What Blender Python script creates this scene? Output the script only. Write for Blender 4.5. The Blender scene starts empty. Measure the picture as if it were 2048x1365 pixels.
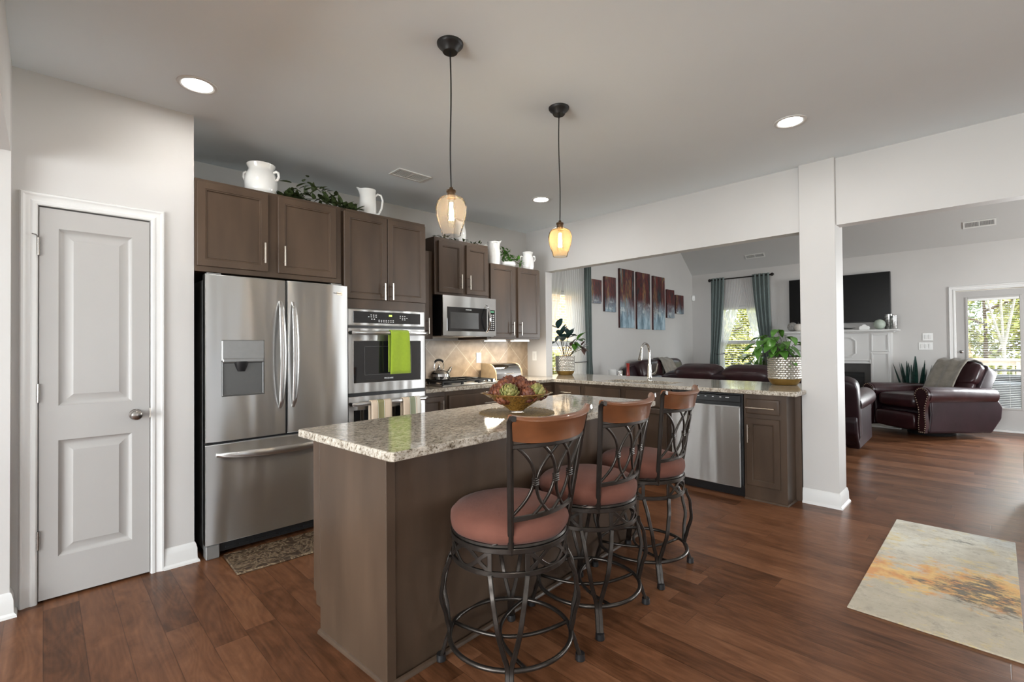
import bpy, math, random
from mathutils import Vector, Matrix

PI = math.pi
SC = bpy.context.scene
COL = SC.collection

# ------------------------------------------------------------------ camera
F_PX = 952.95
cam_d = bpy.data.cameras.new('camera')
cam_d.sensor_fit = 'HORIZONTAL'
cam_d.sensor_width = 36.0
cam_d.lens = F_PX / 2048.0 * 36.0
cam_d.clip_start = 0.02
cam_d.clip_end = 300
cam = bpy.data.objects.new('camera', cam_d)
COL.objects.link(cam)
_r = Vector((0.71330007, -0.70080517, -0.00866733))
_u = Vector((-0.0018074, -0.01420603, 0.99989746))
_f = Vector((0.70085644, 0.71321126, 0.01139979))
cam.matrix_world = Matrix(((_r.x, _u.x, -_f.x, 0), (_r.y, _u.y, -_f.y, 0), (_r.z, _u.z, -_f.z, 1.30), (0, 0, 0, 1)))
SC.camera = cam

# ------------------------------------------------------------------ view, world, daylight
SC.view_settings.view_transform = 'Standard'
SC.view_settings.look = 'None'
SC.view_settings.gamma = 1.0
SC.view_settings.use_curve_mapping = False
SC.view_settings.exposure = 0.22
SC.cycles.use_denoising = True
SC.cycles.max_bounces = 10
SC.cycles.diffuse_bounces = 6
SC.cycles.glossy_bounces = 5
SC.cycles.transmission_bounces = 8
SC.cycles.transparent_max_bounces = 24
SC.cycles.caustics_reflective = False
SC.cycles.caustics_refractive = False
SC.cycles.sample_clamp_indirect = 6.0

world = bpy.data.worlds.new('sky')
SC.world = world
world.use_nodes = True
_n = world.node_tree.nodes
_n['Background'].inputs[0].default_value = (0.82, 0.91, 1.0, 1)
_n['Background'].inputs[1].default_value = 4.2

def add_light(name, kind, loc, energy, color=(1, 1, 1), size=0.2, size_y=None, rot=(0, 0, 0), spread=None, shape=None):
    d = bpy.data.lights.new(name, kind)
    d.energy = energy
    d.color = color
    if kind == 'AREA':
        d.shape = shape or ('RECTANGLE' if size_y else 'DISK')
        d.size = size
        if size_y:
            d.size_y = size_y
        if spread:
            d.spread = spread
    o = bpy.data.objects.new(name, d)
    o.location = loc
    o.rotation_euler = rot
    COL.objects.link(o)
    return o

sun = add_light('sun', 'SUN', (0, 0, 20), 9.0, (1.0, 0.95, 0.86))
sun.data.angle = math.radians(1.0)
sun.rotation_euler = Vector((0.06, 0.72, -0.70)).to_track_quat('-Z', 'Y').to_euler()

DAY = (0.97, 0.985, 1.0)
# fill lamps added as daylight, each just outside an added, unseen window
add_light('fill_rear_glass', 'AREA', (-4.33, 0.9, 1.2), 320, DAY, 2.1, 2.4, (0, -PI / 2, 0))
add_light('fill_rear_window', 'AREA', (-4.33, -2.2, 1.5), 120, DAY, 1.25, 1.45, (0, -PI / 2, 0))
add_light('fill_dining_window', 'AREA', (1.2, -3.73, 1.5), 7, DAY, 2.35, 1.35, (PI / 2, 0, 0))
add_light('fill_family_window', 'AREA', (7.68, -3.73, 1.55), 185, DAY, 0.78, 1.75, (PI / 2, 0, 0))
add_light('fill_far_window', 'AREA', (10.2, -0.93, 1.35), 240, DAY, 1.4, 0.62, (0, PI / 2, 0))

# ------------------------------------------------------------------ mesh helpers
class MB:
    def __init__(self):
        self.v = []
        self.f = []
        self.T = None

    def add(self, vs, fs):
        n = len(self.v)
        if self.T is not None:
            vs = [self.T @ Vector(p) for p in vs]
        self.v += [tuple(p) for p in vs]
        self.f += [tuple(i + n for i in f) for f in fs]
        return self

    def box(self, a, b, bev=0.0):
        x0, x1 = sorted((a[0], b[0])); y0, y1 = sorted((a[1], b[1])); z0, z1 = sorted((a[2], b[2]))
        if bev <= 0:
            vs = [(x, y, z) for x in (x0, x1) for y in (y0, y1) for z in (z0, z1)]
            fs = [(0, 1, 3, 2), (4, 6, 7, 5), (0, 4, 5, 1), (2, 3, 7, 6), (0, 2, 6, 4), (1, 5, 7, 3)]
            return self.add(vs, fs)
        m = min(x1 - x0, y1 - y0, z1 - z0) * 0.49
        e = min(bev, m)
        vs = []
        idx = {}
        for i, x in enumerate((x0, x1)):
            for j, y in enumerate((y0, y1)):
                for k, z in enumerate((z0, z1)):
                    sx = 1 if i == 0 else -1; sy = 1 if j == 0 else -1; sz = 1 if k == 0 else -1
                    for ax, p in enumerate(((x, y + sy * e, z + sz * e), (x + sx * e, y, z + sz * e), (x + sx * e, y + sy * e, z))):
                        idx[(i, j, k, ax)] = len(vs); vs.append(p)
        I = idx
        fs = []
        for i in (0, 1):
            q = [I[(i, 0, 0, 0)], I[(i, 0, 1, 0)], I[(i, 1, 1, 0)], I[(i, 1, 0, 0)]]
            fs.append(q if i == 0 else q[::-1])
            q = [I[(0, i, 0, 1)], I[(1, i, 0, 1)], I[(1, i, 1, 1)], I[(0, i, 1, 1)]]
            fs.append(q if i == 0 else q[::-1])
            q = [I[(0, 0, i, 2)], I[(0, 1, i, 2)], I[(1, 1, i, 2)], I[(1, 0, i, 2)]]
            fs.append(q if i == 0 else q[::-1])
        for a in (0, 1):
            for b in (0, 1):
                fs.append((I[(a, b, 0, 0)], I[(a, b, 1, 0)], I[(a, b, 1, 1)], I[(a, b, 0, 1)]))
                fs.append((I[(a, 0, b, 0)], I[(a, 1, b, 0)], I[(a, 1, b, 2)], I[(a, 0, b, 2)]))
                fs.append((I[(0, a, b, 1)], I[(1, a, b, 1)], I[(1, a, b, 2)], I[(0, a, b, 2)]))
        for i in (0, 1):
            for j in (0, 1):
                for k in (0, 1):
                    fs.append((I[(i, j, k, 0)], I[(i, j, k, 1)], I[(i, j, k, 2)]))
        return self.add(vs, fs)

    def sweep(self, pts, sec, closed=False, up=None, scale=None):
        """sweep a closed 2D section [(a,b)] along pts; a goes along the side, b along the up vector"""
        P = [Vector(p) for p in pts]
        n = len(P); m = len(sec)
        vs = []
        prev = None
        for i in range(n):
            if closed:
                t = (P[(i + 1) % n] - P[i - 1])
            else:
                t = P[min(i + 1, n - 1)] - P[max(i - 1, 0)]
            if t.length < 1e-9:
                t = Vector((0, 0, 1))
            t.normalize()
            if up is not None:
                uu = Vector(up(i) if callable(up) else up)
            else:
                uu = prev if prev is not None else (Vector((0, 0, 1)) if abs(t.z) < 0.9 else Vector((1, 0, 0)))
            b = uu - t * uu.dot(t)
            if b.length < 1e-6:
                b = t.orthogonal()
            b.normalize()
            a = t.cross(b)
            prev = b
            s = 1.0 if scale is None else scale[i]
            for (p, q) in sec:
                vs.append(P[i] + a * (p * s) + b * (q * s))
        fs = []
        R = n if closed else n - 1
        for i in range(R):
            for j in range(m):
                k = (j + 1) % m; i2 = (i + 1) % n
                fs.append((i * m + j, i * m + k, i2 * m + k, i2 * m + j))
        if not closed:
            fs.append(tuple(range(m))[::-1])
            fs.append(tuple((n - 1) * m + j for j in range(m)))
        return self.add(vs, fs)

    def tube(self, pts, r, n=8, closed=False, up=None):
        if isinstance(r, (list, tuple)):
            sec = [(math.cos(2 * PI * k / n), math.sin(2 * PI * k / n)) for k in range(n)]
            return self.sweep(pts, sec, closed, up, scale=list(r))
        return self.sweep(pts, [(r * math.cos(2 * PI * k / n), r * math.sin(2 * PI * k / n)) for k in range(n)], closed, up)

    def bar(self, pts, w, h, closed=False, up=None):
        e = min(w, h) * 0.18
        a, b = w / 2, h / 2
        return self.sweep(pts, [(-a + e, -b), (a - e, -b), (a, -b + e), (a, b - e), (a - e, b), (-a + e, b), (-a, b - e), (-a, -b + e)], closed, up)

    def cyl(self, p, q, r, n=16):
        return self.tube([p, q], r, n)

    def lathe(self, prof, c=(0, 0, 0), n=32, sq=None):
        vs = []
        m = len(prof)
        for k in range(n):
            a = 2 * PI * k / n
            ca, sa = math.cos(a), math.sin(a)
            g = 1.0
            for (r, z) in prof:
                if sq:
                    g = 1.0 / (abs(ca) ** sq + abs(sa) ** sq) ** (1.0 / sq)
                vs.append((c[0] + r * ca * g, c[1] + r * sa * g, c[2] + z))
        fs = []
        for k in range(n):
            k2 = (k + 1) % n
            for j in range(m - 1):
                fs.append((k * m + j, k2 * m + j, k2 * m + j + 1, k * m + j + 1))
        if prof[0][0] > 1e-6:
            fs.append(tuple(k * m for k in range(n))[::-1])
        if prof[-1][0] > 1e-6:
            fs.append(tuple(k * m + m - 1 for k in range(n)))
        return self.add(vs, fs)

    def prism(self, poly, z0, z1):
        n = len(poly)
        vs = [(x, y, z0) for x, y in poly] + [(x, y, z1) for x, y in poly]
        fs = [tuple(range(n))[::-1], tuple(range(n, 2 * n))]
        fs += [(i, (i + 1) % n, n + (i + 1) % n, n + i) for i in range(n)]
        return self.add(vs, fs)

    def grid(self, fn, nu, nv, close_u=False):
        vs = [fn(i / nu, j / nv) for j in range(nv + 1) for i in range(nu + (0 if close_u else 1))]
        w = nu + (0 if close_u else 1)
        fs = []
        for j in range(nv):
            for i in range(nu):
                i2 = (i + 1) % w
                fs.append((j * w + i, j * w + i2, (j + 1) * w + i2, (j + 1) * w + i))
        return self.add(vs, fs)

    def blob(self, c, h, e1=0.5, e2=0.5, nu=24, nv=12):
        """superellipsoid cushion: small exponents are boxy, 1 is round"""
        def p(x, e):
            return math.copysign(abs(x) ** e, x)
        vs = []
        for j in range(nv + 1):
            ph = -PI / 2 + PI * j / nv
            for i in range(nu):
                th = 2 * PI * i / nu
                vs.append((c[0] + h[0] * p(math.cos(ph), e1) * p(math.cos(th), e2),
                           c[1] + h[1] * p(math.cos(ph), e1) * p(math.sin(th), e2),
                           c[2] + h[2] * p(math.sin(ph), e1)))
        fs = []
        for j in range(nv):
            for i in range(nu):
                i2 = (i + 1) % nu
                fs.append((j * nu + i, j * nu + i2, (j + 1) * nu + i2, (j + 1) * nu + i))
        return self.add(vs, fs)

    def cells(self, us, vs_, mask, w0, w1, fmap):
        """slab made of grid cells (mask(i,j) true where solid); fmap(u,v,w)->xyz"""
        key = {}
        vs = []
        fs = []

        def vid(i, j, k):
            if (i, j, k) not in key:
                key[(i, j, k)] = len(vs)
                vs.append(fmap(us[i], vs_[j], (w0, w1)[k]))
            return key[(i, j, k)]
        nu, nv = len(us) - 1, len(vs_) - 1
        on = lambda i, j: 0 <= i < nu and 0 <= j < nv and mask(i, j)
        for i in range(nu):
            for j in range(nv):
                if not on(i, j):
                    continue
                fs.append((vid(i, j, 0), vid(i, j + 1, 0), vid(i + 1, j + 1, 0), vid(i + 1, j, 0)))
                fs.append((vid(i, j, 1), vid(i + 1, j, 1), vid(i + 1, j + 1, 1), vid(i, j + 1, 1)))
                for (di, dj, p, q) in ((-1, 0, (i, j), (i, j + 1)), (1, 0, (i + 1, j + 1), (i + 1, j)), (0, -1, (i + 1, j), (i, j)), (0, 1, (i, j + 1), (i + 1, j + 1))):
                    if not on(i + di, j + dj):
                        fs.append((vid(*p, 0), vid(*q, 0), vid(*q, 1), vid(*p, 1))[::-1])
        return self.add(vs, fs)

    def panel(self, o, u, v, n, w, h, t, rings):
        """raised/recessed front: o lower-left corner of the front plane, rings [(inset, depth)] going inwards"""
        o, u, v, n = Vector(o), Vector(u), Vector(v), Vector(n)
        R = [(0, -t)] + rings
        vs = []
        for (i, d) in R:
            for (a, b) in ((i, i), (w - i, i), (w - i, h - i), (i, h - i)):
                vs.append(o + u * a + v * b + n * d)
        fs = [(3, 2, 1, 0)]
        for k in range(len(R) - 1):
            for j in range(4):
                j2 = (j + 1) % 4
                fs.append((k * 4 + j, k * 4 + j2, k * 4 + 4 + j2, k * 4 + 4 + j))
        k = (len(R) - 1) * 4
        fs.append((k, k + 1, k + 2, k + 3))
        return self.add(vs, fs)

    def leaf(self, base, d, length, width, droop=0.3, heart=False, n=5, fold=0.15, up=(0, 0, 1)):
        d = Vector(d).normalized()
        upv = Vector(up)
        s = d.cross(upv)
        if s.length < 1e-4:
            s = Vector((1, 0, 0))
        s.normalize()
        nn = s.cross(d)
        vs = []
        for k in range(n + 1):
            t = k / n
            if heart:
                w = width * (math.sin(PI * min(1, t * 0.93 + 0.07)) ** 0.6) * (1.15 - 0.75 * t)
            else:
                w = width * math.sin(PI * (0.04 + 0.94 * t)) ** 0.8
            c = Vector(base) + d * (length * t) + nn * (-droop * length * t * t)
            vs += [c - s * w / 2 + nn * (fold * w), c, c + s * w / 2 + nn * (fold * w)]
        fs = []
        for k in range(n):
            a = k * 3
            fs += [(a, a + 1, a + 4, a + 3), (a + 1, a + 2, a + 5, a + 4)]
        return self.add(vs, fs)

    def build(self, name, mat, parent=None, loc=None, local=False, smooth=30, solid=0.0, sub=0):
        """ONE mesh object; verts are in world space unless local"""
        if parent is not None and not local:
            Mi = WORLD[parent.name].inverted()
            vs = [Mi @ Vector(p) for p in self.v]
        elif loc is not None and not local:
            L = Vector(loc)
            vs = [Vector(p) - L for p in self.v]
        else:
            vs = self.v
        me = bpy.data.meshes.new(name)
        me.from_pydata([tuple(p) for p in vs], [], self.f)
        me.validate()
        me.update()
        mats = mat if isinstance(mat, (list, tuple)) else [mat]
        for m in mats:
            me.materials.append(m)
        if smooth:
            me.polygons.foreach_set('use_smooth', [True] * len(me.polygons))
            if smooth < 180:
                me.set_sharp_from_angle(angle=math.radians(smooth))
        o = bpy.data.objects.new(name, me)
        COL.objects.link(o)
        if parent is not None:
            o.parent = parent
            WORLD[o.name] = WORLD[parent.name]
        else:
            if loc is not None:
                o.location = loc
                WORLD[o.name] = Matrix.Translation(loc)
            else:
                WORLD[o.name] = Matrix.Identity(4)
        if solid:
            md = o.modifiers.new('thickness', 'SOLIDIFY'); md.thickness = solid; md.offset = 0
        if sub:
            md = o.modifiers.new('smooth', 'SUBSURF'); md.levels = sub; md.render_levels = sub
        return o

WORLD = {}

def fixnormals(o):
    import bmesh
    bm = bmesh.new(); bm.from_mesh(o.data)
    bmesh.ops.recalc_face_normals(bm, faces=bm.faces)
    bm.to_mesh(o.data); bm.free()
    return o

def tag(o, label, cat, group=None, kind=None):
    o['label'] = label
    o['category'] = cat
    if group:
        o['group'] = group
    if kind:
        o['kind'] = kind
    return o

def thing(name, label, cat, loc=(0, 0, 0), rz=0.0, group=None):
    o = bpy.data.objects.new(name, None)
    o.empty_display_size = 0.05
    o.location = loc
    o.rotation_euler = (0, 0, rz)
    COL.objects.link(o)
    WORLD[o.name] = Matrix.Translation(loc) @ Matrix.Rotation(rz, 4, 'Z')
    return tag(o, label, cat, group)

def structure(o, label, cat):
    return tag(o, label, cat, kind='structure')

def dup(root, loc, rz=0.0, label=None):
    """copy of a thing with copies of its parts and their sub-parts"""
    r = root.copy(); COL.objects.link(r)
    r.location = loc; r.rotation_euler = (0, 0, rz)
    WORLD[r.name] = Matrix.Translation(loc) @ Matrix.Rotation(rz, 4, 'Z')
    if label:
        r['label'] = label
    for ch in list(root.children):
        c = ch.copy(); COL.objects.link(c); c.parent = r
        for g in list(ch.children):
            d = g.copy(); COL.objects.link(d); d.parent = c
    return r

def lerp(a, b, t):
    return a + (b - a) * t

def arcpts(c, r, a0, a1, n, z):
    return [(c[0] + r * math.cos(lerp(a0, a1, k / n)), c[1] + r * math.sin(lerp(a0, a1, k / n)), z) for k in range(n + 1)]

def lettering(text, o, parent, size, mat, axis='Y', name='lettering', extrude=0.0008):
    """raised letters on a front that faces -Y (axis Y) or -X (axis X)"""
    cu = bpy.data.curves.new(name, 'FONT')
    cu.body = text; cu.size = size; cu.extrude = extrude
    cu.align_x = 'CENTER'; cu.align_y = 'CENTER'
    cu.materials.append(mat)
    ob = bpy.data.objects.new(name, cu)
    COL.objects.link(ob)
    ob.parent = parent
    Mi = WORLD[parent.name].inverted()
    R = Matrix.Rotation(PI / 2, 4, 'X') if axis == 'Y' else Matrix.Rotation(-PI / 2, 4, 'Z') @ Matrix.Rotation(PI / 2, 4, 'X')
    me = bpy.data.meshes.new_from_object(ob)
    bpy.data.objects.remove(ob)
    me.name = name
    if not me.materials:
        me.materials.append(mat)
    ob = bpy.data.objects.new(name, me)
    COL.objects.link(ob)
    ob.parent = parent
    ob.matrix_local = Mi @ Matrix.Translation(o) @ R
    return ob

# ------------------------------------------------------------------ materials
def new_mat(name):
    m = bpy.data.materials.new(name)
    m.use_nodes = True
    return m, m.node_tree.nodes, m.node_tree.links, m.node_tree.nodes['Principled BSDF']

def pm(name, col, rough=0.5, metal=0.0, noise=0.0, nscale=40.0, bump=0.0, bscale=200.0, coat=0.0, spec=0.5, aniso=0.0, emit=None, estr=0.0, sheen=0.0, stretch=(1, 1, 1)):
    m, N, L, P = new_mat(name)
    P.inputs['Base Color'].default_value = (*col, 1)
    P.inputs['Roughness'].default_value = rough
    P.inputs['Metallic'].default_value = metal
    P.inputs['Coat Weight'].default_value = coat
    P.inputs['Specular IOR Level'].default_value = spec
    P.inputs['Anisotropic'].default_value = aniso
    P.inputs['Sheen Weight'].default_value = sheen
    if emit:
        P.inputs['Emission Color'].default_value = (*emit, 1)
        P.inputs['Emission Strength'].default_value = estr
    tc = N.new('ShaderNodeTexCoord')
    mp = N.new('ShaderNodeMapping'); mp.inputs['Scale'].default_value = stretch
    L.new(tc.outputs['Object'], mp.inputs['Vector'])
    if noise:
        t = N.new('ShaderNodeTexNoise'); t.inputs['Scale'].default_value = nscale; t.inputs['Detail'].default_value = 6
        L.new(mp.outputs[0], t.inputs['Vector'])
        r = N.new('ShaderNodeMapRange')
        r.inputs['From Min'].default_value = 0.3; r.inputs['From Max'].default_value = 0.7
        r.inputs['To Min'].default_value = 1 - noise; r.inputs['To Max'].default_value = 1 + noise
        L.new(t.outputs['Fac'], r.inputs['Value'])
        mx = N.new('ShaderNodeMix'); mx.data_type = 'RGBA'; mx.blend_type = 'MULTIPLY'; mx.inputs[0].default_value = 1
        mx.inputs[6].default_value = (*col, 1)
        cb = N.new('ShaderNodeCombineColor')
        for k in range(3):
            L.new(r.outputs[0], cb.inputs[k])
        L.new(cb.outputs[0], mx.inputs[7])
        L.new(mx.outputs[2], P.inputs['Base Color'])
    if bump:
        t2 = N.new('ShaderNodeTexNoise'); t2.inputs['Scale'].default_value = bscale; t2.inputs['Detail'].default_value = 3
        L.new(mp.outputs[0], t2.inputs['Vector'])
        b = N.new('ShaderNodeBump'); b.inputs['Strength'].default_value = bump; b.inputs['Distance'].default_value = 0.01
        L.new(t2.outputs['Fac'], b.inputs['Height'])
        L.new(b.outputs[0], P.inputs['Normal'])
    return m

def ramp(N, stops, interp='LINEAR'):
    r = N.new('ShaderNodeValToRGB')
    cr = r.color_ramp
    cr.interpolation = interp
    while len(cr.elements) < len(stops):
        cr.elements.new(0.5)
    for e, (p, c) in zip(cr.elements, stops):
        e.position = p
        e.color = (*c, 1)
    return r

M = {}
M['wall'] = pm('wall_paint', (0.565, 0.548, 0.53), 0.6, noise=0.015, nscale=3, bump=0.02, bscale=300)
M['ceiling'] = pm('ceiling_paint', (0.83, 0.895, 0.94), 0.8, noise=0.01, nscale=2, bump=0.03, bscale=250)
M['trim'] = pm('white_trim_paint', (0.70, 0.695, 0.68), 0.35, noise=0.01, nscale=5)
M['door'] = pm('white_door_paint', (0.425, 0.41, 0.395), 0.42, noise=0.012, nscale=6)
M['white'] = pm('white_plastic', (0.8, 0.8, 0.78), 0.35, noise=0.01)
M['ceramic'] = pm('white_glazed_ceramic', (0.84, 0.84, 0.82), 0.12, coat=0.4, noise=0.01)
M['cab'] = pm('espresso_stained_maple', (0.072, 0.046, 0.030), 0.36, noise=0.25, nscale=6, stretch=(1, 1, 0.22), spec=0.32)
M['cabdark'] = pm('cabinet_toe_kick', (0.02, 0.014, 0.011), 0.5, noise=0.1)
M['dispgrey'] = pm('dispenser_recess_grey', (0.10, 0.099, 0.096), 0.4, 0.3, noise=0.03)
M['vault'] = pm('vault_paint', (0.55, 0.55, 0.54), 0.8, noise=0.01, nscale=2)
M['satin'] = pm('satin_nickel_knob', (0.36, 0.34, 0.32), 0.25, 1.0, noise=0.04)
M['nickel'] = pm('brushed_nickel', (0.72, 0.66, 0.58), 0.28, 1.0, noise=0.04, nscale=60)
M['chrome'] = pm('polished_chrome', (0.82, 0.82, 0.82), 0.06, 1.0, noise=0.02)
M['faucetmetal'] = pm('satin_faucet_steel', (0.62, 0.61, 0.59), 0.16, 1.0, noise=0.03)
M['black'] = pm('black_plastic', (0.012, 0.012, 0.013), 0.35, noise=0.1)
M['blackmetal'] = pm('matte_black_metal', (0.014, 0.013, 0.013), 0.42, noise=0.1, spec=0.4)
M['iron'] = pm('cast_iron', (0.02, 0.02, 0.02), 0.5, noise=0.2, bump=0.1)
M['ovenglass'] = pm('dark_oven_glass', (0.012, 0.012, 0.013), 0.04, coat=0.6, noise=0.05, spec=0.7)
M['screen'] = pm('tv_screen', (0.004, 0.004, 0.004), 0.22, noise=0.02, spec=0.25)
M['darkgrey'] = pm('dark_grey_fridge_side', (0.14, 0.14, 0.138), 0.35, 0.2, noise=0.06, nscale=90)
M['greyplastic'] = pm('silver_grey_plastic', (0.24, 0.237, 0.23), 0.34, 0.4, noise=0.03)
M['stoolmetal'] = pm('hammered_pewter_bronze', (0.055, 0.047, 0.041), 0.30, 0.8, noise=0.15, nscale=30, bump=0.04, bscale=90)
M['crestwood'] = pm('cherry_crest_wood', (0.175, 0.063, 0.025), 0.30, noise=0.45, nscale=7, stretch=(0.25, 1, 1), coat=0.35)
M['suede'] = pm('dusty_rose_suede', (0.135, 0.053, 0.037), 0.95, noise=0.12, nscale=9, bump=0.12, bscale=60, sheen=0.05, spec=0.2)
M['leather'] = pm('burgundy_leather', (0.026, 0.007, 0.009), 0.32, noise=0.3, nscale=7, bump=0.30, bscale=10, coat=0.1, spec=0.4)
M['leatherdark'] = pm('dark_burgundy_leather', (0.016, 0.006, 0.009), 0.36, noise=0.25, nscale=7, bump=0.16, bscale=10, spec=0.3)
M['stud'] = pm('brass_nailhead', (0.55, 0.45, 0.34), 0.3, 1.0, noise=0.05)
M['throw'] = pm('grey_taupe_throw', (0.25, 0.225, 0.19), 0.95, noise=0.22, nscale=12, bump=0.3, bscale=120, sheen=0.3)
M['pillow'] = pm('cream_cushion_fabric', (0.62, 0.58, 0.52), 0.9, noise=0.06, bump=0.2, bscale=200)
M['teal'] = pm('grey_teal_curtain', (0.130, 0.165, 0.158), 0.8, noise=0.07, nscale=20, bump=0.1, bscale=400, sheen=0.2)
M['soil'] = pm('potting_soil', (0.03, 0.02, 0.013), 0.95, noise=0.5, nscale=60, bump=0.6, bscale=80)
M['greenleaf'] = pm('pothos_leaf', (0.075, 0.20, 0.028), 0.32, noise=0.35, nscale=14, coat=0.1)
M['darkleaf'] = pm('dark_glossy_leaf', (0.018, 0.06, 0.038), 0.25, noise=0.4, nscale=10, coat=0.2)
M['purpleleaf'] = pm('rubber_plant_leaf', (0.022, 0.055, 0.052), 0.28, noise=0.4, nscale=8, coat=0.2)
M['brownleaf'] = pm('bronze_leaf', (0.10, 0.055, 0.05), 0.35, noise=0.4, nscale=8)
M['silkleaf'] = pm('faux_vine_leaf', (0.045, 0.065, 0.022), 0.45, noise=0.75, nscale=45)
M['stem'] = pm('plant_stem', (0.06, 0.06, 0.03), 0.6, noise=0.3)
M['snake'] = pm('snake_plant_leaf', (0.012, 0.045, 0.035), 0.35, noise=0.5, nscale=18, stretch=(1, 1, 3))
M['silverpot'] = pm('hammered_silver_gold', (0.50, 0.475, 0.42), 0.26, 0.75, noise=0.10, nscale=5)
M['goldpot'] = pm('gold_pot_base', (0.45, 0.29, 0.09), 0.28, 0.9, noise=0.12, nscale=20)
M['towelgreen'] = pm('lime_green_towel', (0.30, 0.42, 0.022), 0.9, noise=0.05, bump=0.35, bscale=350, sheen=0.2)
M['hearth'] = pm('pale_hearth_tile', (0.58, 0.56, 0.53), 0.3, noise=0.08, nscale=12)
M['firebox'] = pm('firebox_black', (0.012, 0.012, 0.012), 0.55, noise=0.3)
M['fireface'] = pm('firebox_slate_face', (0.055, 0.052, 0.05), 0.35, noise=0.15, nscale=8)
M['celadon'] = pm('celadon_ball_glaze', (0.42, 0.48, 0.41), 0.35, noise=0.1, nscale=20)
M['greyball'] = pm('speckled_grey_ball', (0.33, 0.32, 0.30), 0.5, noise=0.5, nscale=60)
M['mercury'] = pm('mercury_glass', (0.42, 0.42, 0.41), 0.18, 0.7, noise=0.7, nscale=40)
M['redglass'] = pm('red_glass', (0.35, 0.03, 0.02), 0.15, coat=0.5, noise=0.1)
M['breadwood'] = pm('beige_bread_box_end', (0.40, 0.30, 0.19), 0.4, noise=0.12, nscale=20)
M['deck'] = pm('weathered_deck_board', (0.42, 0.36, 0.29), 0.7, noise=0.2, nscale=6)
M['rail'] = pm('pale_wood_rail', (0.62, 0.54, 0.43), 0.6, noise=0.1)
M['grillcover'] = pm('charcoal_grill_cover', (0.06, 0.065, 0.07), 0.6, noise=0.2)
M['roofing'] = pm('shingle_roof', (0.10, 0.09, 0.085), 0.9, noise=0.3, nscale=30)
M['birch'] = pm('white_birch_bark', (0.34, 0.31, 0.26), 0.85, noise=0.25, nscale=6)
M['bark'] = pm('brown_bark', (0.16, 0.11, 0.075), 0.9, noise=0.4, nscale=10)
M['ottoman'] = pm('white_upholstery', (0.72, 0.71, 0.69), 0.7, noise=0.03, bump=0.1, bscale=150)
M['rodmetal'] = pm('oil_rubbed_bronze', (0.018, 0.014, 0.012), 0.35, 0.5, noise=0.1)
M['bronze'] = pm('aged_bronze_socket', (0.10, 0.062, 0.035), 0.35, 0.9, noise=0.2)
M['vent'] = pm('vent_white_metal', (0.72, 0.72, 0.70), 0.45, noise=0.01)
M['ventdark'] = pm('vent_shadow_grey', (0.10, 0.10, 0.10), 0.8, noise=0.05)
M['whiteletter'] = pm('pale_print', (0.75, 0.75, 0.75), 0.5, noise=0.01)
M['badge'] = pm('badge_silver', (0.80, 0.80, 0.80), 0.25, 0.6, noise=0.02)
M['darkletter'] = pm('dark_print', (0.05, 0.05, 0.05), 0.5, noise=0.01)
M['display'] = pm('green_display', (0.1, 0.3, 0.02), 0.4, emit=(0.55, 0.95, 0.12), estr=1.6, noise=0.01)
M['displaydim'] = pm('dim_green_display', (0.01, 0.05, 0.02), 0.4, emit=(0.05, 0.5, 0.2), estr=0.35, noise=0.01)
M['lens'] = pm('lamp_lens', (1, 1, 1), 0.4, emit=(1.0, 0.96, 0.90), estr=14, noise=0.01)
M['striplens'] = pm('under_cabinet_lens', (1, 1, 1), 0.4, emit=(1.0, 0.93, 0.80), estr=10, noise=0.01)
M['filament'] = pm('bulb_glow', (1, 0.8, 0.5), 0.4, emit=(1.0, 0.66, 0.28), estr=60, noise=0.01)

def steel(name, col, rough, band):
    """brushed stainless: fine horizontal brushing and soft vertical waviness of the sheet"""
    m, N, L, P = new_mat(name)
    P.inputs['Metallic'].default_value = 1.0
    P.inputs['Base Color'].default_value = (*col, 1)
    P.inputs['Anisotropic'].default_value = 0.92
    P.inputs['Anisotropic Rotation'].default_value = 0.25
    tg = N.new('ShaderNodeTangent'); tg.direction_type = 'RADIAL'; tg.axis = 'Z'
    L.new(tg.outputs[0], P.inputs['Tangent'])
    tc = N.new('ShaderNodeTexCoord')
    mp = N.new('ShaderNodeMapping'); mp.inputs['Scale'].default_value = (1.5, 1.5, 260)
    L.new(tc.outputs['Object'], mp.inputs[0])
    t = N.new('ShaderNodeTexNoise'); t.inputs['Scale'].default_value = 4; t.inputs['Detail'].default_value = 4
    L.new(mp.outputs[0], t.inputs['Vector'])
    r = N.new('ShaderNodeMapRange'); r.inputs['To Min'].default_value = rough - 0.02; r.inputs['To Max'].default_value = rough + 0.02
    L.new(t.outputs['Fac'], r.inputs['Value'])
    P.inputs['Roughness'].default_value = rough
    mp2 = N.new('ShaderNodeMapping'); mp2.inputs['Scale'].default_value = (5, 5, 0.55)
    L.new(tc.outputs['Object'], mp2.inputs[0])
    t2 = N.new('ShaderNodeTexNoise'); t2.inputs['Scale'].default_value = 1.3; t2.inputs['Detail'].default_value = 1
    L.new(mp2.outputs[0], t2.inputs['Vector'])
    b = N.new('ShaderNodeBump'); b.inputs['Strength'].default_value = band; b.inputs['Distance'].default_value = 0.05
    L.new(t2.outputs['Fac'], b.inputs['Height'])
    L.new(b.outputs[0], P.inputs['Normal'])
    return m
M['steel'] = steel('brushed_stainless_steel', (0.62, 0.615, 0.605), 0.43, 0.30)
M['steelbright'] = steel('bright_stainless_trim', (0.63, 0.625, 0.615), 0.32, 0.06)

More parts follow.
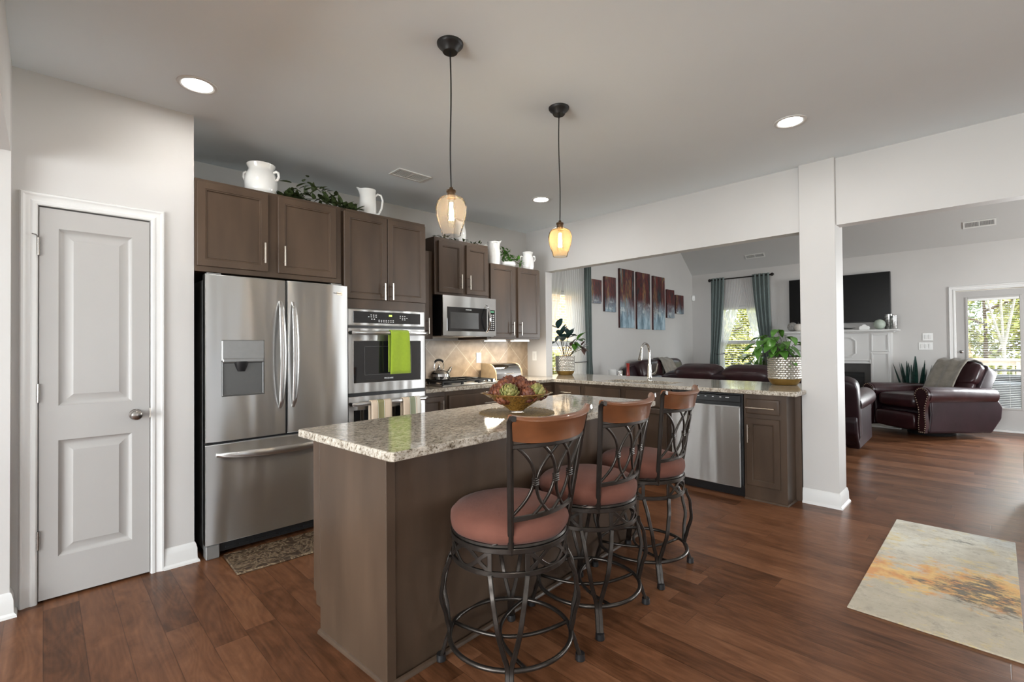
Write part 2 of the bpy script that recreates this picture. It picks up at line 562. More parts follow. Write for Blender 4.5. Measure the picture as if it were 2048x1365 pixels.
def wood_floor():
    m, N, L, P = new_mat('brown_plank_floor')
    geo = N.new('ShaderNodeNewGeometry')
    sp = N.new('ShaderNodeSeparateXYZ'); L.new(geo.outputs['Position'], sp.inputs[0])
    def math_(op, a, b=None, c=None):
        n = N.new('ShaderNodeMath'); n.operation = op
        for k, x in enumerate((a, b, c)):
            if x is None:
                continue
            if isinstance(x, (int, float)):
                n.inputs[k].default_value = x
            else:
                L.new(x, n.inputs[k])
        return n.outputs[0]
    PW, PL = 0.133, 1.22
    row = math_('FLOOR', math_('DIVIDE', sp.outputs['X'], PW))
    wn = N.new('ShaderNodeTexWhiteNoise'); wn.noise_dimensions = '1D'; L.new(row, wn.inputs['W'])
    yy = math_('ADD', math_('DIVIDE', sp.outputs['Y'], PL), math_('MULTIPLY', wn.outputs['Value'], 7.3))
    colm = math_('FLOOR', yy)
    wn2 = N.new('ShaderNodeTexWhiteNoise'); wn2.noise_dimensions = '2D'
    cb = N.new('ShaderNodeCombineXYZ'); L.new(row, cb.inputs[0]); L.new(colm, cb.inputs[1]); L.new(cb.outputs[0], wn2.inputs['Vector'])
    # grain: contour lines of a stretched noise give the cathedral figure
    def nz(sx, sy, det, rough, dist, k):
        c = N.new('ShaderNodeCombineXYZ')
        L.new(math_('ADD', math_('MULTIPLY', sp.outputs['X'], sx), math_('MULTIPLY', wn2.outputs['Value'], 40 + k)), c.inputs[0])
        L.new(math_('ADD', math_('MULTIPLY', sp.outputs['Y'], sy), math_('MULTIPLY', wn2.outputs['Value'], 17 + k)), c.inputs[1])
        L.new(math_('MULTIPLY', row, 3.7 + k), c.inputs[2])
        g = N.new('ShaderNodeTexNoise'); g.inputs['Scale'].default_value = 1.0; g.inputs['Detail'].default_value = det
        g.inputs['Roughness'].default_value = rough; g.inputs['Distortion'].default_value = dist
        L.new(c.outputs[0], g.inputs['Vector']); return g.outputs['Fac']
    low = nz(5.5, 0.95, 1.5, 0.4, 0.6, 0)
    rings = math_('SINE', math_('MULTIPLY', low, 105.0))
    fine = nz(75.0, 4.0, 4, 0.6, 0.3, 3)
    blot = nz(9.0, 3.2, 5, 0.6, 1.5, 7)
    g1 = N.new('ShaderNodeMath'); g1.operation = 'ADD'; L.new(math_('MULTIPLY', fine, 0.5), g1.inputs[0]); L.new(math_('MULTIPLY', rings, 0.10), g1.inputs[1])
    base = ramp(N, [(0.22, (0.052, 0.020, 0.008)), (0.40, (0.118, 0.047, 0.021)), (0.56, (0.175, 0.074, 0.035)), (0.75, (0.245, 0.113, 0.058))])
    mixv = math_('ADD', math_('ADD', math_('MULTIPLY', fine, 0.34), math_('MULTIPLY', rings, 0.030)), math_('MULTIPLY', blot, 0.58))
    tone = math_('ADD', mixv, math_('MULTIPLY', math_('SUBTRACT', wn2.outputs['Value'], 0.5), 0.24))
    L.new(tone, base.inputs[0])
    # joints
    fx = math_('FRACT', math_('DIVIDE', sp.outputs['X'], PW))
    dx = math_('MULTIPLY', math_('MINIMUM', fx, math_('SUBTRACT', 1.0, fx)), PW)
    fy = math_('FRACT', yy)
    dy = math_('MULTIPLY', math_('MINIMUM', fy, math_('SUBTRACT', 1.0, fy)), PL)
    dmin = math_('MINIMUM', dx, dy)
    gap = N.new('ShaderNodeMapRange'); gap.inputs['From Max'].default_value = 0.0022
    gap.inputs['To Min'].default_value = 0.45; L.new(dmin, gap.inputs['Value'])
    mx = N.new('ShaderNodeMix'); mx.data_type = 'RGBA'; mx.blend_type = 'MULTIPLY'; mx.inputs[0].default_value = 1
    L.new(base.outputs[0], mx.inputs[6])
    c3 = N.new('ShaderNodeCombineColor')
    for k in range(3):
        L.new(gap.outputs[0], c3.inputs[k])
    L.new(c3.outputs[0], mx.inputs[7])
    L.new(mx.outputs[2], P.inputs['Base Color'])
    rr = N.new('ShaderNodeMapRange'); rr.inputs['To Min'].default_value = 0.24; rr.inputs['To Max'].default_value = 0.40
    L.new(fine, rr.inputs['Value']); L.new(rr.outputs[0], P.inputs['Roughness'])
    bp = N.new('ShaderNodeBump'); bp.inputs['Strength'].default_value = 0.25; bp.inputs['Distance'].default_value = 0.002
    hh = math_('ADD', math_('MULTIPLY', g1.outputs[0], 0.4), gap.outputs[0])
    P.inputs['Specular IOR Level'].default_value = 0.22
    L.new(hh, bp.inputs['Height']); L.new(bp.outputs[0], P.inputs['Normal'])
    return m
M['floor'] = wood_floor()

def granite():
    m, N, L, P = new_mat('speckled_beige_granite')
    tc = N.new('ShaderNodeTexCoord')
    mp = N.new('ShaderNodeMapping'); L.new(tc.outputs['Object'], mp.inputs[0])
    mp.inputs['Rotation'].default_value = (0, 0, 0.5); mp.inputs['Scale'].default_value = (1, 1.7, 1.3)
    a = N.new('ShaderNodeTexNoise'); a.inputs['Scale'].default_value = 55; a.inputs['Detail'].default_value = 5; a.inputs['Roughness'].default_value = 0.65
    b = N.new('ShaderNodeTexNoise'); b.inputs['Scale'].default_value = 140; b.inputs['Detail'].default_value = 3
    c = N.new('ShaderNodeTexNoise'); c.inputs['Scale'].default_value = 16; c.inputs['Detail'].default_value = 4
    for t in (a, b, c):
        L.new(mp.outputs[0], t.inputs['Vector'])
    r1 = ramp(N, [(0.34, (0.11, 0.088, 0.066)), (0.41, (0.33, 0.28, 0.22)), (0.48, (0.50, 0.455, 0.385)), (0.62, (0.64, 0.60, 0.54))])
    L.new(a.outputs['Fac'], r1.inputs[0])
    r2 = ramp(N, [(0.30, (0.16, 0.14, 0.12)), (0.42, (1, 1, 1))])
    L.new(b.outputs['Fac'], r2.inputs[0])
    r3 = ramp(N, [(0.36, (0.74, 0.71, 0.67)), (0.6, (1.05, 1.03, 1.0))])
    L.new(c.outputs['Fac'], r3.inputs[0])
    m1 = N.new('ShaderNodeMix'); m1.data_type = 'RGBA'; m1.blend_type = 'MULTIPLY'; m1.inputs[0].default_value = 0.9
    L.new(r1.outputs[0], m1.inputs[6]); L.new(r2.outputs[0], m1.inputs[7])
    m2 = N.new('ShaderNodeMix'); m2.data_type = 'RGBA'; m2.blend_type = 'MULTIPLY'; m2.inputs[0].default_value = 1
    L.new(m1.outputs[2], m2.inputs[6]); L.new(r3.outputs[0], m2.inputs[7])
    L.new(m2.outputs[2], P.inputs['Base Color'])
    P.inputs['Roughness'].default_value = 0.08
    P.inputs['Specular IOR Level'].default_value = 0.6
    return m
M['granite'] = granite()

def backsplash():
    m, N, L, P = new_mat('diagonal_tan_tile')
    geo = N.new('ShaderNodeNewGeometry')
    sp = N.new('ShaderNodeSeparateXYZ'); L.new(geo.outputs['Position'], sp.inputs[0])
    cb = N.new('ShaderNodeCombineXYZ'); L.new(sp.outputs['X'], cb.inputs[0]); L.new(sp.outputs['Z'], cb.inputs[1])
    mp = N.new('ShaderNodeMapping'); mp.inputs['Rotation'].default_value = (0, 0, PI / 4); mp.inputs['Location'].default_value = (0.07, 0.02, 0)
    L.new(cb.outputs[0], mp.inputs[0])
    br = N.new('ShaderNodeTexBrick'); br.offset = 0; br.squash = 1
    br.inputs['Scale'].default_value = 1; br.inputs['Brick Width'].default_value = 0.30; br.inputs['Row Height'].default_value = 0.30
    br.inputs['Mortar Size'].default_value = 0.0035; br.inputs['Mortar Smooth'].default_value = 0.2
    br.inputs['Color1'].default_value = (0.37, 0.285, 0.205, 1); br.inputs['Color2'].default_value = (0.41, 0.32, 0.235, 1)
    br.inputs['Mortar'].default_value = (0.56, 0.48, 0.38, 1)
    L.new(mp.outputs[0], br.inputs['Vector'])
    t = N.new('ShaderNodeTexNoise'); t.inputs['Scale'].default_value = 11; t.inputs['Detail'].default_value = 6; L.new(cb.outputs[0], t.inputs['Vector'])
    r = ramp(N, [(0.3, (0.72, 0.70, 0.67)), (0.7, (1.15, 1.13, 1.10))]); L.new(t.outputs['Fac'], r.inputs[0])
    mx = N.new('ShaderNodeMix'); mx.data_type = 'RGBA'; mx.blend_type = 'MULTIPLY'; mx.inputs[0].default_value = 1
    L.new(br.outputs['Color'], mx.inputs[6]); L.new(r.outputs[0], mx.inputs[7]); L.new(mx.outputs[2], P.inputs['Base Color'])
    P.inputs['Roughness'].default_value = 0.35
    return m
M['splash'] = backsplash()

def painted_rug():
    m, N, L, P = new_mat('abstract_painted_rug')
    tc = N.new('ShaderNodeTexCoord')
    sp = N.new('ShaderNodeSeparateXYZ'); L.new(tc.outputs['Object'], sp.inputs[0])
    def noise(sc, det, loc, rough=0.6, stretch=(1, 1, 1)):
        mp = N.new('ShaderNodeMapping'); mp.inputs['Location'].default_value = loc; mp.inputs['Scale'].default_value = stretch
        L.new(tc.outputs['Object'], mp.inputs[0])
        t = N.new('ShaderNodeTexNoise'); t.inputs['Scale'].default_value = sc; t.inputs['Detail'].default_value = det; t.inputs['Roughness'].default_value = rough
        L.new(mp.outputs[0], t.inputs['Vector'])
        return t.outputs['Fac']
    def mth(op, a, b=0.0):
        n = N.new('ShaderNodeMath'); n.operation = op
        for k, x in enumerate((a, b)):
            if isinstance(x, (int, float)):
                n.inputs[k].default_value = x
            else:
                L.new(x, n.inputs[k])
        return n.outputs[0]
    def mix(fac, c1, c2):
        mx = N.new('ShaderNodeMix'); mx.data_type = 'RGBA'
        L.new(fac, mx.inputs[0])
        for k, c in ((6, c1), (7, c2)):
            if isinstance(c, tuple):
                mx.inputs[k].default_value = (*c, 1)
            else:
                L.new(c, mx.inputs[k])
        return mx.outputs[2]
    def step(v, lo, hi):
        r = N.new('ShaderNodeMapRange'); r.inputs['From Min'].default_value = lo; r.inputs['From Max'].default_value = hi
        L.new(v, r.inputs['Value']); return r.outputs[0]
    X = sp.outputs['X']
    wob = mth('MULTIPLY', mth('SUBTRACT', noise(2.0, 6, (3, 1, 0), 0.6, (1, 0.6, 1)), 0.5), 0.75)
    xx = mth('ADD', X, wob)
    grit = noise(26, 8, (5, 5, 0), 0.75, (1.4, 0.7, 1))
    body = mix(step(xx, -0.10, 0.35), (0.47, 0.405, 0.30), (0.60, 0.57, 0.47))
    body = mix(step(mth('ADD', xx, mth('MULTIPLY', mth('ADD', sp.outputs['Y'], 0.2), -0.7)), 0.50, 0.95), body, (0.43, 0.47, 0.49))
    body = mix(mth('MULTIPLY', step(noise(4.5, 8, (7, 2, 0), 0.72, (1.2, 0.7, 1)), 0.50, 0.68), 0.65), body, (0.30, 0.25, 0.17))
    body = mix(mth('MULTIPLY', step(noise(7, 8, (1, 12, 0), 0.7), 0.55, 0.72), 0.6), body, (0.64, 0.60, 0.50))
    band = mth('SUBTRACT', 1.0, mth('MULTIPLY', mth('ABSOLUTE', mth('ADD', xx, mth('ADD', 0.16, mth('MULTIPLY', sp.outputs['Y'], 0.10)))), 3.0))
    gold = step(mth('ADD', mth('ADD', mth('MULTIPLY', band, 0.42), noise(6.5, 8, (1, 5, 0), 0.72, (1.3, 0.8, 1))), mth('MULTIPLY', grit, 0.45)), 0.84, 0.98)
    goldc = mix(step(noise(9, 5, (3, 3, 0), 0.6), 0.40, 0.60), (0.62, 0.24, 0.025), (0.74, 0.46, 0.12))
    body = mix(mth('MULTIPLY', step(noise(3.0, 8, (15, 4, 0), 0.75), 0.44, 0.60), 0.55), body, (0.36, 0.31, 0.22))
    body = mix(mth('MULTIPLY', step(noise(12, 8, (8, 14, 0), 0.8), 0.52, 0.66), 0.6), body, (0.25, 0.21, 0.15))
    body = mix(mth('MULTIPLY', gold, 0.92), body, goldc)
    yel = step(mth('ADD', noise(4.5, 7, (9, 9, 0), 0.7), mth('MULTIPLY', grit, 0.4)), 0.74, 0.86)
    body = mix(mth('MULTIPLY', yel, 0.7), body, (0.62, 0.47, 0.16))
    yy = mth('ADD', sp.outputs['Y'], 0.16)
    dd = mth('SUBTRACT', 1.0, mth('ADD', mth('MULTIPLY', mth('ABSOLUTE', mth('ADD', xx, 0.20)), 3.4), mth('MULTIPLY', mth('ABSOLUTE', yy), 3.0)))
    dark = step(mth('ADD', mth('ADD', mth('MULTIPLY', dd, 0.42), noise(8, 8, (4, 4, 0), 0.75)), mth('MULTIPLY', grit, 0.5)), 0.76, 0.98)
    body = mix(mth('MULTIPLY', mth('MULTIPLY', dark, step(grit, 0.40, 0.52)), 0.9), body, (0.05, 0.045, 0.03))
    d2_ = mth('SUBTRACT', 1.0, mth('ADD', mth('MULTIPLY', mth('ABSOLUTE', mth('SUBTRACT', X, 0.60)), 7.0), mth('MULTIPLY', mth('ABSOLUTE', mth('ADD', sp.outputs['Y'], 0.05)), 7.0)))
    dk2 = step(mth('ADD', mth('MULTIPLY', d2_, 0.4), grit), 0.72, 0.9)
    body = mix(mth('MULTIPLY', dk2, 0.8), body, (0.10, 0.095, 0.07))
    fleck = step(grit, 0.56, 0.70)
    body = mix(mth('MULTIPLY', fleck, 0.5), body, (0.17, 0.14, 0.095))
    L.new(body, P.inputs['Base Color'])
    P.inputs['Roughness'].default_value = 0.95
    P.inputs['Sheen Weight'].default_value = 0.2
    b = N.new('ShaderNodeBump'); b.inputs['Strength'].default_value = 0.3; b.inputs['Distance'].default_value = 0.004
    L.new(noise(300, 2, (0, 0, 0)), b.inputs['Height']); L.new(b.outputs[0], P.inputs['Normal'])
    return m
M['rug'] = painted_rug()

def canvas_paint():
    """abstract streaks: dark reds and blacks above, pale blue below, one painting across all panels"""
    m, N, L, P = new_mat('abstract_canvas_paint')
    geo = N.new('ShaderNodeNewGeometry')
    sp = N.new('ShaderNodeSeparateXYZ'); L.new(geo.outputs['Position'], sp.inputs[0])
    oi = N.new('ShaderNodeObjectInfo'); om = N.new('ShaderNodeMath'); om.operation = 'MULTIPLY_ADD'; om.inputs[1].default_value = 9.0
    L.new(oi.outputs['Random'], om.inputs[0]); L.new(sp.outputs['X'], om.inputs[2])
    cb = N.new('ShaderNodeCombineXYZ'); L.new(om.outputs[0], cb.inputs[0]); L.new(sp.outputs['Z'], cb.inputs[1])
    def noise(sx, sz, det, off):
        mp = N.new('ShaderNodeMapping'); mp.inputs['Scale'].default_value = (sx, sz, 1); mp.inputs['Location'].default_value = (off, off * 0.3, off)
        L.new(cb.outputs[0], mp.inputs[0])
        t = N.new('ShaderNodeTexNoise'); t.inputs['Scale'].default_value = 1; t.inputs['Detail'].default_value = det; t.inputs['Roughness'].default_value = 0.65
        L.new(mp.outputs[0], t.inputs['Vector']); return t.outputs['Fac']
    up = ramp(N, [(0.30, (0.20, 0.20, 0.19)), (0.36, (0.012, 0.03, 0.034)), (0.43, (0.014, 0.016, 0.02)), (0.47, (0.11, 0.014, 0.012)), (0.52, (0.022, 0.012, 0.016)), (0.56, (0.17, 0.03, 0.018)), (0.60, (0.035, 0.012, 0.03)), (0.65, (0.26, 0.13, 0.05)), (0.70, (0.02, 0.03, 0.03)), (0.78, (0.30, 0.33, 0.33))])
    ct = N.new('ShaderNodeMapRange'); ct.inputs['From Min'].default_value = 0.30; ct.inputs['From Max'].default_value = 0.68; ct.inputs['To Min'].default_value = 0.30; ct.inputs['To Max'].default_value = 0.80
    L.new(noise(6.5, 0.8, 4, 2.7), ct.inputs['Value']); L.new(ct.outputs[0], up.inputs[0])
    lo = ramp(N, [(0.3, (0.07, 0.115, 0.15)), (0.45, (0.20, 0.30, 0.37)), (0.55, (0.36, 0.48, 0.56)), (0.7, (0.55, 0.65, 0.72))])
    L.new(noise(9, 2.2, 5, 8.1), lo.inputs[0])
    md = N.new('ShaderNodeMath'); md.operation = 'ADD'; L.new(sp.outputs['Z'], md.inputs[0])
    m2 = N.new('ShaderNodeMath'); m2.operation = 'MULTIPLY'; L.new(noise(7, 2.5, 4, 5.5), m2.inputs[0]); m2.inputs[1].default_value = 0.55
    L.new(m2.outputs[0], md.inputs[1])
    r = N.new('ShaderNodeMapRange'); r.inputs['From Min'].default_value = 2.05; r.inputs['From Max'].default_value = 2.42; L.new(md.outputs[0], r.inputs['Value'])
    mx = N.new('ShaderNodeMix'); mx.data_type = 'RGBA'; L.new(r.outputs[0], mx.inputs[0]); L.new(lo.outputs[0], mx.inputs[6]); L.new(up.outputs[0], mx.inputs[7])
    # pale dabs along the middle
    zz = N.new('ShaderNodeMath'); zz.operation = 'SUBTRACT'; L.new(sp.outputs['Z'], zz.inputs[0]); zz.inputs[1].default_value = 1.95
    za = N.new('ShaderNodeMath'); za.operation = 'ABSOLUTE'; L.new(zz.outputs[0], za.inputs[0])
    zb = N.new('ShaderNodeMapRange'); zb.inputs['From Max'].default_value = 0.16; zb.inputs['To Min'].default_value = 1; zb.inputs['To Max'].default_value = 0; L.new(za.outputs[0], zb.inputs['Value'])
    dn = N.new('ShaderNodeMapRange'); dn.inputs['From Min'].default_value = 0.54; dn.inputs['From Max'].default_value = 0.62; L.new(noise(11, 9, 3, 1.4), dn.inputs['Value'])
    mm = N.new('ShaderNodeMath'); mm.operation = 'MULTIPLY'; L.new(zb.outputs[0], mm.inputs[0]); L.new(dn.outputs[0], mm.inputs[1])
    mx2 = N.new('ShaderNodeMix'); mx2.data_type = 'RGBA'; L.new(mm.outputs[0], mx2.inputs[0]); L.new(mx.outputs[2], mx2.inputs[6]); mx2.inputs[7].default_value = (0.55, 0.60, 0.60, 1)
    L.new(mx2.outputs[2], P.inputs['Base Color'])
    P.inputs['Roughness'].default_value = 0.45
    return m
M['canvas'] = canvas_paint()
M['canvasedge'] = pm('canvas_edge_paint', (0.05, 0.012, 0.012), 0.5, noise=0.6, nscale=9)

def glassy(name, tint, gloss=0.12, rough=0.02):
    m, N, L, P = new_mat(name)
    N.remove(P)
    out = N['Material Output']
    tr = N.new('ShaderNodeBsdfTransparent'); tr.inputs[0].default_value = (*tint, 1)
    gl = N.new('ShaderNodeBsdfGlossy'); gl.inputs['Roughness'].default_value = rough
    lw = N.new('ShaderNodeLayerWeight'); lw.inputs['Blend'].default_value = gloss
    mx = N.new('ShaderNodeMixShader')
    L.new(lw.outputs['Fresnel'], mx.inputs[0]); L.new(tr.outputs[0], mx.inputs[1]); L.new(gl.outputs[0], mx.inputs[2])
    L.new(mx.outputs[0], out.inputs['Surface'])
    return m
M['pane'] = glassy('window_pane', (0.97, 0.98, 0.98), 0.10)
def lampshade(name, tint, glow, frac):
    """blown lamp glass: mostly clear, a little of it scatters the bulb's light"""
    m, N, L, P = new_mat(name)
    N.remove(P)
    out = N['Material Output']
    tr = N.new('ShaderNodeBsdfTransparent'); tr.inputs[0].default_value = (*tint, 1)
    tl = N.new('ShaderNodeBsdfTranslucent'); tl.inputs[0].default_value = (*glow, 1)
    a = N.new('ShaderNodeMixShader'); a.inputs[0].default_value = frac
    L.new(tr.outputs[0], a.inputs[1]); L.new(tl.outputs[0], a.inputs[2])
    gl = N.new('ShaderNodeBsdfGlossy'); gl.inputs['Roughness'].default_value = 0.04
    lw = N.new('ShaderNodeLayerWeight'); lw.inputs['Blend'].default_value = 0.08
    mx = N.new('ShaderNodeMixShader')
    L.new(lw.outputs['Fresnel'], mx.inputs[0]); L.new(a.outputs[0], mx.inputs[1]); L.new(gl.outputs[0], mx.inputs[2])
    L.new(mx.outputs[0], out.inputs['Surface'])
    return m
M['shadeglass'] = lampshade('clear_blown_shade', (0.985, 0.96, 0.93), (0.95, 0.85, 0.72), 0.045)
M['amberglass'] = lampshade('amber_blown_shade', (0.985, 0.88, 0.70), (0.95, 0.68, 0.34), 0.085)

def sheer():
    m, N, L, P = new_mat('white_sheer_voile')
    N.remove(P)
    out = N['Material Output']
    tr = N.new('ShaderNodeBsdfTransparent')
    tl = N.new('ShaderNodeBsdfTranslucent'); tl.inputs[0].default_value = (0.95, 0.95, 0.94, 1)
    df = N.new('ShaderNodeBsdfDiffuse'); df.inputs[0].default_value = (0.78, 0.78, 0.77, 1)
    tc = N.new('ShaderNodeTexCoord')
    t = N.new('ShaderNodeTexNoise'); t.inputs['Scale'].default_value = 300; L.new(tc.outputs['Object'], t.inputs['Vector'])
    r = N.new('ShaderNodeMapRange'); r.inputs['To Min'].default_value = 0.16; r.inputs['To Max'].default_value = 0.34; L.new(t.outputs['Fac'], r.inputs['Value'])
    a = N.new('ShaderNodeMixShader'); a.inputs[0].default_value = 0.35; L.new(tl.outputs[0], a.inputs[1]); L.new(df.outputs[0], a.inputs[2])
    b = N.new('ShaderNodeMixShader'); L.new(r.outputs[0], b.inputs[0]); L.new(a.outputs[0], b.inputs[1]); L.new(tr.outputs[0], b.inputs[2])
    L.new(b.outputs[0], out.inputs['Surface'])
    return m
M['sheer'] = sheer()

def amber_bowl():
    m, N, L, P = new_mat('crackled_amber_glass')
    tc = N.new('ShaderNodeTexCoord')
    v = N.new('ShaderNodeTexVoronoi'); v.inputs['Scale'].default_value = 90; L.new(tc.outputs['Object'], v.inputs['Vector'])
    r = ramp(N, [(0.0, (0.42, 0.24, 0.05)), (0.5, (0.30, 0.15, 0.028)), (1, (0.16, 0.075, 0.012))]); L.new(v.outputs['Distance'], r.inputs[0])
    L.new(r.outputs[0], P.inputs['Base Color'])
    P.inputs['Roughness'].default_value = 0.15
    P.inputs['Coat Weight'].default_value = 0.5
    P.inputs['Transmission Weight'].default_value = 0.15
    b = N.new('ShaderNodeBump'); b.inputs['Strength'].default_value = 0.4; b.inputs['Distance'].default_value = 0.003
    L.new(v.outputs['Distance'], b.inputs['Height']); L.new(b.outputs[0], P.inputs['Normal'])
    return m
M['bowl'] = amber_bowl()

def scale_mat(name, c1, c2):
    m, N, L, P = new_mat(name)
    g = N.new('ShaderNodeNewGeometry')
    r = ramp(N, [(0, c1), (1, c2)]); L.new(g.outputs['Random Per Island'], r.inputs[0]); L.new(r.outputs[0], P.inputs['Base Color'])
    P.inputs['Roughness'].default_value = 0.5
    return m
M['artired'] = scale_mat('rust_artichoke', (0.085, 0.022, 0.014), (0.24, 0.075, 0.030))
M['artigreen'] = scale_mat('green_artichoke', (0.16, 0.17, 0.04), (0.36, 0.30, 0.10))
M['foliage_a'] = scale_mat('yellow_green_foliage', (0.22, 0.26, 0.05), (0.62, 0.56, 0.16))
M['foliage_b'] = scale_mat('mid_green_foliage', (0.13, 0.20, 0.06), (0.42, 0.46, 0.16))
M['foliage_c'] = scale_mat('rusty_foliage', (0.30, 0.22, 0.08), (0.58, 0.44, 0.20))
M['grass'] = pm('lawn_grass', (0.20, 0.21, 0.08), 0.95, noise=0.4, nscale=3)

def brick():
    m, N, L, P = new_mat('neighbour_brick')
    geo = N.new('ShaderNodeNewGeometry')
    sp = N.new('ShaderNodeSeparateXYZ'); L.new(geo.outputs['Position'], sp.inputs[0])
    cb = N.new('ShaderNodeCombineXYZ'); L.new(sp.outputs['X'], cb.inputs[0]); L.new(sp.outputs['Z'], cb.inputs[1])
    br = N.new('ShaderNodeTexBrick'); br.inputs['Scale'].default_value = 1; br.inputs['Brick Width'].default_value = 0.23; br.inputs['Row Height'].default_value = 0.085; br.inputs['Mortar Size'].default_value = 0.008
    br.inputs['Color1'].default_value = (0.42, 0.24, 0.12, 1); br.inputs['Color2'].default_value = (0.55, 0.36, 0.20, 1); br.inputs['Mortar'].default_value = (0.7, 0.66, 0.6, 1)
    L.new(cb.outputs[0], br.inputs['Vector']); L.new(br.outputs['Color'], P.inputs['Base Color'])
    P.inputs['Roughness'].default_value = 0.85
    return m
M['brick'] = brick()

def stripes(name, stops, period, axis=0, rough=0.85):
    """woven colour stripes across the cloth (object space)"""
    m, N, L, P = new_mat(name)
    tc = N.new('ShaderNodeTexCoord'); sp = N.new('ShaderNodeSeparateXYZ'); L.new(tc.outputs['Object'], sp.inputs[0])
    d = N.new('ShaderNodeMath'); d.operation = 'DIVIDE'; L.new(sp.outputs[axis], d.inputs[0]); d.inputs[1].default_value = period
    a = N.new('ShaderNodeMath'); a.operation = 'ADD'; L.new(d.outputs[0], a.inputs[0]); a.inputs[1].default_value = 0.5
    r = ramp(N, stops, 'CONSTANT'); L.new(a.outputs[0], r.inputs[0]); L.new(r.outputs[0], P.inputs['Base Color'])
    P.inputs['Roughness'].default_value = rough
    t = N.new('ShaderNodeTexNoise'); t.inputs['Scale'].default_value = 500; L.new(tc.outputs['Object'], t.inputs['Vector'])
    b = N.new('ShaderNodeBump'); b.inputs['Strength'].default_value = 0.3; b.inputs['Distance'].default_value = 0.003; L.new(t.outputs['Fac'], b.inputs['Height']); L.new(b.outputs[0], P.inputs['Normal'])
    return m
_cr, _ol, _tn, _wh = (0.66, 0.53, 0.40), (0.27, 0.25, 0.12), (0.45, 0.30, 0.14), (0.72, 0.68, 0.60)
M['towelstripe'] = stripes('olive_striped_towel', [(0, _cr), (0.20, _tn), (0.23, _wh), (0.27, _ol), (0.66, _wh), (0.70, _tn), (0.73, _cr)], 0.135)
M['towelstripeb'] = stripes('sage_striped_towel', [(0, _cr), (0.28, _tn), (0.31, _wh), (0.35, (0.27, 0.29, 0.19)), (0.74, _wh), (0.80, _tn), (0.83, _wh)], 0.13)

def woven_mat():
    m, N, L, P = new_mat('gold_openwork_placemat')
    tc = N.new('ShaderNodeTexCoord')
    v = N.new('ShaderNodeTexVoronoi'); v.inputs['Scale'].default_value = 85; v.feature = 'F1'; L.new(tc.outputs['Object'], v.inputs['Vector'])
    r = ramp(N, [(0.25, (0.36, 0.25, 0.11)), (0.55, (0.20, 0.14, 0.07))]); L.new(v.outputs['Distance'], r.inputs[0])
    L.new(r.outputs[0], P.inputs['Base Color']); P.inputs['Roughness'].default_value = 0.6; P.inputs['Specular IOR Level'].default_value = 0.2
    return m
M['placemat'] = woven_mat()

def damask():
    m, N, L, P = new_mat('brown_damask_mat')
    tc = N.new('ShaderNodeTexCoord')
    t = N.new('ShaderNodeTexNoise'); t.inputs['Scale'].default_value = 13; t.inputs['Detail'].default_value = 1.5; t.inputs['Distortion'].default_value = 2.2
    L.new(tc.outputs['Object'], t.inputs['Vector'])
    r = ramp(N, [(0.44, (0.055, 0.034, 0.021)), (0.53, (0.25, 0.185, 0.115)), (0.60, (0.085, 0.055, 0.033))]); L.new(t.outputs['Fac'], r.inputs[0])
    L.new(r.outputs[0], P.inputs['Base Color']); P.inputs['Roughness'].default_value = 0.35
    return m
M['damask'] = damask()

# ------------------------------------------------------------------ room shell
def CZ(x):
    return 2.74 + 0.0085 * x
WX = lambda y0, y1: (lambda u, v, w: (u, w, v))     # wall running along X: u=x, v=z, w=y
def wall_x(name, xs, zs, holes, y0, y1, label):
    mb = MB()
    mb.cells(xs, zs, lambda i, j: (i, j) not in holes, y0, y1, lambda u, v, w: (u, w, v))
    return structure(fixnormals(mb.build(name, M['wall'], smooth=0)), label, 'wall')
def wall_y(name, ys, zs, holes, x0, x1, label):
    mb = MB()
    mb.cells(ys, zs, lambda i, j: (i, j) not in holes, x0, x1, lambda u, v, w: (w, u, v))
    return structure(fixnormals(mb.build(name, M['wall'], smooth=0)), label, 'wall')

mb = MB(); mb.box((-4.4, -3.8, -0.2), (10.1, 4.75, 0.0))
structure(mb.build('floor', M['floor'], smooth=0), 'dark brown plank floor running through kitchen and family room', 'floor')

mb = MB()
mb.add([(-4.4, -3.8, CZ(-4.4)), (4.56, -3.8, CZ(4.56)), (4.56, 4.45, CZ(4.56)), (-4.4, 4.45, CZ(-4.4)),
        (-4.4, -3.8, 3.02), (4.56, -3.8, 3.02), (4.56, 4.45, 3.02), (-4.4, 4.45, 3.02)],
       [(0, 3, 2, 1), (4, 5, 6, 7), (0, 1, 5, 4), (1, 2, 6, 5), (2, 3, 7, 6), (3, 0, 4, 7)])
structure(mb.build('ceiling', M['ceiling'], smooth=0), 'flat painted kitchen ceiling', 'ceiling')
mb = MB()
_v0, _v1, _rx, _rz = 2.785, 2.83, 7.2, 2.785 + 0.83 * 2.75
for (a, b) in (((9.95, _v0), (_rx, _rz)), ((_rx, _rz), (4.55, 2.86))):
    mb.add([(a[0], -3.8, a[1]), (a[0], 4.75, a[1]), (b[0], 4.75, b[1]), (b[0], -3.8, b[1]),
            (a[0], -3.8, a[1] + 0.15), (a[0], 4.75, a[1] + 0.15), (b[0], 4.75, b[1] + 0.15), (b[0], -3.8, b[1] + 0.15)],
           [(0, 1, 2, 3), (7, 6, 5, 4), (0, 4, 5, 1), (1, 5, 6, 2), (2, 6, 7, 3), (3, 7, 4, 0)])
structure(mb.build('ceiling_family', M['vault'], smooth=0), 'vaulted ceiling of the family room beyond the beam', 'ceiling')

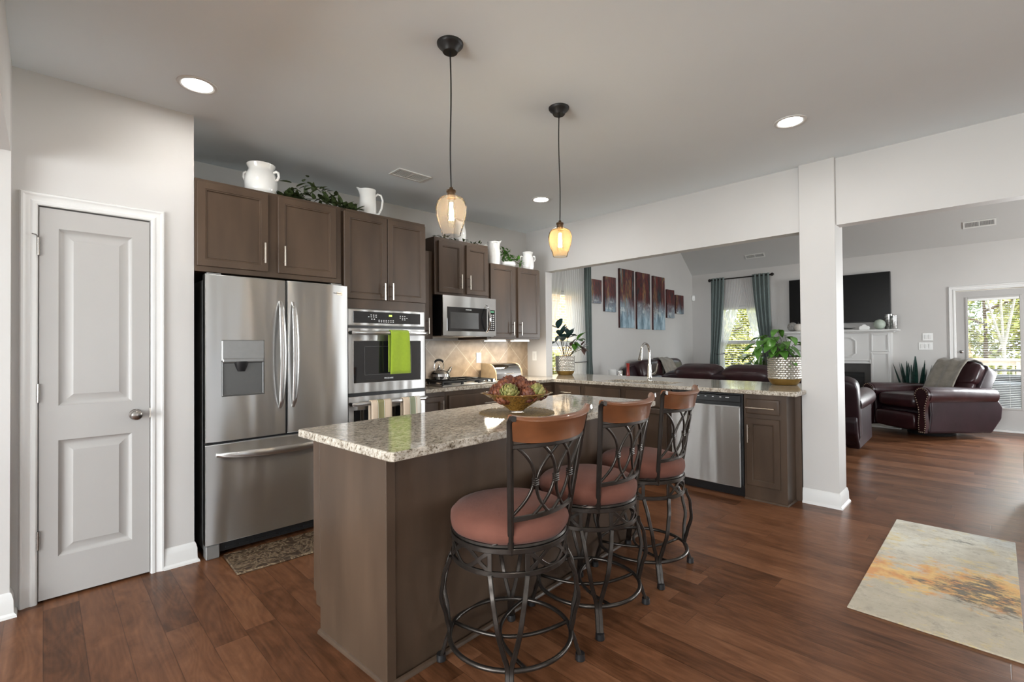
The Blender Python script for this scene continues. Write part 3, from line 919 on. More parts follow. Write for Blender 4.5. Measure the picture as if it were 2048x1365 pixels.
# pantry front with its door opening
wall_x('wall_pantry', [-0.117, -0.021, 0.443, 0.66], [0, 2.052, 2.80], {(1, 0)}, 3.465, 3.575, 'pale wall around the narrow pantry door')
mb = MB(); mb.box((0.55, 3.575, 0), (0.66, 4.36, 2.80))
structure(mb.build('wall_pantry_side', M['wall'], smooth=0), 'pantry side wall beside the refrigerator', 'wall')
mb = MB(); mb.box((-0.117, 3.60, 0), (0.549, 3.64, 2.80))  # added behind the door to block light leaking under it
structure(mb.build('wall_light_block', M['wall'], smooth=0), 'added unseen light-blocking wall behind the pantry door', 'wall')
mb = MB(); mb.box((-4.4, 3.395, 0), (-0.117, 3.575, 2.80))
structure(mb.build('wall_left', M['wall'], smooth=0), 'wall at the left edge beside the pantry door casing', 'wall')
mb = MB(); mb.box((-0.25, -0.9, 2.286), (-0.118, 3.395, 2.80))
structure(mb.build('wall_header', M['wall'], smooth=0), 'dropped header at the upper left edge', 'wall')
mb = MB(); mb.box((0.55, 4.30, 0), (4.56, 4.42, 2.80))
structure(mb.build('wall_back', M['wall'], smooth=0), 'kitchen wall behind the cabinets', 'wall')
# header wall between kitchen and family room
mb = MB()
mb.box((4.5, 3.97, 0), (4.62, 4.70, 3.0))
mb.box((4.5, 1.135, 2.235), (4.62, 3.97, 3.0))
mb.box((4.5, -2.4, 2.245), (4.62, 0.885, 3.0))
mb.box((4.5, -3.7, 0), (4.62, -2.4, 3.0))
structure(mb.build('wall_beam', M['wall'], smooth=0), 'dropped beam wall between kitchen and family room', 'wall')
mb = MB(); mb.box((4.46, 0.884, 0), (4.71, 1.136, 2.90), 0.004)
structure(mb.build('wall_pillar', M['wall']), 'square pale pillar at the end of the sink counter', 'pillar')
mb = MB(); mb.box((4.80, 1.14, 0), (4.90, 3.97, 0.874))
structure(mb.build('wall_knee', M['wall'], smooth=0), 'low wall behind the sink cabinets', 'wall')
wall_x('wall_art', [4.56, 4.93, 5.98, 10.1], [0, 0.72, 2.13, 2.80], {(1, 1)}, 4.58, 4.72, 'family room side wall with the seven canvases')
mb = MB(); mb.T = Matrix(((1, 0, 0, 0), (0, 0, 1, 0), (0, 1, 0, 0), (0, 0, 0, 1)))
mb.prism([(4.56, 2.80), (10.1, 2.80), (7.2, 5.15)], 4.58, 4.72)
structure(fixnormals(mb.build('wall_gable', M['wall'], smooth=0)), 'gable above the canvas wall', 'wall')
wall_y('wall_far', [-3.7, -1.27, -0.58, -0.372, 0.44, 3.14, 4.00, 4.72], [0, 0.60, 2.075, 2.085, 2.95], {(3, 0), (3, 1), (3, 2), (5, 1), (1, 1)}, 9.95, 10.09, 'far family room wall with fireplace and glazed door')
wall_y('wall_rear', [-3.7, -2.95, -1.45, -0.35, 2.15, 3.4], [0, 0.03, 0.85, 2.15, 2.30, 2.80], {(1, 2), (3, 1), (3, 2), (3, 3)}, -4.32, -4.2, 'rear wall with added glazed doors behind the camera')
wall_x('wall_right', [-4.4, 0.0, 2.4, 7.27, 8.09, 10.1], [0, 0.65, 0.8, 2.2, 2.45, 2.80], {(1, 2), (3, 1), (3, 2), (3, 3)}, -3.72, -3.6, 'right-hand exterior wall with two added windows')
mb = MB(); mb.T = Matrix(((1, 0, 0, 0), (0, 0, 1, 0), (0, 1, 0, 0), (0, 0, 0, 1)))
mb.prism([(4.56, 2.80), (10.1, 2.80), (7.2, 5.15)], -3.72, -3.6)
structure(fixnormals(mb.build('wall_gable_right', M['wall'], smooth=0)), 'right-hand gable of the family room', 'wall')

# tile backsplash
mb = MB(); mb.box((2.36, 4.291, 0.922), (4.499, 4.30, 1.372))
structure(mb.build('trim_1', M['splash'], smooth=0), 'diagonal tan tile backsplash above the cooktop counter', 'tile backsplash')

# baseboards: profile with shoe moulding
def base_prof():
    return [(0, 0), (0.026, 0), (0.024, 0.012), (0.015, 0.022), (0.013, 0.085), (0.011, 0.092), (0.008, 0.108), (0.004, 0.118), (0, 0.12)]
def baseboard(name, pts, side, label):
    """pts polyline on the floor; side=+1 profile to the left of travel"""
    mb = MB()
    n = len(pts)
    P = [Vector((p[0], p[1], 0)) for p in pts]
    vs = []
    pr = base_prof()
    for i in range(n):
        d0 = (P[i] - P[i - 1]).normalized() if i > 0 else None
        d1 = (P[i + 1] - P[i]).normalized() if i < n - 1 else None
        nrm = lambda d: Vector((-d.y, d.x, 0)) * side
        if d0 is None:
            m_ = nrm(d1); s = 1
        elif d1 is None:
            m_ = nrm(d0); s = 1
        else:
            m_ = (nrm(d0) + nrm(d1)).normalized(); s = 1 / max(0.3, m_.dot(nrm(d0)))
        for (o_, z) in pr:
            vs.append(P[i] + m_ * (o_ * s) + Vector((0, 0, z)))
    m = len(pr)
    fs = []
    for i in range(n - 1):
        for j in range(m):
            k = (j + 1) % m
            fs.append((i * m + j, i * m + k, (i + 1) * m + k, (i + 1) * m + j))
    fs.append(tuple(range(m))); fs.append(tuple((n - 1) * m + j for j in range(m))[::-1])
    mb.add(vs, fs)
    return structure(fixnormals(mb.build(name, M['trim'], smooth=25)), label, 'baseboard')
baseboard('baseboard_pantry', [(0.505, 3.465), (0.66, 3.465), (0.66, 3.60)], -1, 'white baseboard between pantry door and refrigerator')
baseboard('baseboard_left', [(-4.2, 3.395), (-0.117, 3.395), (-0.117, 3.464)], -1, 'white baseboard at the left edge')
baseboard('baseboard_pillar', [(4.46, 1.136), (4.46, 0.884), (4.71, 0.884), (4.71, 1.136)], -1, 'white baseboard wrapped around the pillar')
baseboard('baseboard_far', [(9.95, 1.06), (9.95, 0.51)], -1, 'white baseboard between fireplace and glazed door')
baseboard('baseboard_art', [(9.9, 4.58), (4.62, 4.58)], 1, 'white baseboard below the canvases')
baseboard('baseboard_right', [(-4.2, -3.6), (9.95, -3.6)], 1, 'white baseboard along the right-hand wall')

# ------------------------------------------------------------------ pantry door
dr = structure(bpy.data.objects.new('door_1', None), 'narrow white two-panel pantry door with a satin knob', 'door')
COL.objects.link(dr); dr.location = (0.21, 3.465, 0); WORLD['door_1'] = Matrix.Translation((0.21, 3.465, 0))
mb = MB()
D0, D1, ZT, YF = -0.018, 0.440, 2.044, 3.462
RAIL = [(1, D0, 0.055, 0.012, ZT), (1, 0.360, D1, 0.012, ZT)]
holes = [(0.055, 0.360, 0.220, 0.827), (0.055, 0.360, 1.008, 1.941)]
mb.box((D0, YF, 0.012), (0.055, YF + 0.035, ZT)); mb.box((0.360, YF, 0.012), (D1, YF + 0.035, ZT))
for z0, z1 in ((0.012, 0.220), (0.827, 1.008), (1.941, ZT)):
    mb.box((0.055, YF, z0), (0.360, YF + 0.035, z1))
for (x0, x1, z0, z1) in holes:
    mb.panel((x0, YF, z0), (1, 0, 0), (0, 0, 1), (0, -1, 0), x1 - x0, z1 - z0, 0.03, [(0, 0), (0.003, -0.005), (0.010, -0.011), (0.020, -0.0145), (0.026, -0.0145), (0.056, -0.003), (0.058, -0.002), (0.062, -0.002)])
mb.build('door_slab', M['door'], dr, smooth=25)
mb = MB()
def casing_piece(mb, pts, flip=1):
    prof = [(0, 0), (0.012, 0), (0.0145, 0.006), (0.0145, 0.018), (0.011, 0.026), (0.0125, 0.040), (0.018, 0.052), (0.018, 0.060), (0.010, 0.065), (0, 0.066)]
    return prof
def casing(mb, x0, x1, zt, y, n, w=1.0, axis='Y'):
    """moulded door casing around an opening; n = outward sign along the wall normal"""
    prof = [(0, 0), (0.011, 0), (0.0145, 0.006), (0.0145, 0.018), (0.010, 0.026), (0.0125, 0.040), (0.019, 0.052), (0.019, 0.060), (0.010, 0.065), (0, 0.066)]
    pts = [((x0, 0), (-1, 0)), ((x0, zt), (-1, 1)), ((x1, zt), (1, 1)), ((x1, 0), (1, 0))]
    vs = []
    for (p, d) in pts:
        for (h, o_) in prof:
            a, z = p[0] + d[0] * o_ * w, p[1] + d[1] * o_ * w
            vs.append((a, y + n * h, z) if axis == 'Y' else (y + n * h, a, z))
    m = len(prof)
    fs = [(i * m + j, i * m + (j + 1) % m, (i + 1) * m + (j + 1) % m, (i + 1) * m + j) for i in range(3) for j in range(m)]
    fs += [tuple(range(m)), tuple(3 * m + j for j in range(m))]
    mb.add(vs, fs)
casing(mb, -0.024, 0.445, 2.052, 3.465, -1)
fixnormals(mb.build('door_casing', M['trim'], dr, smooth=20))
mb = MB()
mb.box((-0.021, 3.50, 0), (-0.0185, 3.575, 2.05)); mb.box((0.4405, 3.50, 0), (0.443, 3.575, 2.05))
mb.build('door_jamb', M['trim'], dr, smooth=0)
for z in (1.839, 1.080, 0.324):
    mb = MB(); mb.cyl((-0.0205, 3.455, z - 0.048), (-0.0205, 3.455, z + 0.048), 0.0065, 10)
    for q in (-0.016, 0.016):
        mb.cyl((-0.0205, 3.455, z + q - 0.001), (-0.0205, 3.455, z + q + 0.001), 0.0075, 10)
    if z > 1.5:
        mb.tube([(-0.0205, 3.453, z + 0.045), (-0.030, 3.435, z + 0.055), (-0.045, 3.430, z + 0.057)], 0.003, 6)
    mb.build('hinge', M['satin'], dr)
mb = MB()
mb.T = Matrix.Translation((0.375, 3.462, 0.930)) @ Matrix.Rotation(PI / 2, 4, 'X')
mb.lathe([(0.031, 0), (0.031, 0.004), (0.027, 0.009), (0.013, 0.012), (0.0115, 0.030), (0.020, 0.036), (0.0275, 0.046), (0.0285, 0.056), (0.024, 0.066), (0.012, 0.071), (0, 0.072)], n=28)
mb.build('door_knob', M['satin'], dr)
mb = MB(); mb.box((0.4385, 3.456, 0.905), (0.4465, 3.470, 0.962), 0.001)
mb.build('strike_plate', M['nickel'], dr)

# ------------------------------------------------------------------ windows
def window_y(name, wallY, x0, x1, z0, z1, sash_z, sign, label):
    """window in a wall of constant Y, room on the side of -sign"""
    r = structure(bpy.data.objects.new(name, None), label, 'window'); COL.objects.link(r)
    c = ((x0 + x1) / 2, wallY, z0); r.location = c; WORLD[name] = Matrix.Translation(c)
    mb = MB(); d0, d1 = wallY + sign * 0.05, wallY + sign * 0.10
    w = 0.045
    for (a, b, e, f) in ((x0, x0 + w, z0, z1), (x1 - w, x1, z0, z1), (x0, x1, z0, z0 + w), (x0, x1, z1 - w, z1), (x0, x1, sash_z - 0.03, sash_z + 0.03)):
        mb.box((a, d0, e), (b, d1, f))
    mb.build('window_frame', M['trim'], r, smooth=0)
    mb = MB(); mb.box((x0 - 0.03, wallY - sign * 0.05, z0 - 0.025), (x1 + 0.03, wallY + sign * 0.10, z0), 0.004)
    mb.build('window_sill', M['trim'], r)
    mb = MB(); mb.box((x0 + w, wallY + sign * 0.073, z0 + w), (x1 - w, wallY + sign * 0.077, z1 - w))
    mb.build('pane', M['pane'], r, smooth=0)
    return r
def window_x(name, wallX, y0, y1, z0, z1, sash_z, sign, label):
    r = structure(bpy.data.objects.new(name, None), label, 'window'); COL.objects.link(r)
    c = (wallX, (y0 + y1) / 2, z0); r.location = c; WORLD[name] = Matrix.Translation(c)
    mb = MB(); d0, d1 = wallX + sign * 0.05, wallX + sign * 0.10
    w = 0.045
    bars = [(y0, y0 + w, z0, z1), (y1 - w, y1, z0, z1), (y0, y1, z0, z0 + w), (y0, y1, z1 - w, z1)]
    if sash_z:
        bars.append((y0, y1, sash_z - 0.035, sash_z + 0.035))
    for (a, b, e, f) in bars:
        mb.box((d0, a, e), (d1, b, f))
    mb.build('window_frame', M['trim'], r, smooth=0)
    mb = MB(); mb.box((wallX - sign * 0.05, y0 - 0.03, z0 - 0.025), (wallX + sign * 0.10, y1 + 0.03, z0), 0.004)
    mb.build('window_sill', M['trim'], r)
    mb = MB(); mb.box((wallX + sign * 0.073, y0 + w, z0 + w), (wallX + sign * 0.077, y1 - w, z1 - w))
    mb.build('pane', M['pane'], r, smooth=0)
    return r
def slats_x(r, X, y0, y1, z0, z1, pitch, w=0.022, tilt=0.12):
    mb = MB(); z = z0
    while z < z1:
        mb.add([(X - w / 2, y0, z - w * tilt), (X + w / 2, y0, z + w * tilt), (X + w / 2, y1, z + w * tilt), (X - w / 2, y1, z - w * tilt),
                (X - w / 2, y0, z - w * tilt + 0.0015), (X + w / 2, y0, z + w * tilt + 0.0015), (X + w / 2, y1, z + w * tilt + 0.0015), (X - w / 2, y1, z - w * tilt + 0.0015)],
               [(0, 1, 2, 3), (7, 6, 5, 4), (0, 4, 5, 1), (1, 5, 6, 2), (2, 6, 7, 3), (3, 7, 4, 0)])
        z += pitch
    for y in (lerp(y0, y1, 0.2), lerp(y0, y1, 0.8)):
        mb.cyl((X, y, z0 - 0.01), (X, y, z1), 0.0012, 5)
    mb.box((X - 0.02, y0, z1 - 0.005), (X + 0.02, y1, z1 + 0.025))
    return mb.build('blind', M['white'], r, smooth=0)
def slats_y(r, Y, x0, x1, z0, z1, pitch, w=0.022):
    mb = MB(); z = z0
    while z < z1:
        mb.box((x0, Y - w / 2, z), (x1, Y + w / 2, z + 0.0016)); z += pitch
    for x in (lerp(x0, x1, 0.2), lerp(x0, x1, 0.8)):
        mb.cyl((x, Y, z0 - 0.01), (x, Y, z1), 0.0012, 5)
    mb.box((x0, Y - 0.02, z1 - 0.005), (x1, Y + 0.02, z1 + 0.025))
    return mb.build('blind', M['white'], r, smooth=0)
w1 = window_y('window_1', 4.58, 4.93, 5.98, 0.72, 2.13, 1.345, 1, 'tall window behind the sheers left of the canvases')
slats_y(w1, 4.61, 4.96, 5.95, 0.78, 1.30, 0.040)
w2 = window_x('window_2', 9.95, 3.14, 4.00, 0.60, 2.075, 1.345, 1, 'sash window with teal curtains on the far wall')
slats_x(w2, 9.975, 3.19, 3.95, 0.66, 2.02, 0.045, 0.026)
window_x('fill_window_3', -4.2, -2.95, -1.45, 0.85, 2.15, None, -1, 'added rear dining window for fill daylight, unseen behind the camera')  # unseen rear openings, this and the next, added to let fill daylight in
w4 = window_x('fill_window_4', -4.2, -0.35, 2.15, 0.03, 2.30, None, -1, 'added glazed patio doors for fill daylight, unseen behind the camera')
mb = MB()
for y in (0.28, 0.90, 1.52):
    mb.box((-4.30, y - 0.05, 0.03), (-4.25, y + 0.05, 2.30))
mb.build('window_mullion', M['trim'], w4, smooth=0)
window_y('fill_window_5', -3.6, 0.0, 2.4, 0.8, 2.2, 1.5, -1, 'added kitchen side window for fill daylight, out of view')  # added for fill daylight, never in view
window_y('fill_window_6', -3.6, 7.27, 8.09, 0.65, 2.45, 1.55, -1, 'added narrow family room window for fill daylight, out of view')  # added for family room fill, kept clear of the steel's reflections
window_x('fill_window_7', 9.95, -1.27, -0.58, 0.60, 2.075, 1.345, 1, 'added far family room window for fill daylight, out of view right of the glazed door')  # added to brighten the family room from out of view

# glazed door on the far wall
d2 = structure(bpy.data.objects.new('door_2', None), 'white glazed back door with mini blind on the far wall', 'door'); COL.objects.link(d2)
d2.location = (9.95, 0.034, 0); WORLD['door_2'] = Matrix.Translation((9.95, 0.034, 0))
mb = MB()
y0, y1 = -0.368, 0.436
mb.box((9.965, y0, 0.03), (10.01, -0.235, 2.078)); mb.box((9.965, 0.302, 0.03), (10.01, y1, 2.078))
mb.box((9.965, -0.235, 0.03), (10.01, 0.302, 0.345)); mb.box((9.965, -0.235, 1.955), (10.01, 0.302, 2.078))
for (a, b, e, f) in ((-0.262, -0.235, 0.318, 1.982), (0.302, 0.329, 0.318, 1.982), (-0.235, 0.302, 0.318, 0.345), (-0.235, 0.302, 1.955, 1.982)):
    mb.box((9.953, a, e), (9.966, b, f), 0.003)
mb.build('door_slab', M['door'], d2, smooth=0)
mb = MB(); mb.box((9.985, -0.235, 0.345), (9.99, 0.302, 1.955)); mb.build('pane', M['pane'], d2, smooth=0)
slats_x(d2, 9.975, -0.23, 0.297, 0.36, 1.93, 0.026, 0.013, 0.1)
mb = MB(); casing(mb, -0.372, 0.440, 2.085, 9.95, -1, 1.15, 'X'); fixnormals(mb.build('door_casing', M['trim'], d2, smooth=20))
for z, r in ((1.16, 0.022), (1.02, 0.03)):
    mb = MB(); mb.T = Matrix.Translation((9.965, 0.380, z)) @ Matrix.Rotation(-PI / 2, 4, 'Y')
    mb.lathe([(r, 0), (r, 0.006), (r * 0.45, 0.012), (r * 0.4, 0.03), (r * 0.85, 0.04), (r * 0.9, 0.052), (r * 0.4, 0.06), (0, 0.061)], n=20)
    mb.build('deadbolt' if z > 1.1 else 'door_knob', M['satin'], d2)
mb = MB(); mb.box((9.86, -0.42, 0.0), (10.09, 0.50, 0.03), 0.006); mb.build('threshold', M['trim'], d2)

# ------------------------------------------------------------------ cabinets
AX = {'Y': ((1, 0, 0), (0, -1, 0)), 'X': ((0, -1, 0), (-1, 0, 0))}   # along, outward
def shaker_rings(w=0.055):
    return [(0, -0.003), (0.003, 0), (w - 0.012, 0), (w - 0.010, -0.003), (w - 0.004, -0.004), (w, -0.011), (w + 0.002, -0.011)]
def flat_rings():
    return [(0, -0.005), (0.005, -0.001), (0.012, 0.0), (0.018, 0.0)]
def bar_pull(p, d, out, L, parent, name='handle', r=0.0055):
    p, d, out = Vector(p), Vector(d), Vector(out)
    mb = MB()
    mb.tube([p - d * L / 2 + out * 0.030, p + d * L / 2 + out * 0.030], r, 10)
    for s in (-1, 1):
        q = p + d * (s * L * 0.30)
        mb.tube([q, q + out * 0.030], r * 0.75, 8)
    return mb.build(name, M['nickel'], parent)
def front(root, kind, axis, a0, a1, z0, z1, face, handle=None, name=None, parent_mat=None):
    """a cabinet front; axis 'Y': a = x; axis 'X': a = y (a0>a1 left to right). handle=(orient, position along 0..1, height 0..1, length)"""
    u, n = AX[axis]
    o = (a0, face, z0) if axis == 'Y' else (face, a0, z0)
    w = abs(a1 - a0)
    mb = MB()
    mb.panel(o, u, (0, 0, 1), n, w, z1 - z0, 0.02, shaker_rings() if kind == 'door' and w > 0.14 else flat_rings())
    ob = mb.build(name or kind, M['cab'], root, smooth=25)
    if handle:
        orient, fx, fz, L = handle
        p = Vector(o) + Vector(u) * (w * fx) + Vector((0, 0, 1)) * ((z1 - z0) * fz)
        bar_pull(p, (0, 0, 1) if orient == 'v' else u, n, L, ob)
    return ob
def carcass(root, a, b, bev=0.0015, name='cabinet_box'):
    mb = MB(); mb.box(a, b, bev); return mb.build(name, M['cab'], root)

YB = 4.275
# above the refrigerator
r = thing('wall_cabinet', 'wide espresso wall cabinet above the refrigerator holding the crock and vine', 'cabinet', (1.13, 3.88, 1.785), group='espresso wall cabinets')
carcass(r, (0.662, 3.46, 1.785), (1.598, YB, 2.363))
front(r, 'door', 'Y', 0.672, 1.082, 1.818, 2.345, 3.44, ('v', 0.93, 0.23, 0.135))
front(r, 'door', 'Y', 1.145, 1.555, 1.818, 2.345, 3.44, ('v', 0.085, 0.22, 0.135))
# tall oven cabinet
r = thing('oven_cabinet', 'tall espresso cabinet holding the double oven between refrigerator and cooktop', 'cabinet', (1.975, 3.88, 0), group='espresso wall cabinets')
mb = MB()
mb.box((1.602, 3.474, 0.10), (1.636, YB, 2.363)); mb.box((2.334, 3.46, 0.10), (2.352, YB, 2.363))
mb.box((1.636, 3.46, 1.604), (2.334, YB, 2.363)); mb.box((1.636, 3.46, 0.10), (2.334, YB, 0.345))
mb.box((1.636, 4.10, 0.345), (2.334, YB, 1.604))
mb.build('cabinet_box', M['cab'], r, smooth=0)
mb = MB(); mb.box((1.600, 3.53, 0), (2.352, YB, 0.10)); mb.build('toe_kick', M['cabdark'], r, smooth=0)
front(r, 'door', 'Y', 1.616, 1.978, 1.678, 2.340, 3.44, ('v', 0.905, 0.10, 0.135))
front(r, 'door', 'Y', 1.984, 2.346, 1.678, 2.340, 3.44, ('v', 0.085, 0.11, 0.135))
front(r, 'drawer', 'Y', 1.642, 2.328, 0.120, 0.335, 3.44, ('h', 0.5, 0.55, 0.2))
# narrow wall cabinet, microwave cabinet, corner wall cabinet
UF = 3.78
r = thing('wall_cabinet', 'slim espresso wall cabinet squeezed between oven cabinet and microwave', 'cabinet', (2.50, 4.04, 1.378), group='espresso wall cabinets')
carcass(r, (2.354, UF, 1.378), (2.652, YB, 2.215))
front(r, 'door', 'Y', 2.364, 2.600, 1.395, 2.200, UF - 0.02, ('v', 0.90, 0.13, 0.15))
r = thing('wall_cabinet', 'short two-door espresso wall cabinet above the microwave', 'cabinet', (2.995, 4.04, 1.805), group='espresso wall cabinets')
carcass(r, (2.655, UF - 0.03, 1.805), (3.338, YB, 2.360))
front(r, 'door', 'Y', 2.694, 2.985, 1.828, 2.325, UF - 0.05, ('v', 0.90, 0.24, 0.14))
front(r, 'door', 'Y', 3.036, 3.325, 1.828, 2.325, UF - 0.05, ('v', 0.10, 0.24, 0.14))
r = thing('wall_cabinet', 'tall two-door espresso wall cabinet in the corner right of the microwave', 'cabinet', (3.76, 4.04, 1.378), group='espresso wall cabinets')
carcass(r, (3.345, UF, 1.378), (4.168, YB, 2.195))
front(r, 'door', 'Y', 3.385, 3.745, 1.395, 2.185, UF - 0.02, ('v', 0.90, 0.13, 0.15))
front(r, 'door', 'Y', 3.798, 4.160, 1.395, 2.185, UF - 0.02, ('v', 0.09, 0.13, 0.15))
# under-cabinet lights
for i, (x0, x1) in enumerate(((3.42, 3.70), (3.82, 4.08))):
    lb = ['under-cabinet light bar nearer the microwave', 'under-cabinet light bar nearer the corner'][i]
    t = thing('light_bar', 'slim white ' + lb, 'light', ((x0 + x1) / 2, 3.90, 1.378), group='under-cabinet lights')
    mb = MB(); mb.box((x0, 3.86, 1.364), (x1, 3.93, 1.378), 0.002); mb.build('housing', M['white'], t)
    mb = MB(); mb.box((x0 + 0.01, 3.852, 1.358), (x1 - 0.01, 3.922, 1.3645), 0.002); mb.build('lens', M['striplens'], t)
    l = add_light('light_bar_glow', 'AREA', (0, 0, -0.024), 5.0, (1.0, 0.90, 0.74), 0.26, 0.05, (0, 0, 0)); l.parent = t

# base cabinets on the back wall
CF = 3.61
def base_box(root, x0, x1, y0, y1):
    carcass(root, (x0, y0, 0.10), (x1, y1, 0.884))
def toe(root, a, b):
    mb = MB(); mb.box(a, b); mb.build('toe_kick', M['cabdark'], root, smooth=0)
r = thing('base_cabinet', 'narrow espresso base cabinet beside the double oven', 'cabinet', (2.52, 3.95, 0), group='espresso base cabinets')
base_box(r, 2.356, 2.668, CF, YB); toe(r, (2.356, CF + 0.07, 0), (2.668, YB, 0.10))
front(r, 'door', 'Y', 2.376, 2.640, 0.12, 0.845, CF - 0.02, ('v', 0.90, 0.86, 0.13))
r = thing('base_cabinet', 'wide espresso drawer cabinet below the cooktop', 'cabinet', (3.06, 3.95, 0), group='espresso base cabinets')
base_box(r, 2.670, 3.458, CF, YB); toe(r, (2.670, CF + 0.07, 0), (3.458, YB, 0.10))
front(r, 'drawer', 'Y', 2.700, 3.430, 0.63, 0.845, CF - 0.02, ('h', 0.72, 0.52, 0.22))
front(r, 'drawer', 'Y', 2.700, 3.430, 0.38, 0.615, CF - 0.02, ('h', 0.5, 0.52, 0.22))
front(r, 'drawer', 'Y', 2.700, 3.430, 0.12, 0.365, CF - 0.02, ('h', 0.5, 0.52, 0.22))
r = thing('base_cabinet', 'espresso corner base cabinet right of the cooktop', 'cabinet', (3.83, 3.95, 0), group='espresso base cabinets')
base_box(r, 3.460, 4.44, CF, YB); toe(r, (3.460, CF + 0.07, 0), (4.205, YB, 0.10))
front(r, 'drawer', 'Y', 3.49, 4.16, 0.70, 0.845, CF - 0.02, ('h', 0.5, 0.5, 0.18))
front(r, 'door', 'Y', 3.49, 4.16, 0.12, 0.685, CF - 0.02, ('v', 0.08, 0.85, 0.13))

# peninsula cabinets (fronts face -X)
PF = 4.23
def pen_cab(label, y0, y1, x1=4.775):
    r = thing('base_cabinet', label, 'cabinet', (4.5, (y0 + y1) / 2, 0), group='espresso base cabinets')
    carcass(r, (PF, y1, 0.10), (x1, y0, 0.884)); toe(r, (PF + 0.07, y1, 0), (x1, y0, 0.10))
    return r
r = pen_cab('espresso sink-counter cabinet closest to the corner', 3.609, 3.19)
front(r, 'drawer', 'X', 3.58, 3.225, 0.70, 0.855, PF - 0.02, ('h', 0.5, 0.5, 0.16)); front(r, 'door', 'X', 3.58, 3.225, 0.12, 0.685, PF - 0.02, ('v', 0.9, 0.85, 0.13))
r = thing('base_cabinet', 'double espresso base cabinet below the sink', 'cabinet', (4.5, 2.67, 0), group='espresso base cabinets')
mb = MB()
mb.box((PF, 2.17, 0.10), (PF + 0.02, 3.188, 0.884)); mb.box((4.755, 2.17, 0.10), (4.775, 3.188, 0.884))
mb.box((PF + 0.02, 2.17, 0.10), (4.755, 2.19, 0.884)); mb.box((PF + 0.02, 3.168, 0.10), (4.755, 3.188, 0.884)); mb.box((PF + 0.02, 2.19, 0.10), (4.755, 3.168, 0.12))
mb.build('cabinet_box', M['cab'], r, smooth=0); toe(r, (PF + 0.07, 2.17, 0), (4.775, 3.188, 0.10))
for (a, b, fx) in ((3.155, 2.715, 0.92), (2.655, 2.205, 0.08)):
    front(r, 'drawer', 'X', a, b, 0.70, 0.855, PF - 0.02); front(r, 'door', 'X', a, b, 0.12, 0.685, PF - 0.02, ('v', fx, 0.85, 0.13))
r = thing('base_cabinet', 'slim espresso end cabinet with one drawer and door beside the pillar', 'cabinet', (4.35, 1.34, 0), group='espresso base cabinets')
mb = MB(); mb.box((PF, 1.185, 0.0), (4.458, 1.510, 0.884), 0.0015); mb.box((4.458, 1.141, 0.0), (4.775, 1.510, 0.884)); mb.build('cabinet_box', M['cab'], r)
front(r, 'drawer', 'X', 1.488, 1.232, 0.722, 0.845, PF - 0.02, ('h', 0.45, 0.42, 0.215)); front(r, 'door', 'X', 1.488, 1.232, 0.125, 0.685, PF - 0.02, ('v', 0.075, 0.77, 0.15))
mb = MB()
mb.sweep([(PF, 1.510, 0.0), (PF, 1.185, 0.0), (4.44, 1.185, 0.0)], [(0, 0), (0.014, 0), (0.012, 0.008), (0.007, 0.014), (0, 0.016)], up=(0, 0, 1))
mb.build('shoe_moulding', M['cab'], r)

# dishwasher
t = thing('dishwasher', 'stainless dishwasher below the sink counter next to the end cabinet', 'dishwasher', (4.5, 1.835, 0))
mb = MB(); mb.box((4.24, 1.520, 0.10), (4.775, 2.160, 0.876)); mb.build('tub', M['black'], t, smooth=0)
mb = MB(); mb.box((4.27, 1.520, 0), (4.775, 2.160, 0.10)); mb.build('toe_kick', M['black'], t, smooth=0)
mb = MB(); mb.box((4.205, 1.535, 0.085), (4.238, 2.155, 0.772), 0.006); mb.build('door', M['steel'], t)
mb = MB(); mb.box((4.198, 1.530, 0.805), (4.240, 2.158, 0.868), 0.006); cp = mb.build('control_panel', M['black'], t)
mb = MB()
for k in range(7):
    y = 1.62 + k * 0.065
    mb.box((4.1973, y, 0.842), (4.1985, y + (0.016 if k else 0.03), 0.848))
mb.build('control_marks', M['whiteletter'], cp, smooth=0)
lettering('FRIGIDAIRE', (4.1975, 2.00, 0.845), cp, 0.014, M['whiteletter'], 'X')
mb = MB(); mb.box((4.222, 1.535, 0.772), (4.238, 2.155, 0.805)); mb.build('pocket_handle', M['black'], t, smooth=0)

# ------------------------------------------------------------------ worktops
def slab(name, xs, ys, inside, z0, z1, loc, label, rz=0.0, pivot=None):
    mb = MB()
    mb.cells(xs, ys, inside, z0, z1, lambda u, v, w: (u, v, w))
    o = fixnormals(mb.build(name, M['granite'], loc=loc, smooth=0))
    b = o.modifiers.new('edge', 'BEVEL'); b.width = 0.007; b.segments = 3; b.limit_method = 'ANGLE'; b.angle_limit = 0.6
    return tag(o, label, 'countertop')
xs = [2.356, 4.185, 4.27, 4.458, 4.53, 4.62, 5.20]
ys = [1.10, 1.139, 2.235, 2.985, 3.58, 3.968, 4.16, 4.30]
def _in(i, j):
    x, y = (xs[i] + xs[i + 1]) / 2, (ys[j] + ys[j + 1]) / 2
    if x < 4.185:
        return y > 3.58
    if 4.27 < x < 4.62 and 2.235 < y < 2.985:
        return False
    if x < 4.458:
        return True
    if y < 1.139:
        return False
    if x < 4.62:
        return y < 3.968 or x < 4.497
    return y < 4.16
xs[4] = 4.498
slab('worktop', xs, ys, _in, 0.885, 0.921, (4.2, 2.4, 0.885), 'L-shaped speckled granite worktop with the sink cut-out')
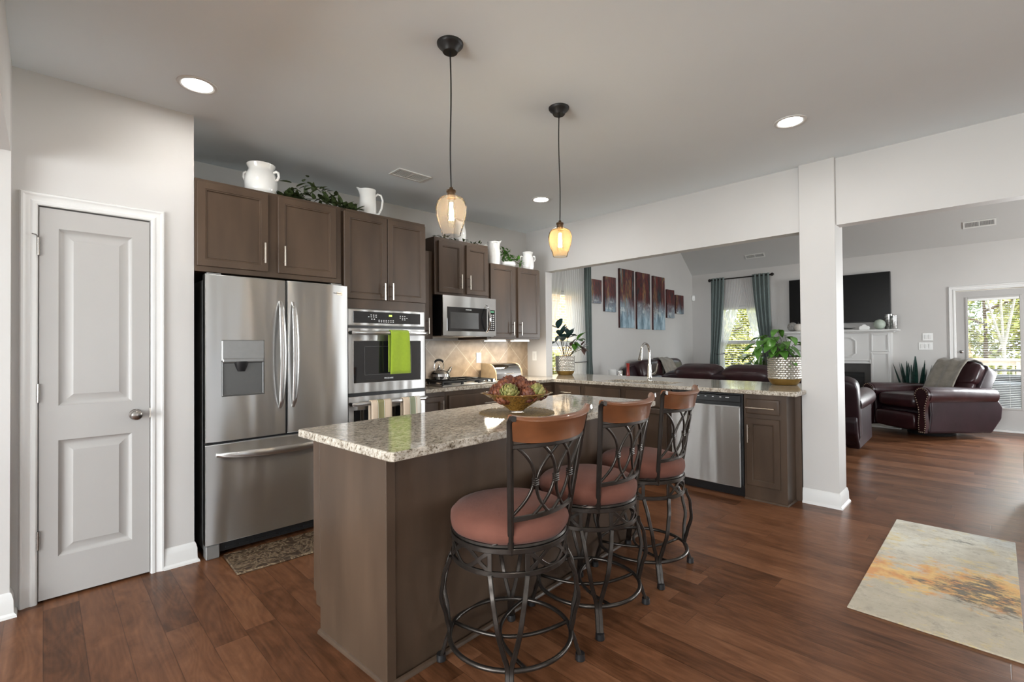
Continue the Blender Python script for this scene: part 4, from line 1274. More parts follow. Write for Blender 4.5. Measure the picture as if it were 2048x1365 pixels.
# sink
t = thing('kitchen_sink', 'stainless sink bowl set under the granite worktop', 'sink', (4.445, 2.61, 0.70))
mb = MB()
mb.cells([4.262, 4.272, 4.618, 4.628], [2.227, 2.237, 2.983, 2.993], lambda i, j: (i, j) != (1, 1), 0.70, 0.884, lambda u, v, w: (u, v, w))
mb.box((4.262, 2.227, 0.69), (4.628, 2.993, 0.70))
fixnormals(mb.build('bowl', M['steelbright'], t, smooth=0))
mb = MB(); mb.lathe([(0.05, 0), (0.045, 0.004), (0.02, 0.005), (0, 0.003)], (4.45, 2.61, 0.70), 20); mb.build('drain', M['chrome'], t)
# faucet
t = thing('kitchen_faucet', 'tall gooseneck pull-down faucet standing behind the sink', 'faucet', (4.68, 2.64, 0.921))
mb = MB()
mb.lathe([(0.030, 0), (0.030, 0.006), (0.026, 0.012), (0.023, 0.05), (0.021, 0.12), (0.017, 0.16), (0.0145, 0.18)], (4.68, 2.64, 0.921), 24)
mb.build('body', M['faucetmetal'], t)
pts = [(4.68, 2.64, 1.09), (4.68, 2.64, 1.22)]
for k in range(1, 13):
    a = PI * k / 12 * 0.93
    pts.append((4.68 - 0.085 * (1 - math.cos(a)), 2.64, 1.22 + 0.10 * math.sin(a)))
mb = MB(); mb.tube(pts, 0.0125, 12); mb.build('spout', M['faucetmetal'], t)
e = Vector(pts[-1]); d = (Vector(pts[-1]) - Vector(pts[-2])).normalized()
mb = MB(); mb.tube([e, e + d * 0.02, e + d * 0.05, e + d * 0.10, e + d * 0.105], [0.0125, 0.0155, 0.0165, 0.022, 0.019], 14); mb.build('spray_head', M['faucetmetal'], t)
mb = MB(); mb.tube([(4.69, 2.62, 0.985), (4.70, 2.592, 1.0), (4.705, 2.575, 1.03), (4.708, 2.565, 1.09), (4.71, 2.562, 1.105)], [0.014, 0.014, 0.009, 0.007, 0.008], 10); mb.build('lever', M['faucetmetal'], t)

# ------------------------------------------------------------------ island
IA = math.radians(3.0)
IP = (0.945, 1.655)
def isl(x, y, z=0.0):
    c, s = math.cos(IA), math.sin(IA)
    return (IP[0] + c * x - s * y, IP[1] + s * x + c * y, z)
r = thing('kitchen_island', 'espresso kitchen island cabinet with plain back and end panel', 'island', (IP[0], IP[1], 0), IA)
IL, IW = 1.98, 0.60
mb = MB()
mb.box((0, 0, 0.0), (IL, IW - 0.07, 0.884)); mb.box((0, IW - 0.07, 0.10), (IL, IW, 0.884))
mb.build('cabinet_box', M['cab'], r, local=True, smooth=0)
mb = MB(); mb.box((-0.012, -0.002, 0.0), (0.0, 0.535, 0.884), 0.002); mb.box((-0.012, 0.535, 0.17), (0.0, 0.60, 0.884), 0.002); mb.build('end_panel', M['cab'], r, local=True)
for a_, b_ in ((-0.014, 0.03), (IL - 0.03, IL + 0.012)):
    mb = MB(); mb.box((a_, -0.012, 0.0), (b_, 0.0, 0.884), 0.003); mb.build('corner_post', M['cab'], r, local=True)
mb = MB()
mb.sweep([(-0.012, 0.535, 0), (-0.012, -0.012, 0), (IL + 0.012, -0.012, 0)], [(0, 0), (0.015, 0), (0.013, 0.009), (0.008, 0.015), (0, 0.018)], up=(0, 0, 1))
mb.build('shoe_moulding', M['cab'], r, local=True)
for k in range(3):
    x0 = 0.03 + k * 0.65
    mb = MB(); mb.panel((x0 + 0.61, IW + 0.02, 0.12), (-1, 0, 0), (0, 0, 1), (0, 1, 0), 0.61, 0.74, 0.02, shaker_rings()); ob = mb.build('door', M['cab'], r, local=True, smooth=25)
mb = MB()
e = 0.012
poly = [(-0.062 + e, -0.125), (2.035 - e, -0.125), (2.035, -0.125 + e), (2.035, 0.655 - e), (2.035 - e, 0.655), (-0.062 + e, 0.655), (-0.062, 0.655 - e), (-0.062, -0.125 + e)]
mb.prism(poly, 0.885, 0.921)
o = fixnormals(mb.build('island_worktop', M['granite'], local=True, smooth=0))
o.location = (IP[0], IP[1], 0); o.rotation_euler = (0, 0, IA)
b = o.modifiers.new('edge', 'BEVEL'); b.width = 0.006; b.segments = 3; b.limit_method = 'ANGLE'; b.angle_limit = 0.9
tag(o, 'speckled beige granite slab on the kitchen island', 'countertop')

# ------------------------------------------------------------------ refrigerator
t = thing('refrigerator', 'stainless french-door refrigerator with water dispenser left of the ovens', 'refrigerator', (1.165, 3.8, 0))
mb = MB(); mb.box((0.708, 3.478, 0.05), (1.598, 4.20, 1.735), 0.004); mb.build('cabinet', M['darkgrey'], t)
mb = MB(); mb.box((0.735, 3.43, 0.03), (1.515, 3.50, 0.085)); 
for k in range(9):
    mb.box((0.82 + 0.08 * k, 3.424, 0.045), (0.88 + 0.08 * k, 3.432, 0.055))
mb.build('kick_grille', M['black'], t, smooth=0)
for a_, b_ in ((0.710, 0.785), (1.52, 1.596)):
    mb = MB(); mb.box((a_, 3.41, 0.0), (b_, 3.49, 0.085), 0.006); mb.build('foot_cover', M['greyplastic'], t)
def fr_door(x0, x1, z0, z1, hole=None):
    """door skin slightly bowed outwards, 65 mm thick; hole=(x0,x1,z0,z1) for the dispenser"""
    mb = MB()
    fy = lambda x: 3.402 - 0.010 * (1 - ((x - (x0 + x1) / 2) / ((x1 - x0) / 2)) ** 2)
    N_ = 16
    xs_ = [x0, x0 + 0.004] + [lerp(x0 + 0.004, x1 - 0.004, k / N_) for k in range(1, N_)] + [x1 - 0.004, x1]
    zs_ = [z0, z0 + 0.004, z1 - 0.004, z1]
    if hole:
        xs_ = sorted(set([x for x in xs_ if abs(x - hole[0]) > 0.01 and abs(x - hole[1]) > 0.01] + [hole[0], hole[1]]))
        zs_ = [z0, z0 + 0.004, hole[2], hole[3], z1 - 0.004, z1]
    ins = lambda i, j: not (hole and hole[0] - 1e-5 <= xs_[i] and xs_[i + 1] <= hole[1] + 1e-5 and hole[2] - 1e-5 <= zs_[j] and zs_[j + 1] <= hole[3] + 1e-5)
    def fm(u, v, w):
        if w == 1:
            return (u, 3.468, v)
        e_ = 0.006 if (u in (x0, x1) or v in (z0, z1)) else 0.0
        return (u, fy(u) + e_, v)
    mb.cells(xs_, zs_, ins, 0, 1, fm)
    return mb
DH = (0.792, 1.040, 1.000, 1.356)
ld = fixnormals(fr_door(0.706, 1.178, 0.722, 1.764, DH).build('left_door', M['steel'], t, smooth=30))
rd = fixnormals(fr_door(1.188, 1.622, 0.722, 1.764).build('right_door', M['steel'], t, smooth=30))
fz = fixnormals(fr_door(0.706, 1.622, 0.090, 0.706).build('freezer_drawer', M['steel'], t, smooth=30))
mb = MB(); mb.box((0.708, 3.44, 0.706), (1.60, 3.478, 0.722)); mb.box((1.178, 3.41, 0.722), (1.188, 3.478, 1.76)); mb.build('door_gasket', M['black'], t, smooth=0)
for a_, b_ in ((0.72, 0.80), (1.51, 1.59)):
    mb = MB(); mb.box((a_, 3.43, 1.764), (b_, 3.52, 1.778), 0.004); mb.build('hinge_cover', M['greyplastic'], t)
def bow_handle(p0, p1, depth, w, th, parent, sag=(0, 0, 0)):
    p0, p1 = Vector(p0), Vector(p1)
    pts = []; sc = []
    n = 20
    for k in range(n + 1):
        s = k / n
        q = p0.lerp(p1, s) + Vector((0, -1, 0)) * depth * (math.sin(PI * s) ** 0.55) + Vector(sag) * math.sin(PI * s)
        pts.append(q); sc.append(0.55 + 0.45 * math.sin(PI * s) ** 0.5)
    mb = MB()
    sec = [(w / 2 * math.cos(2 * PI * k / 12), th / 2 * math.sin(2 * PI * k / 12)) for k in range(12)]
    mb.sweep(pts, sec, up=(0, -1, 0), scale=sc)
    return mb.build('handle', M['steelbright'], parent)
bow_handle((1.142, 3.400, 0.900), (1.142, 3.400, 1.618), 0.060, 0.042, 0.024, ld)
bow_handle((1.226, 3.400, 0.900), (1.226, 3.400, 1.618), 0.060, 0.042, 0.024, rd)
bow_handle((0.765, 3.398, 0.640), (1.565, 3.398, 0.640), 0.058, 0.046, 0.026, fz, (0, 0, -0.012))
# dispenser
dp = MB(); dp.panel((DH[0], 3.398, DH[2]), (1, 0, 0), (0, 0, 1), (0, -1, 0), DH[1] - DH[0], 0.220, 0.004, [(0, 0), (0.006, 0.004), (0.012, 0.0), (0.014, -0.055), (0.016, -0.056)])
dpo = dp.build('dispenser', M['dispgrey'], ld, smooth=25)
mb = MB(); mb.box((DH[0], 3.388, 1.222), (DH[1], 3.42, 1.356), 0.006); mb.box((DH[0] + 0.004, 3.380, 1.214), (DH[1] - 0.004, 3.40, 1.240), 0.006); mb.build('dispenser_panel', M['greyplastic'], t)
mb = MB()
mb.tube([(0.905, 3.415, 1.215), (0.905, 3.412, 1.185), (0.905, 3.412, 1.155)], [0.045, 0.036, 0.024], 14); mb.box((0.88, 3.42, 1.06), (0.93, 3.44, 1.16), 0.006)
mb.build('dispenser_nozzle', M['black'], t)
mb = MB(); mb.box((1.503, 3.3955, 1.690), (1.578, 3.402, 1.714), 0.002); bd = mb.build('badge', M['badge'], rd)
lettering('FRIGIDAIRE', (1.5405, 3.3945, 1.702), t, 0.0125, M['darkletter'], 'Y', 'badge_lettering')

# ------------------------------------------------------------------ double oven
t = thing('double_oven', 'stainless double wall oven with green towel in the tall cabinet', 'oven', (1.985, 3.5, 0.35))
X0, X1, OF = 1.640, 2.330, 3.436
mb = MB(); mb.box((X0, 3.46, 0.350), (X1, 4.05, 1.60)); mb.build('oven_body', M['black'], t, smooth=0)
mb = MB(); mb.box((X0, OF, 1.470), (X1, 3.47, 1.600), 0.006); cp = mb.build('control_panel', M['steel'], t)
mb = MB(); mb.box((X0 + 0.04, OF - 0.003, 1.492), (X1 - 0.045, OF + 0.004, 1.582), 0.003); cg = mb.build('control_glass', M['ovenglass'], cp)
mb = MB(); mb.box((1.985, OF - 0.0042, 1.548), (2.012, OF - 0.0025, 1.562)); mb.build('clock_display', M['display'], cp, smooth=0)
mb = MB()
rnd = random.Random(4)
for cx, n_, z in ((1.84, 4, 1.541), (1.85, 3, 1.556), (2.12, 4, 1.541), (2.11, 3, 1.556), (1.96, 7, 1.517), (1.96, 7, 1.505), (2.12, 2, 1.527), (1.845, 2, 1.524)):
    for k in range(n_):
        x = cx + (k - (n_ - 1) / 2) * 0.021
        mb.box((x - 0.005, OF - 0.004, z - 0.003), (x + 0.005, OF - 0.0025, z + 0.003))
mb.build('button_marks', M['whiteletter'], cp, smooth=0)
def oven_door(z0, z1, wz0, wz1, hz):
    mb = MB()
    us = [X0, X0 + 0.045, X1 - 0.045, X1]; vz = [z0, wz0, wz1, z1]
    mb.cells(us, vz, lambda i, j: (i, j) != (1, 1), OF, OF + 0.022, lambda u, v, w: (u, w, v))
    d = fixnormals(mb.build('door', M['steel'], t, smooth=0))
    b_ = d.modifiers.new('edge', 'BEVEL'); b_.width = 0.004; b_.segments = 2; b_.limit_method = 'ANGLE'
    mb = MB(); mb.box((X0 + 0.043, OF + 0.004, wz0 - 0.002), (X1 - 0.043, OF + 0.02, wz1 + 0.002)); mb.build('window', M['ovenglass'], d, smooth=0)
    mb = MB()
    L_ = [(X0 + 0.015, OF - 0.005, hz), (X0 + 0.02, OF - 0.045, hz), (X0 + 0.04, OF - 0.055, hz), ((X0 + X1) / 2, OF - 0.062, hz), (X1 - 0.04, OF - 0.055, hz), (X1 - 0.02, OF - 0.045, hz), (X1 - 0.015, OF - 0.005, hz)]
    mb.sweep(L_, [(0.016 * math.cos(2 * PI * k / 12), 0.016 * math.sin(2 * PI * k / 12)) for k in range(12)], up=(0, 0, 1)); mb.build('handle', M['steelbright'], d)
    return d
od = oven_door(0.952, 1.452, 1.028, 1.352, 1.415)
od2 = oven_door(0.395, 0.925, 0.470, 0.820, 0.872)
for a_, b_ in ((0.925, 0.952), (1.452, 1.470), (0.35, 0.395)):
    mb = MB(); mb.box((X0, OF + 0.01, a_), (X1, 3.47, b_)); mb.build('vent_gap', M['black'], t, smooth=0)
# inner faint window border and oven lettering
mb = MB()
for (a, b, e, f) in ((1.775, 2.195, 1.086, 1.089), (1.775, 2.195, 1.308, 1.311), (1.775, 1.778, 1.086, 1.311), (2.192, 2.195, 1.086, 1.311)):
    mb.box((a, OF + 0.0025, e), (b, OF + 0.0045, f))
mb.build('window_border', M['fireface'], od, smooth=0)
lettering('FRIGIDAIRE', (1.985, OF + 0.003, 1.055), od, 0.016, M['whiteletter'], 'Y')

def hung_towel(name, label, x0, x1, ybar, zbar, rbar, zf, zb, mat, group=None, flare=0.0):
    """towel folded over a bar along X"""
    w = x1 - x0
    prof = [(ybar + rbar + 0.006, zb)]
    nk = 8
    prof += [(ybar + rbar + 0.005, lerp(zb, zbar, k / 4)) for k in range(1, 4)]
    prof += [(ybar + (rbar + 0.005) * math.cos(PI * k / nk), zbar + (rbar + 0.005) * math.sin(PI * k / nk)) for k in range(nk + 1)]
    prof += [(ybar - rbar - 0.006 - 0.004 * math.sin(PI * k / 10), lerp(zbar, zf, k / 10)) for k in range(1, 11)]
    n = len(prof)
    def fn(u, v):
        k = v * (n - 1); i = min(int(k), n - 2); s = k - i
        y = lerp(prof[i][0], prof[i + 1][0], s); z = lerp(prof[i][1], prof[i + 1][1], s)
        front_ = max(0.0, (zbar - z)) if i > n // 2 else 0
        x = x0 + w * u + flare * (u - 0.5) * front_
        return (x, y - 0.003 * math.sin(u * 9) * (1 if i > n // 2 else -1), z)
    mb = MB(); mb.grid(fn, 14, n - 1)
    o = mb.build(name, mat, loc=((x0 + x1) / 2, ybar, zf), smooth=60, solid=0.006)
    return tag(o, label, 'towel', group)
hung_towel('dish_towel', 'lime green towel hanging on the upper oven handle', 1.957, 2.122, OF - 0.062, 1.415, 0.017, 1.090, 1.105, M['towelgreen'], flare=0.06)
hung_towel('dish_towel', 'cream and olive striped towel on the lower oven handle, nearer the refrigerator', 1.785, 1.957, OF - 0.060, 0.872, 0.017, 0.53, 0.56, M['towelstripe'], 'striped towels on the lower oven')
hung_towel('dish_towel', 'cream and sage striped towel on the lower oven handle, nearer the cooktop', 2.065, 2.225, OF - 0.060, 0.872, 0.017, 0.53, 0.56, M['towelstripeb'], 'striped towels on the lower oven')

# ------------------------------------------------------------------ microwave
t = thing('microwave_oven', 'stainless over-the-range microwave above the cooktop', 'microwave', (3.02, 4.0, 1.41))
mb = MB(); mb.box((2.715, 3.725, 1.412), (3.400, 4.29, 1.800)); mb.build('microwave_body', M['black'], t, smooth=0)
MF = 3.70
mb = MB()
mb.cells([2.715, 2.765, 3.215, 3.270, 3.400], [1.412, 1.455, 1.690, 1.800], lambda i, j: not (j == 1 and i == 1), MF, MF + 0.025, lambda u, v, w: (u, w, v))
fd = fixnormals(mb.build('door', M['steelbright'], t, smooth=0))
mb = MB(); mb.box((2.763, MF - 0.002, 1.453), (3.275, MF + 0.02, 1.692), 0.003); wd = mb.build('window', M['ovenglass'], fd)
mb = MB(); mb.box((2.800, MF - 0.0035, 1.480), (3.16, MF - 0.0015, 1.640)); mb.build('window_screen', M['fireface'], fd, smooth=0)
lettering('FRIGIDAIRE', (3.03, MF - 0.003, 1.668), fd, 0.015, M['whiteletter'], 'Y')
mb = MB(); mb.box((3.290, MF - 0.003, 1.462), (3.385, MF + 0.01, 1.682), 0.002); cp = mb.build('control_panel', M['ovenglass'], t)
mb = MB(); mb.box((3.305, MF - 0.0045, 1.652), (3.37, MF - 0.0028, 1.672)); mb.build('clock_display', M['displaydim'], cp, smooth=0)
mb = MB()
for i in range(3):
    for j in range(8):
        mb.box((3.303 + i * 0.026, MF - 0.0042, 1.478 + j * 0.021), (3.318 + i * 0.026, MF - 0.0028, 1.486 + j * 0.021))
mb.build('button_marks', M['whiteletter'], cp, smooth=0)
mb = MB()
pts = [(3.262, MF - 0.002 - 0.062 * math.sin(PI * k / 16) ** 0.6, lerp(1.448, 1.728, k / 16)) for k in range(17)]
mb.sweep(pts, [(0.013 * math.cos(2 * PI * k / 12), 0.009 * math.sin(2 * PI * k / 12)) for k in range(12)], up=(0, -1, 0)); mb.build('handle', M['chrome'], fd)
mb = MB(); mb.box((2.72, 3.73, 1.404), (3.395, 4.2, 1.412)); mb.build('bottom_vent', M['steelbright'], t, smooth=0)

# ------------------------------------------------------------------ cooktop
t = thing('gas_cooktop', 'stainless gas cooktop with black grates set in the back counter', 'cooktop', (3.07, 3.93, 0.921))
mb = MB(); mb.box((2.68, 3.66, 0.921), (3.46, 4.17, 0.932), 0.004); mb.build('cooktop_plate', M['steelbright'], t)
for (x, y, rr) in ((2.82, 3.80, 0.045), (2.82, 4.05, 0.04), (3.05, 3.93, 0.055), (3.24, 3.80, 0.035), (3.24, 4.05, 0.045)):
    mb = MB(); mb.lathe([(rr * 1.3, 0), (rr * 1.25, 0.008), (rr, 0.010), (rr, 0.020), (rr * 0.9, 0.024), (0, 0.025)], (x, y, 0.932), 20); mb.build('burner', M['iron'], t)
for (x0, x1) in ((2.70, 2.93), (2.94, 3.15), (3.16, 3.33)):
    mb = MB(); z = 0.965
    for (a, b) in (((x0, 3.69), (x1, 3.69)), ((x0, 4.14), (x1, 4.14)), ((x0, 3.69), (x0, 4.14)), ((x1, 3.69), (x1, 4.14)), ((x0, 3.915), (x1, 3.915)), (((x0 + x1) / 2, 3.69), ((x0 + x1) / 2, 4.14))):
        mb.bar([(a[0], a[1], z), (b[0], b[1], z)], 0.010, 0.014, up=(0, 0, 1))
    for (x, y) in ((x0, 3.69), (x1, 3.69), (x0, 4.14), (x1, 4.14), (x0, 3.915), (x1, 3.915)):
        mb.box((x - 0.007, y - 0.007, 0.932), (x + 0.007, y + 0.007, 0.968))
    mb.build('grate', M['iron'], t)
for k in range(5):
    mb = MB(); mb.lathe([(0.022, 0), (0.021, 0.010), (0.017, 0.012), (0.016, 0.030), (0, 0.031)], (3.40, 3.74 + k * 0.085, 0.932), 16); mb.build('knob', M['chrome'], t)
# kettle on the grate
t = thing('tea_kettle', 'shiny steel tea kettle with black handle standing on the cooktop', 'kettle', (2.86, 3.97, 0.972))
c = (2.86, 3.97, 0.972)
mb = MB(); mb.lathe([(0.070, 0), (0.098, 0.004), (0.115, 0.032), (0.112, 0.058), (0.090, 0.082), (0.055, 0.096), (0.036, 0.100)], c, 32); mb.build('kettle_body', M['chrome'], t)
mb = MB(); mb.lathe([(0.038, 0.094), (0.030, 0.104), (0.016, 0.118), (0.007, 0.128), (0.006, 0.140), (0.010, 0.148), (0, 0.154)], c, 24); mb.build('lid', M['chrome'], t)
mb = MB(); mb.tube([(c[0] + 0.08, c[1] - 0.03, c[2] + 0.06), (c[0] + 0.105, c[1] - 0.04, c[2] + 0.09), (c[0] + 0.120, c[1] - 0.044, c[2] + 0.125)], [0.02, 0.016, 0.012], 12); mb.build('spout', M['chrome'], t)
for s in (-1, 1):
    mb = MB(); mb.tube([(c[0] + s * 0.055, c[1], c[2] + 0.085), (c[0] + s * 0.060, c[1], c[2] + 0.13), (c[0] + s * 0.047, c[1], c[2] + 0.172)], 0.004, 8); mb.build('handle_arm', M['chrome'], t)
mb = MB(); mb.tube([(c[0] + 0.050 * math.cos(a), c[1], c[2] + 0.170 + 0.028 * math.sin(a)) for a in [PI * k / 10 for k in range(11)]], [0.006, 0.010, 0.011, 0.012, 0.012, 0.012, 0.012, 0.012, 0.011, 0.010, 0.006], 10); mb.build('handle_grip', M['black'], t)
# bread box
t = thing('bread_box', 'polished steel roll-top bread box with tan ends in the counter corner', 'bread box', (3.83, 4.07, 0.921))
prof = [(3.95, 0.935), (3.952, 0.985), (3.968, 1.035), (4.00, 1.075), (4.05, 1.098), (4.12, 1.105), (4.195, 1.105), (4.20, 1.10), (4.20, 0.935)]
mb = MB(); n = len(prof)
mb.add([(x, y, z) for x in (3.635, 4.035) for (y, z) in prof], [(i, (i + 1) % n, n + (i + 1) % n, n + i) for i in range(n)] + [tuple(range(n))[::-1], tuple(range(n, 2 * n))])
fixnormals(mb.build('roll_top', M['chrome'], t, smooth=40))
for x in (3.620, 4.035):
    mb = MB(); mb.add([(xx, 4.075 + (y - 4.075) * 1.04, z + (0.004 if z > 0.94 else -0.014)) for xx in (x, x + 0.015) for (y, z) in prof], [(i, (i + 1) % n, n + (i + 1) % n, n + i) for i in range(n)] + [tuple(range(n))[::-1], tuple(range(n, 2 * n))]); fixnormals(mb.build('end_panel', M['breadwood'], t, smooth=40))
mb = MB(); mb.tube([(3.77, 3.955, 0.99), (3.77, 3.938, 0.99), (3.90, 3.938, 0.99), (3.90, 3.955, 0.99)], 0.005, 8); mb.build('handle', M['chrome'], t)

# outlets and switches
def plate_y(name, label, cat, c, w, h, kind, group=None):
    t = thing(name, label, cat, c, group=group)
    mb = MB(); mb.box((c[0] - w / 2, c[1] - 0.006, c[2] - h / 2), (c[0] + w / 2, c[1], c[2] + h / 2), 0.002); p = mb.build('cover_plate', M['white'], t)
    mb = MB()
    for s in (-1, 1):
        mb.box((c[0] - 0.017, c[1] - 0.009, c[2] + s * 0.022 - 0.014), (c[0] + 0.017, c[1] - 0.005, c[2] + s * 0.022 + 0.014), 0.002)
    q = mb.build('socket', M['trim'], t)
    return t
plate_y('wall_outlet', 'white outlet plate on the tan tile backsplash', 'outlet', (3.66, 4.291, 1.170), 0.075, 0.118, 'outlet')
def plate_x(name, label, cat, c, w, h, n, s=-1):
    t = thing(name, label, cat, c)
    mb = MB(); mb.box((c[0] - 0.006, c[1] - w / 2, c[2] - h / 2), (c[0], c[1] + w / 2, c[2] + h / 2), 0.002); mb.build('cover_plate', M['white'], t)
    for k in range(n):
        y = c[1] + (k - (n - 1) / 2) * 0.046
        mb = MB(); mb.box((c[0] - 0.010, y - 0.016, c[2] - 0.034), (c[0] - 0.005, y + 0.016, c[2] + 0.034), 0.002); mb.build('rocker', M['trim'], t)
    return t
plate_x('wall_outlet', 'white outlet plate on the short wall between counter and opening', 'outlet', (4.5, 4.165, 1.175), 0.075, 0.118, 1)
plate_x('light_switch', 'upper white switch plate right of the fireplace', 'switch', (9.95, 0.765, 1.395), 0.125, 0.118, 2)
plate_x('light_switch', 'lower wider white switch plate right of the fireplace', 'switch', (9.95, 0.79, 1.250), 0.170, 0.118, 3)

# ------------------------------------------------------------------ ceiling lamps and vents
def downlight(x, y, label, power=9, vault=None):
    z = CZ(x) - 0.001
    t = thing('recessed_light', label, 'ceiling light', (x, y, z), group='recessed ceiling lights')
    mb = MB(); mb.lathe([(0.072, 0.0), (0.072, -0.004), (0.080, -0.007), (0.094, -0.004), (0.096, 0.0)], (x, y, z), 40); fixnormals(mb.build('trim_ring', M['trim'], t))
    mb = MB(); mb.lathe([(0.0, -0.0045), (0.071, -0.003), (0.071, 0.0)], (x, y, z), 40); mb.build('lens', M['lens'], t)
    l = add_light('downlight_glow', 'AREA', (0, 0, -0.010), power, (1.0, 0.975, 0.94), 0.14)
    l.parent = t
    return t
downlight(0.596, 3.041, 'glowing recessed ceiling light above the pantry door and refrigerator', 3.3)
downlight(3.509, 0.936, 'glowing recessed ceiling light in front of the pillar', 6.5)
downlight(3.546, 3.177, 'small glowing recessed ceiling light between the two pendants, over the back corner')
downlight(0.60, 0.30, 'added recessed fill light above the camera, out of view', 6.0)  # this and the next two are unseen lamps added for fill
downlight(1.90, -1.60, 'added recessed fill light over the dining side, out of view', 5.0)
downlight(-2.2, 1.2, 'added recessed fill light in the rear hall, out of view')

def pendant(x, y, label, cord_sway, glass, shade_r, z_sock, z_top, z_bot):
    zc = CZ(x)
    t = thing('pendant_lamp', label, 'pendant lamp', (x, y, zc), group='pendants over the island')
    mb = MB(); mb.lathe([(0, -0.044), (0.034, -0.044), (0.037, -0.040), (0.042, -0.028), (0.056, -0.016), (0.062, -0.008), (0.063, 0.0)], (x, y, zc), 36); mb.build('canopy', M['blackmetal'], t)
    mb = MB(); mb.cyl((x, y, zc - 0.062), (x, y, zc - 0.042), 0.006, 10); mb.build('cord_grip', M['blackmetal'], t)
    pts = [(x + cord_sway * math.sin(PI * k / 6), y - cord_sway * math.sin(PI * k / 6), lerp(zc - 0.058, z_sock, k / 14)) for k in range(15)]
    pts = [(x + cord_sway * math.sin(PI * 2 * k / 14), y - cord_sway * math.sin(PI * 2 * k / 14), p[2]) for k, p in enumerate(pts)]
    mb = MB(); mb.tube(pts, 0.0035, 8); mb.build('cord', M['blackmetal'], t)
    mb = MB(); mb.lathe([(0, z_sock), (0.008, z_sock), (0.010, z_sock - 0.010), (0.022, z_sock - 0.014), (0.023, z_sock - 0.022), (0.020, z_sock - 0.026), (0.020, z_top - 0.006), (0.024, z_top - 0.010), (0.0, z_top - 0.012)][::-1], (x, y, 0), 24); mb.build('socket', M['bronze'], t)
    H = z_top - z_bot
    prof = [(0.026, 1.0), (0.040, 0.985), (0.058, 0.93), (0.070, 0.83), (0.0745, 0.70), (0.073, 0.55), (0.066, 0.38), (0.055, 0.20), (0.047, 0.06), (0.044, 0.0)]
    k_ = shade_r / 0.0745
    mb = MB(); mb.lathe([(r * k_, z_bot + H * h) for r, h in prof][::-1], (x, y, 0), 40)
    # leave the shade open below
    n0 = 10
    mb.f = [f for f in mb.f if len(f) == 4]
    s = mb.build('glass_shade', glass, t, smooth=180)
    mb = MB(); mb.tube(arcpts((x, y), 0.044 * k_, 0, 2 * PI * 39 / 40, 39, z_bot), 0.0016, 6, closed=True); mb.build('shade_rim', M['shadeglass'], s)
    mb = MB(); mb.lathe([(0.0, z_top - 0.150), (0.010, z_top - 0.146), (0.019, z_top - 0.125), (0.021, z_top - 0.095), (0.016, z_top - 0.05), (0.013, z_top - 0.02), (0.013, z_top - 0.012)], (x, y, 0), 24); mb.build('bulb', M['pane'], t)
    mb = MB()
    for a in range(6):
        ca, sa = math.cos(a * PI / 3), math.sin(a * PI / 3)
        mb.tube([(x + 0.006 * ca, y + 0.006 * sa, z_top - 0.03), (x + 0.011 * ca, y + 0.011 * sa, z_top - 0.115)], 0.0022, 6)
    mb.build('filament', M['filament'], t)
    l = add_light('pendant_glow', 'POINT', (0, 0, z_top - 0.075 - zc), 3.0, (1.0, 0.86, 0.68)); l.data.shadow_soft_size = 0.02; l.parent = t
pendant(1.383, 1.812, 'nearer black pendant with a large clear glass shade over the island', 0.002, M['shadeglass'], 0.0735, 2.060, 2.018, 1.832)
pendant(2.247, 1.860, 'farther black pendant with an amber-tinted glass shade over the island', -0.002, M['amberglass'], 0.0715, 2.066, 2.019, 1.846)

def vent(name, label, T, w, d, nsl, split=True):
    t = bpy.data.objects.new(name, None); COL.objects.link(t)
    t.matrix_world = T; WORLD[t.name] = T.copy(); tag(t, label, 'air vent')
    mb = MB(); fr = 0.020
    us = [-w / 2, -w / 2 + fr, -0.006, 0.006, w / 2 - fr, w / 2]; vs = [-d / 2, -d / 2 + fr, d / 2 - fr, d / 2]
    mb.cells(us, vs, lambda i, j: not (j == 1 and i in (1, 3)), 0.0, 0.008, lambda u, v, w_: (u, v, w_))
    fixnormals(mb.build('grille_frame', M['vent'], t, local=True, smooth=0))
    mb = MB(); mb.box((-w / 2 + 0.004, -d / 2 + 0.004, -0.001), (w / 2 - 0.004, d / 2 - 0.004, 0.001)); mb.build('duct_backing', M['ventdark'], t, local=True, smooth=0)
    mb = MB()
    for sx in (-1, 1):
        x0 = 0.006 if sx > 0 else -w / 2 + fr
        for k in range(nsl):
            x = x0 + (w / 2 - fr - 0.006) * (k + 0.5) / nsl
            mb.box((x - 0.0018, -d / 2 + fr, 0.001), (x + 0.0018, d / 2 - fr, 0.006))
    mb.build('louvres', M['vent'], t, local=True, smooth=0)
    return t
vent('ceiling_vent', 'white air vent on the kitchen ceiling above the oven cabinet', Matrix.Translation((2.21, 3.46, CZ(2.21) - 0.001)) @ Matrix.Rotation(PI, 4, 'X'), 0.31, 0.17, 10)
_vn = Vector((-0.83, 0, -1)).normalized()
def vault_T(y, x):
    z = 2.785 + 0.83 * (9.95 - x)
    ux = Vector((0, 1, 0)); uz = _vn; uy = uz.cross(ux)
    R = Matrix((ux, uy, uz)).transposed().to_4x4()
    return Matrix.Translation(Vector((x, y, z)) + _vn * 0.002) @ R
vent('ceiling_vent', 'white air vent on the vaulted ceiling above the teal curtains', vault_T(3.22, 9.695), 0.345, 0.105, 16)
vent('ceiling_vent', 'white air vent on the vaulted ceiling above the glazed back door', vault_T(0.155, 9.66), 0.345, 0.125, 16)

